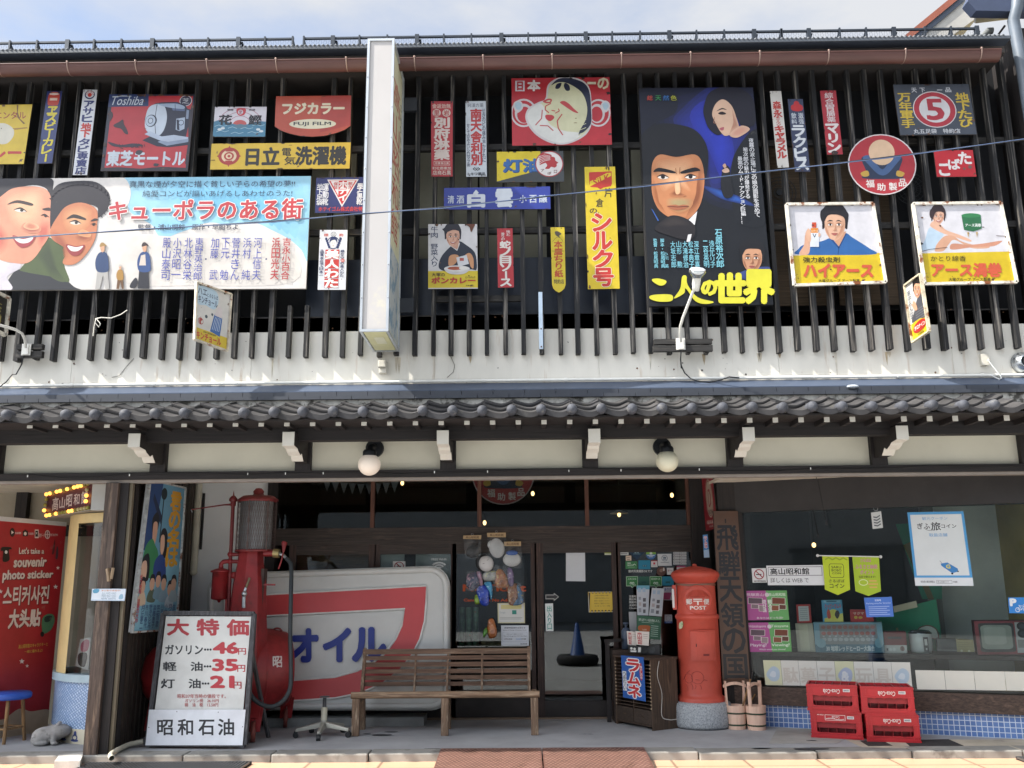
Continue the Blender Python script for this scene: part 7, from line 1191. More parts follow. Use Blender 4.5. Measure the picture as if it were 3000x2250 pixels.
mb = MB(); band(mb, ztop, zb0, -.34, -.3, M('#8c8468', .7, var=.1), 8, .18, 1); band(mb, ztop, zb0, -.4, -.36, M('#5c3a36', .6, var=.1), 6, -.1, .3); mb.obj('inner_panel', bo)
mb = MB(); band(mb, ztop, zb0, -.05, -.045, gl2, 8, .035, .44); mb.obj('pane', bo)
S('booth_leaflet', 'pink and white leaflet standing inside the ticket booth window', 'leaflet', 'D1', (650, 615, 735, 600, 715, 870, 610, 830), '#b9b4b0', [('C', '#a85a6c', [(15, 20), (50, 5), (90, 12), (80, 40), (30, 45)]), ('C', '#33302e', [(10, 55), (80, 50), (70, 92), (20, 90)])], pl=PY(9.12), fin='p', th=.01)
# marquee sign with bulbs
ya, yb_ = 9.35, 8.78; q_ = [onp(*K('E4', 565, 262), PY(ya)), onp(*K('E4', 1072, 125), PY(yb_)), onp(*K('E4', 545, 525), PY(ya))]; MP = P3(*q_)
mq = thing('marquee_sign', 'small maroon marquee sign ringed with lit yellow bulbs above the ticket booth', 'sign', tuple(q_[2]))
e4 = lambda a, b, o=0.: onp(*K('E4', a, b), MP)+MP[1]*o
S('face_panel', '', '', 'E4', (548, 268, 1072, 125, 1045, 442, 525, 532), '#4a1a28', [('T!', '#c4b8b4', c, b, {'b': .02}) for c, b in (('高', (612, 312, 680, 300, 668, 450, 602, 460)), ('山', (690, 312, 758, 298, 745, 425, 686, 436)), ('昭', (772, 280, 838, 268, 830, 405, 764, 418)), ('和', (858, 270, 924, 258, 916, 388, 850, 398)), ('館', (944, 240, 1016, 226, 1006, 372, 938, 386)))], pl=MP, th=.015, fin='b', parent=mq, side='#7a6a2c')
mb = MB(); wb = M('#c3c4c0', .5, var=.05); n3 = -MP[1]; e_ = Vector((.16, .03, 0))
pts = [e4(1074, 118, -.0), e4(1048, 452, -.0)]; mb.prism([pts[0], pts[1], pts[1]+e_, pts[0]+e_], (0, .25, 0), wb); mb.prism([e4(525, 540, -.02), e4(1046, 452, -.02), e4(1046, 452, -.2), e4(525, 540, -.2)], (0, 0, .01), M('#8e8a80', .6)); mb.prism([e4(552, 262, -.02), e4(1072, 122, -.02), e4(1046, 446, -.02), e4(527, 534, -.02)], n3*.18, wb); mb.obj('cabinet', mq)
on_, off_, gr2 = M('#ffab4a', .4, emit=1.5, var=0), M('#b5ac7a', .4), M('#8c8a3e', .4)
rb2 = random.Random(4)
def bulbs(p, q, st):
    n_ = len(st)
    for i, c in enumerate(st):
        t_ = i/(n_-1); mt = {'o': on_, 'x': off_, 'g': gr2}[c]; mb = MB(); mb.ball(e4(p[0]+(q[0]-p[0])*t_, p[1]+(q[1]-p[1])*t_, .02), .019, .019, .019, mt, 12); mb.obj('bulb', mq)
bulbs((560, 270), (1040, 150), 'oogoogogoooggoo'[:13]); bulbs((560, 515), (1040, 425), 'oogogggoogxxxgx'[:14]); bulbs((556, 330), (534, 456), 'ggo'); bulbs((1030, 218), (1016, 350), 'xoo')
# plate and clapper on the corner post
S('price_plate', 'small pale blue price plate fixed across the weathered corner post', 'plate', 'E4', (1065, 1362, 1460, 1362, 1442, 1503, 1052, 1500), '#b9c8d8', [('R', '#d3dbe4', 2, 4, 98, 90), ('C', '#5d9ab8', [(3, 12), (12, 2), (22, 8), (18, 34), (6, 36)]), ('T', '#5a7a90', '大人 1000円→900円', (30, 30, 72, 42)), ('T', '#5a7a90', '高校生 800円→700円', (30, 47, 72, 58)), ('T', '#5a7a90', '小学生 500円→400円', (30, 62, 72, 73)), ('T', '#5a7a90', '幼児 400円', (30, 77, 72, 88)), ('T', '#c88a6a', '本日割引実施中!', (28, 8, 84, 22)), ('C', '#8fb0c4', [(84, 50), (92, 46), (94, 80), (82, 84)])], pl=PY(8.345), fin='b', th=.006)
mb = MB(); cl_ = wood('#9c866c', 'z')
E4p = lambda a, b, y: W('E4', a, b, y)
mb.bar(E4p(1245, 1130, 8.33), E4p(1262, 1275, 8.32), .024, .024, cl_); mb.bar(E4p(1308, 1120, 8.33), E4p(1285, 1250, 8.325), .024, .024, cl_); mb.tube([E4p(1245, 1130, 8.34), E4p(1278, 1118, 8.345), E4p(1308, 1125, 8.34)], .003, M('#6a5a4a', .8), 5); tag(mb.obj('wooden_clappers'), 'pair of wooden clappers hanging on the weathered corner post', 'clappers')
# stool
sc_ = W('D1', 72, 1070, 9.1); sz = sc_.z
stl = thing('wooden_stool', 'round wooden stool with a blue seat at the left edge', 'stool', (sc_.x, 9.1, 0))
mb = MB(); mb.lathe((sc_.x, 9.1, 0), [(0, sz-.03), (.19, sz-.03), (.2, sz-.015), (.2, sz+.015), (.185, sz+.03), (0, sz+.032)], M('#2a57b8', .45, var=.1), 32); mb.obj('seat', stl)
for i in range(4):
    a = .5+i*math.pi/2; mb = MB(); mb.tube([(sc_.x+.12*math.cos(a), 9.1+.12*math.sin(a), sz-.028), (sc_.x+.17*math.cos(a), 9.1+.17*math.sin(a), .0)], [.018, .016], wood('#8a6a44', 'z'), 10); mb.obj('leg', stl)
mb = MB()
for i in range(4): a, b = .5+i*math.pi/2, .5+(i+1)*math.pi/2; mb.tube([(sc_.x+.156*math.cos(a), 9.1+.156*math.sin(a), .13), (sc_.x+.156*math.cos(b), 9.1+.156*math.sin(b), .13)], .01, wood('#8a6a44', 'x'), 8)
mb.obj('stretcher', stl)
# stone frog
fg = onp(*K('D1', 330, 1490), PZ(0)); fg.y += .15; stn = M('#a3a19e', .9, var=.16, scale=9, bump=.3, spot='#6f6d6a', spotr=(.55, .7), spots=14)
bpy_f = bpy.data.meshes.new('stone_frog');
mbq = bpy.data.metaballs.new('frogmeta'); mo = bpy.data.objects.new('frogmeta', mbq); COL.objects.link(mo); mbq.resolution = .014; mbq.threshold = .3
for x, y, z, rx, ry, rz in ((0, 0, .1, .15, .14, .11), (-.08, .0, .1, .15, .15, .11), (.1, -.02, .15, .14, .14, .1), (.17, -.03, .15, .1, .12, .07), (-.13, .08, .055, .09, .06, .07), (-.13, -.1, .055, .09, .06, .07), (-.08, -.14, .02, .08, .04, .03), (.06, -.12, .06, .035, .035, .08), (.08, -.14, .012, .05, .04, .022), (.06, .11, .06, .035, .035, .08), (.08, .13, .012, .05, .04, .022)):
    e = mbq.elements.new(); e.type = 'ELLIPSOID'; e.co = (x, y, z); e.radius = 1.12; e.size_x, e.size_y, e.size_z = rx*1.25, ry*1.25, rz*1.25; e.radius = 1.12
bpy.context.view_layer.update()
me = bpy.data.meshes.new_from_object(mo.evaluated_get(bpy.context.evaluated_depsgraph_get())); bpy.data.objects.remove(mo); bpy.data.metaballs.remove(mbq)
vs_f = [tuple(v.co) for v in me.vertices]; fs_f = [tuple(p.vertices) for p in me.polygons]
if not vs_f: print('NO FROG')
mb = MB(); k_f = .34/max(.1, max(v[0] for v in vs_f)-min(v[0] for v in vs_f)); zmin = min(v[2] for v in vs_f); ca, sa = math.cos(.35), math.sin(.35)
T_ = lambda x, y, z: Vector((fg.x+(x*ca-y*sa)*k_f, fg.y+(x*sa+y*ca)*k_f, (z-zmin)*k_f))
mb.mesh([T_(*v) for v in vs_f], fs_f, stn, True); frog = mb.obj('stone_frog'); tag(frog, 'grey carved stone frog sitting on the floor before the ticket booth', 'statue')
for s_ in (-1, 1): mb = MB(); zt2 = max(v[2] for v in vs_f); mb.ball(T_(.1, s_*.07, zt2-.012), .022, .022, .024, stn, 12); mb.obj('eye', frog)
mb = MB(); mb.tube([T_(.235-.03*abs(t)**2*9, t, .135) for t in (-.1, -.06, 0, .06, .1)], .004, M('#5d5b58', .9), 6); mb.obj('mouth', frog)
mb = MB(); pp2 = M('#b9b4a2', .7, var=.15); mb.tube(cat([onp(*K('D1', 1160, 1445), PZ(.05)), onp(*K('D1', 1040, 1470), PZ(.035)), onp(*K('D1', 930, 1525), PZ(.035)), onp(*K('D1', 895, 1555), PZ(.03)), onp(*K('D1', 905, 1580), PZ(.02))]), .022, pp2, 12, False); tag(mb.obj('drain_pipe'), 'old cream drain pipe lying on the platform left of the price board', 'pipe')
mb = MB(); mb.prism([onp(*K('D1', *p), PZ(.012)) for p in ((480, 1548), (680, 1530), (650, 1602), (440, 1605))], (0, 0, -.1), M('#b4b2ac', .9, var=.15, scale=6, bump=.2)); tag(mb.obj('stone_slab', bevel=.01), 'pale broken stone slab on the kerb left of the corner post', 'stone')
# film poster on the side wall
kp = [('P', '#2c4a7c', [(0, 0), (40, 0), (30, 30), (20, 50), (0, 60)]), ('C', '#7fb4c8', [(0, 48), (40, 55), (100, 52), (100, 100), (0, 100)]), ('P', '#24304c', [(18, 8), (44, 22), (42, 28), (16, 12)])]
kp += [('E', '#1d2a30', 45, 7, 8, 4), ('L', '#1d2a30', 2.5, [(45, 8), (44, 40)]), ('C', '#22242c', [(20, 25), (30, 20), (38, 24), (36, 32), (24, 34)]), ('C', '#d0a58c', [(24, 28), (34, 27), (36, 34), (32, 42), (26, 40)]), ('C', '#3f8a5c', [(10, 44), (24, 38), (34, 42), (44, 48), (46, 62), (20, 64), (6, 58)]), ('C', '#1d1c24', [(46, 33), (56, 30), (64, 36), (62, 50), (48, 46)]), ('C', '#dcb49a', [(47, 36), (55, 35), (58, 42), (54, 48), (48, 45)]), ('C', '#2f4a8c', [(36, 54), (50, 48), (62, 52), (66, 64), (40, 66)]), ('C', '#22242c', [(6, 52), (20, 48), (26, 58), (24, 66), (10, 64)]), ('C', '#e0bca4', [(6, 55), (16, 53), (20, 60), (16, 67), (8, 66)])]
for i, (x, hy, sh) in enumerate(((14, 68, '#cdb9a0'), (36, 66, '#5c6a5a'), (50, 64, '#7c9cac'), (64, 66, '#88a4b4'), (80, 70, '#b8c8d0'), (88, 66, '#9fb4bc'))): kp += [('C', sh, [(x-9, hy+10), (x-3, hy+6), (x+6, hy+6), (x+10, hy+14), (x-8, hy+14)]), ('E', '#d4ac92', x, hy+2, 6, 4.6), ('C', '#22222a', [(x-7, hy+1), (x-4, hy-4), (x+4, hy-4), (x+7, hy+1), (x+3, hy-1.5), (x-3, hy-1.5)])]
kp += [('V', '#d8a030', '君の名は', (64, 4, 92, 56), {'b': .06}), ('V', '#b8384a', '松竹映画 話題の大作', (4, 62, 11, 94), {})]+[('V', '#2c3e78', t_, (16+i*9, 82, 23+i*9, 98), {'b': .01}) for i, t_ in enumerate(('月丘夢二', '市川春代', '野添ひとみ', '淡路恵子', '笠智衆', '川喜多雄二', '小林トシ子', '月丘千秋', '佐田啓二'))]
S('film_poster', 'pale blue film poster with painted heads on the dark side wall', 'poster', 'S', (438, 1406, 541.4, 1430, 513.6, 1843.5, 385, 1852.5), '#6a9cb8', kp, pl=PX(-3.60), th=.03, fin='p', side='#c9cbca', rim=('#bfc2c0', .016))
mb = MB(); pw2 = M('#c4c0ae', .5); mb.tube([W('E6', 165, -60, 10.3), W('E6', 100, 960, 10.3)], .04, pw2, 14); mb.ball(W('E6', 100, 965, 10.3), .044, .044, .04, pw2, 12); tag(mb.obj('wall_pipe'), 'cream pipe running down the white wall behind the pump', 'pipe')
mb = MB(); mb.box(*sorted((W('E6', 200, 300, 10.33).x-.012, W('E6', 200, 300, 10.33).x+.012)), 10.33, 10.355, W('E6', 200, 715, 10.33).z, 2.46, M('#1d1c1c', .6)); tag(mb.obj('conduit_strip'), 'thin black conduit beside the cream pipe on the white wall', 'conduit')

# ------------------------------------------------------------------ behind the transoms and doors
wm_ = M('#ffcf85', .4, emit=2.2, var=0)
for i, (t, a, b) in enumerate((('C2', 1185, 1010), ('C2', 1852, 1332), ('C3', 168, 1095), ('C3', 868, 1265), ('C3', 1295, 1108))):
    p = W(t, a, b, 11.6); mb = MB(); mb.ball(p, .022, .022, .03, wm_, 12); mb.tube([p+Vector((0, 0, .03)), p+Vector((0, 0, .5))], .004, BLK, 6)
    if t == 'C3' and a == 868: mb.lathe(p, [(.03, .05), (.11, .02), (.115, .012)], M('#b9b4a8', .4), 24)
    tag(mb.obj('hanging_bulb'), ['lit bulb in the second transom from the left', 'small lit bulb near the masks, low in the third transom', 'lit bulb right of the indoor round red sign', 'lit bulb under a pale shade in the right transom', 'lit bulb near the top right of the right transom'][i], 'bulb', 'lit bulbs inside the shop')
SN('round_indoor_sign', 'round red sign hanging inside, cut off by the lintel over the door', 'S', (1382, 1296, 1566, 1296, 1566, 1479, 1382, 1479), '#b9a8a8', fuk, pl=PY(10.9), shape=ring('', 50, 50, 50, 50), chips=0, group='round red signs')
mb = MB(); bf = M('#6d6c70', .8)
x0, x1 = 545, 1160
for i in range(9): a = x0+(x1-x0)*i/9; sg = 60*math.sin(math.pi*i/9)*.5; mb.face([W('C2', a, 985+sg, 10.8), W('C2', a+62, 988+sg, 10.8), W('C2', a+30, 1080+sg*.8, 10.8)], bf)
tag(mb.obj('bunting'), 'string of pale triangular pennants inside the left transom', 'bunting')
mb = MB(); mb.box(u2x(850), u2x(1090), 10.47, 10.49, .7, zh0-.1, M('#7a5a40', .8, var=.25, scale=2, stretch=(3, 1, 40))); tag(mb.obj('rolled_blind'), 'brown bamboo blind inside the leftmost door', 'blind')
for i, (t, q, lab) in enumerate((('C2', (1010, 1545, 1205, 1555, 1195, 1800, 1000, 1790), 'left grey paper sheet inside the second door'), ('C2', (1295, 1515, 1510, 1520, 1500, 1800, 1290, 1790), 'wide grey paper sheet inside the second door'), ('C2', (1480, 1540, 1578, 1540, 1578, 1800, 1480, 1800), 'right grey paper sheet inside the second door'))): S('paper_sheet', lab, 'paper', t, q, '#b6b7b0', [], pl=PY(10.40+.006*i), fin='p', th=.002, group='paper sheets inside the door')
GP = PY(10.352); ST = dict(fin='p', th=.0015)
def stick(name, lab, cat_, t, q, base, items, grp='stickers and notices on the door glass', pl=GP, **kw): S(name, lab, cat_, t, q, base, items, pl=pl, group=grp, **ST, **kw)
def circ(q, **k): return [(50+50*math.cos(i*.2244), 50+50*math.sin(i*.2244)) for i in range(28)]
stick('no_smoking_sticker', 'small square no smoking sticker above the moulded sign', 'sticker', 'C2', (1108, 1643, 1210, 1642, 1212, 1725, 1108, 1725), '#d3d3d0', [('E', '#8f2c34', 50, 48, 38, 42), ('E', '#d3d3d0', 50, 48, 31, 35), ('R', '#2a2a2c', 30, 46, 64, 54), ('P', '#8f2c34', [(24, 24), (30, 18), (77, 72), (71, 78)])])
S('wifi_decal', 'white wireless symbol decal on the second door glass', 'decal', 'C2', (1400, 1600, 1560, 1600, 1560, 1740, 1400, 1740), None, [('T', '#c9cdcc', 'FREE Wi-Fi', (14, 14, 88, 26), {'b': .03})]+[('P', '#c9cdcc', [(52+r*math.cos(rad(220+i*10)), 80+r*math.sin(rad(220+i*10))) for i in range(11)]+[(52+(r-9)*math.cos(rad(320-i*10)), 80+(r-9)*math.sin(rad(320-i*10))) for i in range(11)]) for r in (46, 32, 18)]+[('E', '#c9cdcc', 52, 82, 6, 6)], pl=GP, fin='p')
stick('exit_sign', 'white vertical notice with green characters beside the sliding door', 'notice', 'D3', (268, 328, 332, 325, 336, 550, 275, 552), '#d6dad8', [('V', '#4f9a8e', '出入り口', (22, 8, 80, 94), {'b': .03})], pl=PY(10.325))
S('arrow_decal', 'grey outlined arrow decal above the green entrance notice', 'decal', 'D3', (272, 240, 380, 240, 380, 306, 272, 306), None, [('P', '#b4b4b0', [(0, 22), (62, 22), (62, 0), (100, 50), (62, 100), (62, 78), (0, 78)]), ('P', '#3a3a3c', [(4, 30), (66, 30), (66, 16), (94, 50), (66, 84), (66, 70), (4, 70)])], pl=PY(10.353), fin='p')
stick('blank_notice', 'blank white paper notice on the sliding door glass', 'notice', 'D3', (437, -190, 590, -192, 594, 147, 437, 145), '#c6cace', [])
yn = [('P', '#2c2a26', [(0, 0), (100, 0), (100, 100), (0, 100)])]+[('P', '#c9a83c', [(i*12.5-4, 0), (i*12.5+2.5, 0), (i*12.5-3.5, 100), (i*12.5-10, 100)]) for i in range(10)]+[('R', '#cdb048', 10, 8, 90, 90)]+[('T', '#8a7a3c', t_, (22, 14+i*13, 78, 22+i*13)) for i, t_ in enumerate(('ご来館のお客様へお願い', '入館料をお支払いの上', '館内へお進みください', '飲食はご遠慮ください', 'スタッフ一同'))]
stick('warning_notice', 'yellow notice with a black striped border on the sliding door', 'notice', 'D3', (615, 233, 834, 230, 842, 395, 622, 398), '#c9cac6', [('P', '#2c2a26', [(2, 3), (98, 3), (98, 97), (2, 97)])]+[('P', c_, p_) if k_ == 'P' else None for k_, c_, p_ in []]+yn[1:])
stick('green_card', 'small yellow green card at the top right of the sliding door', 'card', 'C3', (748, 1497, 806, 1495, 810, 1592, 750, 1592), '#9aa84a', [('R', '#c9cdb8', 0, 88, 100, 100), ('R', '#7c8a34', 12, 20, 80, 26), ('R', '#7c8a34', 12, 40, 80, 44)])
E2 = [('house_sticker', 'white rounded sticker with a dark ring, top left of the right door', (190, 172, 335, 168, 340, 366, 192, 368), '#cfd0cc', [('E', '#2c2c30', 50, 52, 34, 26), ('E', '#cfd0cc', 50, 52, 28, 21), ('T', '#2c2c30', '受', (36, 40, 64, 64), {'b': .04}), ('R', '#55555a', 12, 86, 88, 92), ('R', '#8a8a8c', 12, 10, 84, 13)]),
 ('diamond_sticker', 'dark teal diamond sticker on the right door', (350, 196, 596, 196, 596, 452, 350, 452), '#16324a', [('T', '#8fb0b8', '警戒', (34, 40, 64, 55), {'b': .03}), ('R', '#6a9098', 26, 58, 74, 61)]),
 ('round_sticker', 'round green and blue sticker with a small bottle shape', (622, 268, 784, 268, 784, 436, 622, 436), '#3c68a0', [('P', '#7fae4a', [(0, 0), (100, 0), (100, 55), (0, 55)]), ('E', '#cfd6c8', 50, 42, 14, 12), ('R', '#cfd6c8', 44, 16, 56, 40), ('R', '#c9d2dc', 14, 58, 86, 66), ('R', '#c9d2dc', 30, 72, 70, 78)]),
 ('beige_sticker', 'tiny beige sticker under the dark teal diamond', (294, 376, 384, 374, 386, 456, 295, 458), '#cdb8a4', [('R', '#6a5a50', 14, 36, 70, 46), ('R', '#4a3c36', 24, 74, 74, 84)]),
 ('wifi_sticker', 'green sticker reading wireless on the right door', (290, 468, 480, 466, 483, 588, 292, 590), '#3c7a4c', [('T', '#cfdccf', '無料', (16, 14, 46, 36)), ('T', '#cfdccf', 'Wi-Fi', (15, 42, 52, 64), {'b': .03}), ('L', '#cfdccf', 3, [(58, 60), (58, 48), (72, 40)]), ('P', '#cfdccf', [(62, 56), (76, 30), (90, 52), (86, 56), (76, 40), (66, 58)]), ('R', '#a8c0a8', 22, 76, 80, 80)]),
 ('owl_sticker', 'blue sticker beside the green wireless one', (500, 452, 692, 450, 694, 596, 502, 594), '#2a7f9c', [('E', '#1d4a5c', 42, 62, 9, 11), ('E', '#1d4a5c', 60, 62, 9, 11), ('E', '#8fb8c4', 42, 62, 4, 5), ('E', '#8fb8c4', 60, 62, 4, 5)]),
 ('pay_sticker', 'small white payment sticker with a red mark', (704, 456, 806, 454, 810, 560, 706, 562), '#d0cecc', [('R', '#b83a44', 0, 0, 100, 10), ('R', '#c0404c', 34, 28, 66, 60), ('R', '#a8a4a4', 20, 74, 80, 80)]),
 ('travel_sticker', 'white sticker with a round blue travel character', (808, 348, 1034, 346, 1040, 538, 818, 540), '#cfd2d2', [('E', '#2c4a68', 50, 36, 22, 26), ('E', '#cfd2d2', 50, 36, 19, 22.5), ('T', '#2c4a68', '旅', (38, 22, 62, 50), {'b': .03}), ('R', '#8a9298', 20, 70, 80, 75)]),
 ('brown_sticker', 'round brown sticker below the white travel one', (796, 554, 948, 554, 948, 702, 796, 702), '#5c4038', [('C', '#8a7264', [(34, 30), (60, 22), (66, 46), (50, 62), (32, 52)]), ('C', '#c9c2b8', [(66, 20), (80, 12), (84, 40), (72, 48)])]),
 ('rpay_sticker', 'small white rounded payment sticker near the pillar box cap', (960, 574, 1066, 572, 1068, 684, 962, 684), '#d0cecb', [('T', '#8a8a8e', 'Pay', (40, 28, 88, 54)), ('R', '#b08a8c', 14, 28, 32, 54)]),
 ('pink_sticker', 'pink edged white sticker half behind the pillar box cap', (1118, 540, 1262, 538, 1264, 620, 1120, 620), '#c9c4c6', [('R', '#a84a6c', 0, 0, 100, 28)])]
for nm, lab, q, base, its in E2:
    kw = {}
    if 'round_' in nm or 'brown' in nm: kw['shape'] = circ(0)
    if 'diamond' in nm: kw['shape'] = [(50, 0), (100, 50), (50, 100), (0, 50)]
    if kw.get('shape') and 'round_' in nm: its = [i for i in its if i[0] != 'P']+[]; its.insert(0, ('P', '#7fae4a', [(50-50*math.cos(math.pi*i/14), 52-52*math.sin(math.pi*i/14)) for i in range(15)]))
    stick(nm, lab, 'sticker', 'E2', q, base, its, **kw)
for x in range(2):
    for y in range(6):
        if y == 0 and x: continue
        q = (1062, 230, 1270, 228, 1270, 298, 1062, 300) if y == 0 else (1064+x*108, 268+y*43, 1166+x*110, 268+y*43, 1168+x*110, 304+y*43, 1064+x*108, 305+y*43)
        stick('payment_label', 'one of the small white payment labels in a block on the right door' if y else 'wide white payment label heading the block on the right door', 'label', 'E2', q, '#cbcccb', [('R', '#6a6a6e', 12, 40, 30, 62), ('R', '#9a9a9e', 36, 44, 86, 56)], grp='white payment labels on the right door' if y else None)
for i, (nm, lab, q, base) in enumerate((('review_sticker', 'leftmost green speech bubble sticker', (302, 712, 490, 710, 490, 900, 302, 900), '#3a7a44'), ('review_sticker', 'darker green sticker between the two speech bubbles', (496, 714, 676, 712, 678, 862, 498, 862), '#2f5f50'), ('review_sticker', 'right green speech bubble sticker beside a blue one', (684, 712, 878, 710, 880, 900, 684, 900), '#3a7a44'), ('review_sticker', 'blue square sticker touching the pillar box', (884, 712, 1072, 710, 1074, 860, 886, 862), '#247a94'))):
    bub = i in (0, 2); its = [('E', '#cfdccf' if bub else '#1d4a48', 40, 58 if bub else 62, 10, 10 if bub else 12), ('E', '#cfdccf' if bub else '#1d4a48', 60, 58 if bub else 62, 10, 10 if bub else 12), ('E', base, 40, 59, 5, 5), ('E', base, 60, 59, 5, 5)]
    if bub: its = [('P', base, [(3, 3), (97, 3), (97, 80), (62, 80), (52, 96), (42, 80), (3, 80)])]+its+[('T', '#d6e0d6', '人気のお店' if i == 0 else 'REVIEW US', (14, 14, 86, 30), {'b': .01}), ('R', '#a8c4a8', 48, 70, 84, 75)]
    stick(nm, lab, 'sticker', 'E2', q, '#c4d8c0' if bub else base, its, shape=[(0, 0), (100, 0), (100, 84), (64, 84), (52, 100), (40, 84), (0, 84)] if bub else None)
S('door_lettering', 'white photo permission lettering on the right door glass', 'lettering', 'E2', (340, 605, 726, 605, 726, 648, 340, 648), None, [('T', '#d6d6d2', '館内写真撮影OKです', (0, 0, 100, 100), {'b': .02})], pl=GP, fin='p')
S('door_lettering', 'white opening hours lettering half behind the leaflet racks', 'lettering', 'E2', (352, 1015, 500, 1015, 500, 1250, 352, 1250), None, [('T', '#d6d6d2', t_, (0, y_, 100, y_+16), {'b': .03}) for t_, y_ in (('営業時間', 1), ('開店時間', 21), ('閉館時間', 41), ('关闭时间', 62), ('Closing', 83))], pl=GP, fin='p')
lf = [('R', '#9fb4c8', 10+a, 8+b, 34+a, 22+b) for a in (0, 36) for b in (0,)]+[('R', c_, a, b, a+w_, b+h_) for c_, a, b, w_, h_ in (('#8a8f98', 14, 38, 20, 10), ('#5a5a60', 50, 42, 24, 12), ('#a8a0a0', 14, 56, 22, 12), ('#6a6468', 50, 60, 26, 12), ('#8a9098', 12, 76, 24, 14), ('#5c5c62', 52, 80, 22, 12), ('#b4bcc4', 78, 30, 16, 40))]
S('leaflet_rack', 'clear rack of grey leaflets with a blue top edge on the right door', 'leaflets', 'E2', (470, 860, 680, 858, 660, 1345, 482, 1340), '#b9bfc6', [('R', '#6aa4b8', 0, 0, 100, 13)]+lf, pl=PY(10.2), fin='p', th=.03, group='leaflet racks'); S('leaflet_rack', 'clear rack of grey leaflets nearest the pillar box on the right door', 'leaflets', 'E2', (720, 898, 916, 906, 880, 1360, 668, 1345), '#bcc2c8', lf, pl=PY(10.18), fin='p', th=.03, group='leaflet racks')
S('green_notice', 'dark green notice board with white writing below the leaflet racks', 'notice', 'E2', (478, 1342, 872, 1372, 850, 1740, 462, 1700), '#3c6650', [('T', '#c4d4c8', '前売入館チケット販売を開始しました。', (8, 12, 94, 24)), ('R', '#9fb8a8', 20, 28, 70, 30), ('C', '#b0643c', [(10, 46), (52, 42), (56, 56), (50, 70), (12, 68)]), ('T', '#d8c0a8', '1,600', (24, 58, 42, 66))]+[('R', '#a8c0b0', 60, 40+i*9, 90, 43+i*9) for i in range(6)], pl=PY(10.17), fin='p', th=.006)
S('grey_sheet', 'plain pale grey sheet left of the green notice board', 'sheet', 'E2', (342, 1285, 470, 1285, 470, 1620, 360, 1620), '#b6b8ba', [], pl=PY(10.3), fin='p', th=.003)
S('thanks_poster', 'white and pink thank you poster left of the pillar box', 'poster', 'E2', (905, 880, 1120, 874, 1120, 1098, 905, 1095), '#b0b0b8', [('T', '#3a4a8c', 'ありがとう', (8, 8, 96, 30), {'b': .03}), ('P', '#b04a7a', [(0, 44), (60, 44), (50, 96), (0, 96)]), ('R', '#4a6ab0', 60, 46, 92, 60)], pl=PY(10.34), fin='p', th=.003)
S('dog_sticker', 'white sticker with a pale face outline and blue foot', 'sticker', 'E2', (925, 1330, 1045, 1330, 1048, 1470, 925, 1470), '#b8bac0', [('C', '#8a8c94', [(20, 20), (50, 12), (80, 20), (76, 60), (50, 70), (24, 60)]), ('C', '#b8bac0', [(24, 24), (50, 17), (76, 24), (72, 57), (50, 65), (28, 57)]), ('R', '#34589c', 0, 78, 100, 100), ('T', '#c4cce0', 'はじめて', (22, 82, 80, 96))], pl=PY(10.34), fin='p', th=.002)
mb = MB(); p = W('E2', 295, 1500, 10.15); mb.lathe((p.x, p.y, 0), [(0, .735), (.05, .735), (.05, .92), (.03, .95), (.012, .955), (.012, .99), (.03, .99), (.03, 1.01), (0, 1.01)], M('#49566a', .4), 18); mb.box(p.x-.16, p.x+.18, 10.02, 10.3, 0, .73, wood('#3a2c24', 'x')); tag(mb.obj('bottle_stand'), 'pump bottle on a dark stand behind the pigeonhole cabinet', 'bottle')
mb = MB(); p0, p1 = W('D3', 770, 615, 10.1), W('D3', 840, 1100, 10.05); mb.bar(Vector((p0.x, 10.1, 0)), p0, .045, .04, DARKZ); mb.bar(p0+Vector((-.03, 0, -.02)), p0+Vector((.16, 0, -.01)), .05, .03, DARK); tag(mb.obj('wooden_rack'), 'dark wooden rack leg just left of the pigeonhole cabinet', 'rack')

# masks and bagged toys hanging on the third door
YM2 = 10.26; E3_ = lambda a, b, y=YM2: W('E3', a, b, y)
def hdr(lab, q, y, mk=None):
    c = E3_((q[0]+q[2])/2, q[7], y); o = thing('mask_bag', lab, 'toy mask', tuple(c), 'bagged masks hanging on the door')
    S('header_card', '', '', 'E3', q, '#b59a74', [('T', '#5a4430', '高山昭和館', (14, 22, 88, 82), {'b': .02})], pl=PY(y), fin='p', th=.004, parent=o)
    mb = MB(); tp = E3_((q[0]+q[2])/2, q[1]-2, y); mb.tube([tp+Vector((.012*math.cos(i*.63), 0, .012+.012*math.sin(i*.63))) for i in range(11)], .0012, STL, 5, False); mb.obj('hook', o)
    return o
def shell(o, cx_, cy_, rx, ry, mt, y, rot=0, nm='mask', dep=.04):
    mb = MB(); c = E3_(cx_, cy_, y); kx = (E3_(cx_+100, cy_, y).x-c.x)/100; q = Matrix.Rotation(rad(-rot), 3, 'Y'); mb.ball(c, rx*kx, dep, ry*kx, mt, 22, q); mb.obj(nm, o); return c, kx
def spots(o, nm, y, items):
    mbx = S('x', '', '', 'E3', (0, 0, 1, 0, 1, 1, 0, 1), None, items, pl=PY(y), fin='p', into=MB()); mbx.obj(nm, o)
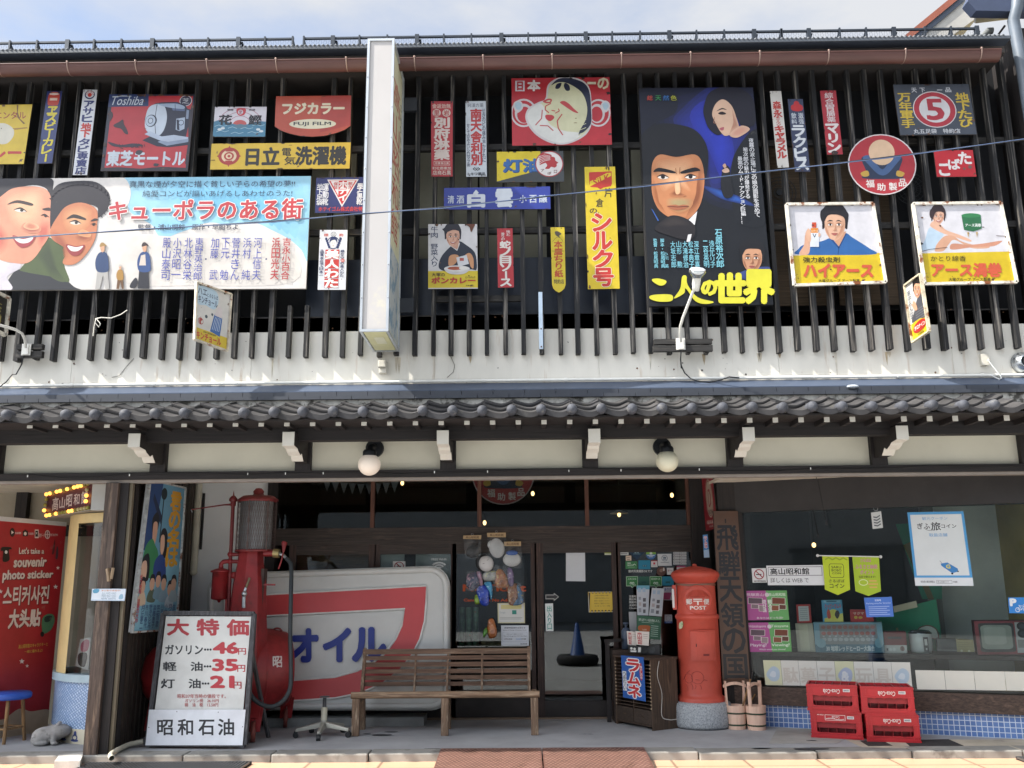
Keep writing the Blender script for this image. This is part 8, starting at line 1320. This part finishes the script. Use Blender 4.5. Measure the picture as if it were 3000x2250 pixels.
o = hdr('black and white wrestler mask in a bag, top left of the masks', (168, 175, 405, 170, 400, 224, 164, 218), 10.26); shell(o, 292, 380, 102, 76, M('#17181b', .4), 10.26, 25); spots(o, 'markings', 10.21, [('E!', '#c9ccce', 235, 392, 34, 42, 20), ('E!', '#17181b', 235, 392, 20, 27, 20), ('E!', '#c9ccce', 292, 335, 34, 22, -40), ('E!', '#17181b', 292, 335, 22, 12, -40), ('E!', '#c9ccce', 292, 428, 34, 22, 50), ('E!', '#17181b', 292, 428, 22, 12, 50), ('C!', '#c9ccce', [(330, 330), (355, 345), (345, 370), (362, 385), (340, 395), (345, 420), (318, 405), (322, 370), (312, 350)])])
o = hdr('plain white blank mask in a bag, top middle of the masks', (478, 140, 726, 136, 726, 198, 484, 194), 10.25); shell(o, 608, 340, 100, 128, M('#c2c3c4', .4), 10.25, 12); shell(o, 522, 290, 36, 50, M('#bcbdbe', .4), 10.25, -20, 'ear', .02); spots(o, 'markings', 10.20, [('E!', '#4a4a4e', 616, 286, 7, 5), ('E!', '#5a5a5e', 640, 404, 5, 6), ('E!', '#5a5a5e', 646, 430, 5, 6)])
o = thing('mask_bag', 'white round faced folk mask with black hair, lowest of the masks', 'toy mask', tuple(E3_(460, 540)), 'bagged masks hanging on the door'); shell(o, 440, 535, 112, 116, M('#1c1b1e', .4), 10.255, 25, 'hair', .03); shell(o, 468, 545, 98, 104, M('#c6c5c4', .35), 10.235, 20); spots(o, 'face_paint', 10.185, [('E!', '#2a2a30', 424, 472, 12, 9), ('E!', '#2a2a30', 392, 510, 9, 12), ('L!', '#2a2a30', 5, [(420, 545), (445, 540)]), ('L!', '#2a2a30', 5, [(478, 500), (500, 490)]), ('C!', '#b06068', [(480, 556), (500, 546), (508, 556), (492, 566)])])
o = hdr('clear toy bag with a blue edged blank round mask, right of the masks', (700, 256, 925, 252, 925, 314, 704, 312), 10.25); shell(o, 806, 490, 118, 92, M('#c9cac9', .35), 10.25); shell(o, 806, 402, 78, 34, M('#2a58a4', .4), 10.23, 0, 'cap', .03)
flm = glassm('#f4f6f6', .0, .3)
for q in ((170, 224, 405, 222, 395, 480, 190, 480), (484, 198, 730, 196, 716, 480, 490, 478), (700, 314, 930, 312, 940, 600, 690, 600), (205, 640, 420, 640, 430, 900, 200, 900), (560, 560, 760, 600, 770, 870, 570, 860), (740, 800, 950, 800, 975, 1060, 760, 1090)):
    mb = MB(); n_ = 6; P_ = [[E3_(*bil([(q[0], q[1]), (q[2], q[3]), (q[4], q[5]), (q[6], q[7])], i/n_, j/n_), 10.17-.012*math.sin(i*1.3+j*.7)) for i in range(n_+1)] for j in range(n_+1)]
    for j in range(n_):
        for i in range(n_): mb.face([P_[j][i], P_[j][i+1], P_[j+1][i+1], P_[j+1][i]], flm, True)
    tag(mb.obj('clear_wrapper'), 'clear crinkled plastic wrapper round one of the hanging masks and toys', 'wrapper', 'clear wrappers of the hanging masks and toys')
# soft bagged toys
def pouch(pts, mt, y, dep=.035):
    c = [sum(p[i] for p in pts)/len(pts) for i in (0, 1)]; s = smooth(pts, 4); n_ = len(s); mb = MB(); R3 = []
    for k_, o in ((1, 0), (.86, .6), (.55, .95)): R3.append([W('E3', c[0]+(p[0]-c[0])*k_, c[1]+(p[1]-c[1])*k_, y-dep*o+rb2.uniform(-.004, .004)) for p in s])
    for a in range(2):
        for i in range(n_): mb.face([R3[a][i], R3[a][(i+1) % n_], R3[a+1][(i+1) % n_], R3[a+1][i]], mt, True)
    mb.face(R3[2], mt, True); return mb
TB = [('dark navy patterned bagged toy at the left', [(200, 820), (210, 700), (300, 650), (370, 690), (400, 800), (300, 900), (240, 880)], '#2a3050', '#b08a9a'), ('pink and grey bagged toy behind the navy one', [(340, 650), (400, 660), (425, 800), (400, 850), (360, 740)], '#a87a90', '#6a7a94'), ('bright blue bagged toy with a small star', [(345, 870), (420, 820), (500, 860), (500, 1080), (400, 1080), (350, 960)], '#2a48b4', '#8fa4dc'), ('light blue bagged toy beside the bright blue one', [(440, 800), (540, 790), (552, 960), (530, 1020), (500, 900)], '#4a9cc8', '#b4d4e4'), ('lime green bagged toy below the navy one', [(320, 960), (370, 960), (385, 1060), (330, 1078), (310, 1040)], '#8fb43c', '#c4cca0'), ('pale grey bagged toy under the folk mask', [(425, 680), (500, 640), (600, 650), (590, 760), (440, 765)], '#b4b8b4', '#c9cc8a'), ('brown orange bagged toy in the middle', [(600, 640), (680, 625), (745, 740), (750, 850), (590, 850)], '#a8683c', '#c8a45a'), ('violet and white bagged toy right of the brown one', [(740, 620), (800, 610), (830, 700), (825, 830), (765, 820)], '#8a7a9c', '#d0ccd4'), ('brown bagged toy at the lower right of the masks', [(750, 870), (860, 800), (900, 900), (880, 1070), (765, 1075)], '#8a5630', '#c8a878'), ('blue and yellow bagged toy at the lower right of the masks', [(870, 820), (930, 900), (955, 1060), (820, 1092), (880, 1000)], '#3a6c94', '#c8b44a'), ('lowest brown bagged toy above the wicker basket', [(490, 1300), (560, 1270), (605, 1400), (600, 1500), (500, 1512)], '#b0683a', '#c49a6a'), ('lowest green bagged toy above the wicker basket', [(430, 1420), (470, 1380), (490, 1440), (440, 1515), (425, 1500)], '#5fa03c', '#b04a6a')]
for i, (lab, pts, c1, c2) in enumerate(TB): mb = pouch(pts, M(c1, .25, var=.3, scale=18, spot=c2, spotr=(.56, .62), spots=24, coat=.5), 10.28-.008*(i % 4)); tag(mb.obj('bagged_toy'), lab, 'toy', 'bagged toys hanging on the door')
for i_ in (0, 1): S('glass_lettering', ('upper' if i_ == 0 else 'lower')+' line of orange lettering on the third door glass behind the bagged toys', 'lettering', 'E3', (165, 690, 985, 690, 985, 1060, 165, 1060), None, [('T!', '#c05428', 'No Ticket' if i_ == 0 else 'Candy Shop No Admission', (168, 820, 985, 905) if i_ == 0 else (175, 1005, 960, 1050), {'b': .05})], pl=PY(10.353), fin='p')
S('certificate', 'white certificate with a pale gold border right below the masks', 'certificate', 'E3', (617, 1062, 975, 1058, 978, 1325, 622, 1326), '#c9c4a0', [('R', '#cfd0cc', 4, 5, 96, 95), ('R', '#d0c88c', 12, 8, 88, 30), ('T', '#a8b0b4', 'Google', (8, 42, 28, 54)), ('R', '#3a8a7c', 53, 36, 69, 56), ('R', '#a0a4a0', 8, 72, 90, 75), ('R', '#a0a4a0', 8, 79, 86, 81)], pl=PY(10.33), fin='p', th=.003)
S('hours_notice', 'white opening hours notice with a framed text box above the bench', 'notice', 'E3', (663, 1355, 1025, 1353, 1028, 1620, 666, 1622), '#ced2d8', [('T', '#3a3c44', '営業時間変更のお知らせ', (12, 7, 88, 17), {'b': .015}), ('T', '#4a4c54', 'Notice of Change of Business Hours', (7, 21, 92, 27)), ('P', '#a4aab4', rrect(5, 33, 95, 81, 6)), ('P', '#ced2d8', rrect(5.6, 34, 94.4, 80, 6)), ('T', '#6a6e78', '4/27(土)より変更になります。', (20, 40, 80, 47)), ('T', '#6a6e78', 'This will change from 4/27 (Saturday)', (9, 50, 92, 57)), ('T', '#7a6e78', 'OPEN', (11, 64, 28, 71)), ('T', '#33343c', '9:00', (29, 64, 40, 71)), ('T', '#6a94c4', 'CLOSE', (54, 64, 72, 71)), ('T', '#33343c', '17:00', (73, 64, 90, 71)), ('T', '#3a3c44', '高山昭和館', (70, 88, 94, 95), {'b': .02})], pl=PY(10.33), fin='p', th=.003)
mb = MB(); a, b = E3_(415, 1560, 10.45), E3_(655, 1625, 10.45); bsk = M('#8f8464', .8, var=.3, scale=30, bump=.5); mb.hexa([(a.x, 10.42, b.z), (b.x, 10.42, b.z), (b.x, 10.62, b.z), (a.x, 10.62, b.z), (a.x-.01, 10.41, a.z), (b.x+.01, 10.41, a.z), (b.x+.01, 10.63, a.z), (a.x-.01, 10.63, a.z)], bsk)
for i in range(4): z = b.z+(a.z-b.z)*(i+.5)/4; mb.tube([(a.x-.006, 10.415, z), (b.x+.006, 10.415, z)], .005, bsk, 6)
tag(mb.obj('wicker_basket'), 'wicker basket of toys inside the third door', 'basket')
mb = MB()
for i, (x, c_) in enumerate(((150, '#5a7a5c'), (240, '#6a8a6c'), (330, '#7a9a7c'))): p = E3_(x, 1500, 10.6); mb.cyl((p.x, 10.6, .75), .035, .42, M(c_, .3, var=.3, scale=12, spot='#a84a3c', spotr=(.6, .65), spots=16), 14)
mb.box(u2x(1340), u2x(1560), 10.5, 10.9, .70, .745, wood('#5a4a3a', 'x')); mb.box(u2x(1345), u2x(1555), 10.5, 10.9, .0, .69, M('#3a302a', .8)); tag(mb.obj('toy_table'), 'table with glass jars of small toys inside the third door', 'table')

# ------------------------------------------------------------------ the display bay
GD = DP(-.02)
def dsp(name, lab, cat_, t, q, base, items, off=-.022, **kw): kw.setdefault('fin', 'p'); kw.setdefault('th', .002); return S(name, lab, cat_, t, q, base, items, pl=DP(off), **kw)
dsp('no_smoking_plate', 'white no smoking plate at the left of the display window', 'sign', 'D4', (5, 42, 120, 40, 130, 156, 14, 158), '#cfd0d0', [('E', '#8f2c38', 50, 42, 36, 36), ('E', '#cfd0d0', 50, 42, 29, 29), ('R', '#2a2a2c', 28, 40, 66, 47), ('P', '#8f2c38', [(26, 22), (31, 17), (75, 62), (70, 67)]), ('T', '#26262a', 'NO SMOKING', (10, 84, 92, 96), {'b': .04})])
dsp('web_sign', 'white sign with a boxed shop title above the pink and green posters', 'sign', 'D4', (124, 20, 600, 14, 615, 178, 138, 178), '#d3d6d8', [('R', '#3c3e44', 2.5, 7, 94, 52), ('R', '#d3d6d8', 3.1, 9.5, 93.4, 49.5), ('T', '#26282c', '高山昭和館', (6, 14, 72, 46), {'b': .04}), ('T', '#33363c', '詳しくは WEB で', (5, 62, 70, 88), {'b': .01})])
bn = [('P', '#8fa024', [(10+i*28, 8), (24+i*28, 3), (38+i*28, 8), (38+i*28, 12), (24+i*28, 7), (10+i*28, 12)]) for i in range(3)]
rodA, rodB = onp(*K('C4', 540, 1597), DP(.005)), onp(*K('C4', 1050, 1607), DP(.005))
bt = thing('banner_rod', 'white plastic rod holding two small lime banners', 'rod', tuple(rodA)); mb = MB(); mb.tube([rodA, rodB], .006, M('#d6d6d6', .4), 8); mb.ball(rodA, .016, .016, .016, M('#d6d6d6', .4), 12); mb.ball(rodB, .016, .016, .016, M('#d6d6d6', .4), 12); mb.obj('rod', bt)
dsp('lime_banner', 'lime banner with a rounded square badge, left of the two banners', 'banner', 'D4', (577, -62, 790, -58, 805, 258, 603, 258), '#b3c42c', bn+[('P', '#3a4420', rrect(22, 20, 80, 56, 8)), ('P', '#b3c42c', rrect(24, 21.2, 78, 54.8, 7)), ('T', '#3a4420', 'SARU', (32, 26, 70, 32), {'b': .02}), ('T', '#3a4420', 'BOBO', (32, 34, 70, 40), {'b': .02}), ('T', '#3a4420', 'COIN', (34, 42, 68, 47)), ('T', '#3a4420', 'さるぼぼ', (18, 60, 80, 68), {'b': .02}), ('T', '#3a4420', 'コイン', (20, 71, 78, 82), {'b': .03})], off=.004, shape=[(0, 0), (100, 0), (100, 86), (50, 100), (0, 86)], group='lime banners in the display window')
dsp('lime_banner', 'lime banner with pink lettering, right of the two banners', 'banner', 'D4', (820, -58, 1036, -58, 1056, 266, 850, 266), '#9fb830', [('T', '#c064a0', 'さるぼぼ', (30, 6, 70, 15)), ('T', '#c064a0', 'ふるさと納税', (8, 21, 92, 32), {'b': .02}), ('T', '#c064a0', 'ポイント', (25, 35, 78, 46), {'b': .02}), ('T', '#4a4a24', '当店で使えます!', (18, 49, 82, 55)), ('E', '#cfd8a0', 34, 66, 18, 8), ('E', '#9fb830', 34, 66, 15, 6), ('R', '#c9a85a', 56, 60, 86, 64), ('R', '#c9a85a', 52, 68, 90, 72), ('R', '#c9a85a', 56, 76, 86, 80)], off=.004, shape=[(0, 0), (100, 0), (100, 88), (50, 100), (0, 88)], group='lime banners in the display window')
def vs(lab, q, lt, rt_, foot, eng):
    its = [('P', '#5f9a5c', [(50, 0), (100, 0), (100, 100), (54, 100)]), ('E', '#c4b8c0', 52, 14, 5, 7)]+[('T', '#d8ccd4', lt[0], (4, 8, 44, 19), {'b': .01}), ('T', '#d8e0d4', rt_[0], (56, 8, 96, 19), {'b': .01})]
    for a, b, w_, h_, c_ in ((8, 24, 32, 20, '#5a4a54'), (14, 46, 16, 14, '#7a6a70'), (32, 50, 14, 20, '#8a7a7e'), (64, 24, 30, 22, '#6a3c2c'), (60, 50, 18, 18, '#7a4a34'), (80, 48, 15, 16, '#5c3a2e')): its += [('P', '#cfc8c4', [(a-1, b-1), (a+w_+1, b+1), (a+w_, b+h_+1), (a-2, b+h_)]), ('P', c_, [(a, b), (a+w_, b+2), (a+w_-1, b+h_), (a-1, b+h_-1)])]
    its += [('T', '#d6ccd2', lt[1], (4, 72, 42, 84), {'b': .02}), ('T', '#d6ded2', rt_[1], (54, 72, 96, 84), {'b': .02})] if eng else [('V', '#d6ccd2', lt[1], (40, 30, 49, 74), {}), ('V', '#d6ded2', rt_[1], (53, 30, 62, 74), {})]
    its += [('T', '#d0c8cc', foot, (24, 89, 86, 96))]; dsp('museum_poster', lab, 'poster', 'D4', q, '#a05088', its, group='pink and green posters in the display window')
vs('upper pink and green poster in Japanese', (-52, 224, 290, 221, 310, 459, -33, 462), ('飛騨高山', '遊び派'), ('高山昭和館', '観る派'), 'あなたはどっち派?', False); vs('lower pink and green poster in English', (-32, 482, 314, 478, 331, 716, -14, 719), ('Hidatakayama', 'Playing?'), ('Takayama', 'Viewing?'), 'Which would you choose?', True)
dsp('framed_paper', 'small red framed paper beside the toy box', 'framed paper', 'D4', (365, 335, 480, 332, 492, 482, 375, 485), '#b03c3c', [('R', '#c4c8c8', 14, 10, 86, 90)]+[('R', '#9aa0a4', 24, 20+i*11, 76, 23+i*11) for i in range(6)], off=-.16, th=.012)
def shelfbox(name, lab, cat_, q, base, items, off=-.2, dep=.12, t='D4', **kw): return dsp(name, lab, cat_, t, q, base, items, off=off, th=dep, fin='b', side=base, **kw)
shelfbox('paper_packet', 'plain cream packet standing left of the big toy box', 'packet', (358, 487, 498, 485, 524, 718, 380, 720), '#beb7a4', [('R', '#cdc6ae', 18, 4, 70, 98)], dep=.02)
shelfbox('candy_box', 'light blue handled candy box on top of the big toy box', 'box', (570, 300, 736, 298, 750, 474, 584, 476), '#4f9ac0', [('P', '#d6cf6a', [(8, 84), (100, 60), (100, 100), (8, 100)]), ('E', '#d8d25a', 54, 66, 26, 24), ('T', '#c83c44', 'クッピーラムネ', (14, 18, 94, 38), {'b': .04}), ('C', '#c04a3c', [(30, 40), (38, 52), (40, 80), (26, 84), (22, 60)]), ('C', '#3a3430', [(66, 52), (78, 48), (84, 66), (72, 86), (60, 70)]), ('R', '#7ab4cc', 10, 0, 90, 12), ('R', '#34687e', 24, 3, 74, 9)], off=-.14)
shelfbox('red_tin', 'red tin with yellow flowers beside the candy box', 'tin', (800, 378, 985, 374, 995, 474, 808, 478), '#b0282c', [('E', '#c8a83c', 24, 62, 8, 12), ('E', '#c8a83c', 44, 64, 9, 10), ('T', '#d8c4b4', 'サクマ', (14, 20, 60, 40), {'b': .03}), ('R', '#8f2024', 0, 10, 100, 14)], off=-.16)
dsp('blue_notice', 'blue bicycle parking notice taped on the display glass', 'notice', 'D4', (915, 280, 1140, 272, 1157, 432, 936, 438), '#4a74c4', [('T', '#c4d2ea', '駐輪場', (38, 10, 60, 20), {'b': .02}), ('T', '#c4d2ea', 'Parking area for bicycles', (6, 26, 94, 36), {'b': .01})]+[('R', '#a4b8e0', 12, 46+i*10, 88-(i % 2)*10, 49+i*10) for i in range(5)])
tb = [('R', '#8a8c90', 8, 6, 92, 78)]+[('E', c_, x, y, 3.4, 6) for x in range(14, 92, 8) for y, c_ in ((16, '#a06a60'), (36, '#9c4a44'), (56, '#b4b8bc'))]+[('R', '#c4c6ca', x, 44, x+3, 47) for x in range(12, 90, 9)]+[('P', '#4a7488', [(0, 72), (100, 72), (100, 100), (0, 100)]), ('E', '#7fa8b8', 9, 68, 7, 15), ('E', '#7fa8b8', 93, 68, 6, 16), ('T', '#cdd6da', '30 地球レッドヒーロー大集合', (16, 77, 86, 94), {'b': .05})]
shelfbox('toy_box', 'big pale blue window box of small toy figures on the shelf', 'box', (505, 480, 1058, 478, 1085, 726, 525, 726), '#7aa4b8', tb, off=-.14, dep=.16)
shelfbox('gas_stove', 'maroon and white tabletop stove with knobs right of the toy box', 'stove', (1070, 556, 1254, 556, 1268, 730, 1088, 730), '#7a3034', [('R', '#3c3c40', 18, 22, 80, 33), ('R', '#c4c4c2', 0, 62, 100, 100), ('R', '#2a2a2c', 8, 76, 15, 88), ('E', '#e0e0de', 26, 82, 7, 8), ('E', '#e0e0de', 42, 82, 7, 8), ('E', '#8a6a60', 79, 78, 10, 12), ('R', '#5a4a48', 77, 68, 81, 88)], dep=.2)
S3 = Dxz
def dlathe(name, lab, cat_, a, b, r_px, prof, off, mt):
    s_, z_ = Dxz('D4', a, b, off); return s_, z_
s_, z0_ = Dxz('D4', 1385, 715, -.3); z1_ = Dxz('D4', 1385, 570, -.3)[1]; rpx = abs(Dxz('D4', 1480, 640, -.3)[0]-Dxz('D4', 1290, 640, -.3)[0])/2; p = D3(s_, -.35, 0)
rc = thing('rice_cooker', 'round white electric rice cooker with a steel lid on the shelf', 'rice cooker', (p.x, p.y, zsh)); mb = MB(); mb.lathe((p.x, p.y, 0), [(0, zsh+.001), (rpx*.86, zsh+.001), (rpx*.97, zsh+.03), (rpx, zsh+.1), (rpx*.99, z1_), (rpx*.9, z1_+.004)], M('#cfd2d2', .25, var=.03), 32); mb.obj('body', rc)
mb = MB(); mb.lathe((p.x, p.y, z1_), [(rpx*1.03, 0), (rpx*1.03, .008), (rpx*.8, .028), (.03, .036), (0, .037)], M('#8a8c8e', .25, .85), 32); mb.obj('lid', rc)
mb = MB(); q = p+dn*(rpx+.001); dbox(mb, s_+.02, s_+.065, -.35+rpx*.93, -.35+rpx+.006, zsh+.02, z1_-.03, M('#26262a', .4)); dbox(mb, s_+.03, s_+.055, -.35+rpx, -.35+rpx+.008, zsh+.08, z1_-.05, M('#c4c6c6', .3)); dbox(mb, s_+.036, s_+.05, -.35+rpx, -.35+rpx+.012, zsh+.035, zsh+.055, M('#d0d0d0', .3)); mb.obj('switch_panel', rc)
shelfbox('table_radio', 'dark table radio between the rice cooker and the cream radio', 'radio', (1502, 612, 1660, 614, 1670, 718, 1510, 714), '#2c2e30', [('R', '#3c4042', 6, 10, 94, 62), ('R', '#6a6c6c', 0, 84, 100, 94)], off=-.3, dep=.15, group='old radios on the shelf')
shelfbox('table_radio', 'small cream table radio with ribs and two knobs left of the television', 'radio', (1655, 616, 1800, 624, 1812, 720, 1668, 718), '#a89a6c', [('R', '#8f8258', 6, 22+i*16, 94, 27+i*16) for i in range(3)]+[('E', '#d6cfae', 28, 90, 7, 9), ('E', '#d6cfae', 70, 92, 7, 9)], off=-.3, dep=.14, group='old radios on the shelf')
tv = dsp('television', 'old red cased television with a grey tube at the right edge', 'television', 'D4', (1806, 470, 2300, 466, 2330, 738, 1838, 742), '#8a2c36', [('P', '#26282a', rrect(6, 6, 64, 92, 5)), ('P', '#8f948c', rrect(9, 12, 60, 84, 9)), ('P', '#a2a79e', rrect(14, 18, 50, 70, 8)), ('R', '#a8a8a8', 66, 4, 98, 95), ('E', '#1c1e22', 78, 16, 9, 13), ('E', '#1c1e22', 78, 38, 9, 13), ('E', '#3c4048', 78, 16, 5, 7), ('E', '#3c4048', 78, 38, 5, 7), ('R', '#7c7c7c', 68, 56, 96, 80)], off=-.24, th=.3, fin='b', side='#5c1c24')
# green blackboard and odd boards behind
dsp('green_board', 'dark green board leaning at the back of the display', 'board', 'D4', (1010, 420, 1500, 290, 1562, 725, 1060, 725), '#2f8a68', [('T', '#8f9468', 'd', (20, 42, 32, 66)), ('R', '#3c9a78', 30, 60, 60, 61)], off=-.6, th=.03)
dsp('cream_plank', 'cream plank propped across the green board', 'plank', 'D4', (1150, 350, 1338, 304, 1350, 356, 1160, 400), '#c9c0a8', [], off=-.5, th=.02)
dsp('green_cabinet', 'tall green panel behind the blue bordered poster', 'panel', 'E5', (290, 260, 760, 240, 760, 1020, 560, 1020), '#2c7a60', [('P', '#6a6440', [(0, 28), (22, 24), (60, 100), (30, 100)])], off=-.75, th=.03)
dsp('cloud_cutout', 'white cloud shaped cut-out behind the rice cooker', 'cut-out', 'D4', (1335, 500, 1530, 500, 1530, 620, 1335, 620), None, [('C', '#6a3c34', [(4, 46), (14, 18), (40, 2), (66, 6), (88, 30), (96, 70), (92, 96), (60, 90), (20, 70)]), ('C', '#b8bcb4', [(8, 46), (18, 22), (42, 8), (64, 12), (84, 34), (92, 70), (88, 92), (60, 86), (22, 64)])], off=-.5)
# papers along the bottom of the glass
xs7 = [98, 240, 382, 530, 676, 830, 985, 1135, 1290]
chs = ['', '駄', '菓', '子', '', '玩', '具', '']
for i in range(8):
    a, b = xs7[i], xs7[i+1]; f_ = lambda x: (x-98)/1192; tp = lambda x: 785+18*f_(x); bt_ = lambda x: 986+22*f_(x); q = (a, tp(a), b-2, tp(b), b+18, bt_(b+18), a+20, bt_(a+20))
    its = [('T', '#bfb9af', chs[i], (8, 28, 92, 88), {'b': .04})] if chs[i] else [('C', '#a9bac8' if i != 4 else '#a4aec4', [(12, 60), (30, 36), (60, 24), (88, 40), (80, 76), (40, 84)]), ('C', '#c4ccd2', [(30, 62), (46, 44), (66, 48), (60, 68)])]
    if i == 4: its.append(('T', '#d0d2d4', '&', (30, 40, 70, 80), {'b': .03}))
    dsp('paper_sheet', ['yellowish paper with a blue flower, first sheet from the buckets', 'pale paper with the character for cheap, second sheet', 'pale paper with a character topped by a grass radical', 'pale paper with the character for child', 'pale paper with a blue cloud badge in the row of sheets', 'pale paper just right of the blue cloud badge', 'pale paper with a faint many stroked character, next to last sheet', 'pale paper with a blue wave, last sheet of the left row'][i], 'paper', 'D4', q, '#c8c9a8' if i in (0, 4) else '#cdccc4', its, off=-.018, group='papers along the foot of the display window')
xs4 = [1330, 1566, 1806, 2055, 2300]
for i in range(4):
    a, b = xs4[i], xs4[i+1]; tp = lambda x: 866+14*(x-1330)/900; bt_ = lambda x: 1022+12*(x-1330)/900; dsp('paper_sheet', ['blank cream paper beside the gap, first of the right row', 'blank cream paper, second of the right row', 'blank cream paper, third of the right row', 'blank cream paper cut off by the right edge'][i], 'paper', 'D4', (a, tp(a), b-3, tp(b), b+14, bt_(b), a+17, bt_(a)), '#cfcec4', [], off=-.018, group='papers along the foot of the display window')
gf = [('R', '#d0d6d8', 4.5, 3.5, 95.5, 86), ('R', '#d3d8dc', 0, 89, 100, 100), ('T', '#6a9cc8', '観光クーポン', (25, 6.5, 70, 11), {'b': .01}), ('T', '#33363c', 'ぎふ', (15, 15, 37, 23)), ('T', '#33363c', '旅', (39, 14, 56, 25)), ('T', '#33363c', 'コイン', (57, 17, 84, 22)), ('L', '#33363c', .7, [(28, 23), (34, 25), (42, 24.5)]), ('T', '#6a9cc8', '取扱店舗', (34, 29, 66, 33.5), {'b': .015}), ('P', '#3c7cb8', [(48, 70), (60, 68.5), (77, 77), (76, 81), (66, 83), (49, 73)]), ('T', '#d0c85a', 'G', (57, 71.5, 64, 76.5), {'b': .05}), ('E', '#26282c', 66, 83.5, 2, 1.2), ('E', '#26282c', 76.5, 80.5, 1.4, 1), ('L', '#7a8088', .8, [(47, 66), (51, 70)]), ('T', '#6a6e74', '岐阜県の観光情報は', (10, 93, 34, 96)), ('R', '#8a8e94', 37, 92.5, 64, 97), ('R', '#d3d8dc', 37.6, 93, 63.4, 96.5), ('T', '#6a6e74', 'ぎふの旅ガイド', (39, 93.6, 58, 96)), ('T', '#6a6e74', 'で検索', (65, 93.4, 73, 96))]
dsp('coupon_poster', 'white poster with a blue border and a blue suitcase, high in the display window', 'poster', 'E5', (408, 142, 976, 131, 1080, 886, 490, 885), '#4f97cc', gf)
dsp('bicycle_sign', 'blue parking sign with a white bicycle at the right edge', 'sign', 'E5', (1428, 1004, 1720, 1000, 1736, 1166, 1440, 1163), '#2f7cc4', [('T', '#d6dade', 'P', (7, 10, 26, 52), {'b': .08}), ('E', '#d6dade', 30, 78, 8, 15), ('E', '#2f7cc4', 30, 78, 6, 11), ('E', '#d6dade', 58, 76, 8, 15), ('E', '#2f7cc4', 58, 76, 6, 11), ('L', '#d6dade', 1.4, [(30, 78), (38, 54), (52, 54), (58, 76)]), ('L', '#d6dade', 1.4, [(38, 54), (44, 78), (52, 54)]), ('L', '#d6dade', 1.4, [(30, 78), (44, 78)]), ('L', '#d6dade', 1.4, [(50, 46), (56, 46)]), ('L', '#d6dade', 1.4, [(34, 50), (40, 50)])])
o = dsp('hanging_tag', 'white tag with grey zigzag stripes hanging from a ring in the display window', 'tag', 'E5', (40, 145, 142, 130, 163, 298, 58, 310), '#c4c8c8', [('P', '#5a6066', [(18, 24+i*17), (50, 30+i*17), (84, 20+i*17), (84, 28+i*17), (50, 38+i*17), (18, 32+i*17)]) for i in range(4)]); mb = MB(); c = onp(*K('E5', 88, 105), DP(-.022)); mb.tube([c+dv*.02*math.cos(i*.524)+Vector((0, 0, .02*math.sin(i*.524))) for i in range(13)], .0025, M('#b8bcbc', .4), 6, False); mb.obj('ring', o)
for a, b in ((65, 1512), (135, 1510), (510, 1512)):
    s_, z_ = Dxz('C4', a, b, -1.2); p = D3(s_, -1.2, z_); mb = MB(); mb.ball(p, .024, .024, .028, wm_, 12); mb.tube([p+Vector((0, 0, .03)), p+Vector((0, 0, .6))], .004, BLK, 6); tag(mb.obj('hanging_bulb'), 'lit bulb above the lime banners in the display' if a > 300 else ('lit bulb furthest left in the display' if a < 100 else 'second lit bulb from the left in the display'), 'bulb', 'lit bulbs inside the display')
for i, (pts, lab) in enumerate((([(500, 1220), (520, 1320), (542, 1430)], 'black cord hanging inside the display glass'), ([(300, 895), (420, 870), (500, 900), (545, 1000), (580, 1180), (612, 1330)], 'black cord hanging from the lintel before the display glass'))):
    mb = MB(); q = [onp(*K('C4', *p), DP(.02 if i == 0 else .3)) for p in pts]; mb.tube(q, .004, BLK, 6); mb.lathe(q[-1], [(0, .02), (.01, .015), (.01, -.02), (0, -.025)], M('#2a2a2e', .4), 10); tag(mb.obj('dangling_wire'), lab, 'cord')
mb = MB(); c = W('C4', 825, 228, 8.06); mb.ball(c, .055, .03, .018, M('#c4ccd4', .25, .1, var=.2, scale=20), 14); tag(mb.obj('plastic_bag'), 'crumpled clear plastic bag lying on the tiled eave', 'bag')
# street things seen only in the glass
cn = thing('traffic_cone', 'blue traffic cone in an old tyre across the road, mirrored in the sliding door', 'traffic cone', (.97, 3.17, -.07)); mb = MB(); mb.lathe((.97, 3.17, -.07), [(.2, 0), (.2, .03), (.16, .05), (.03, .75), (0, .755)], M('#1f4f94', .5), 24); mb.obj('cone', cn); mb = MB(); mb.lathe((.97, 3.17, -.07), [(.22, .0), (.36, .02), (.4, .1), (.36, .18), (.24, .19), (.22, .15)], M('#1c1c1e', .8), 32); mb.obj('tyre', cn)
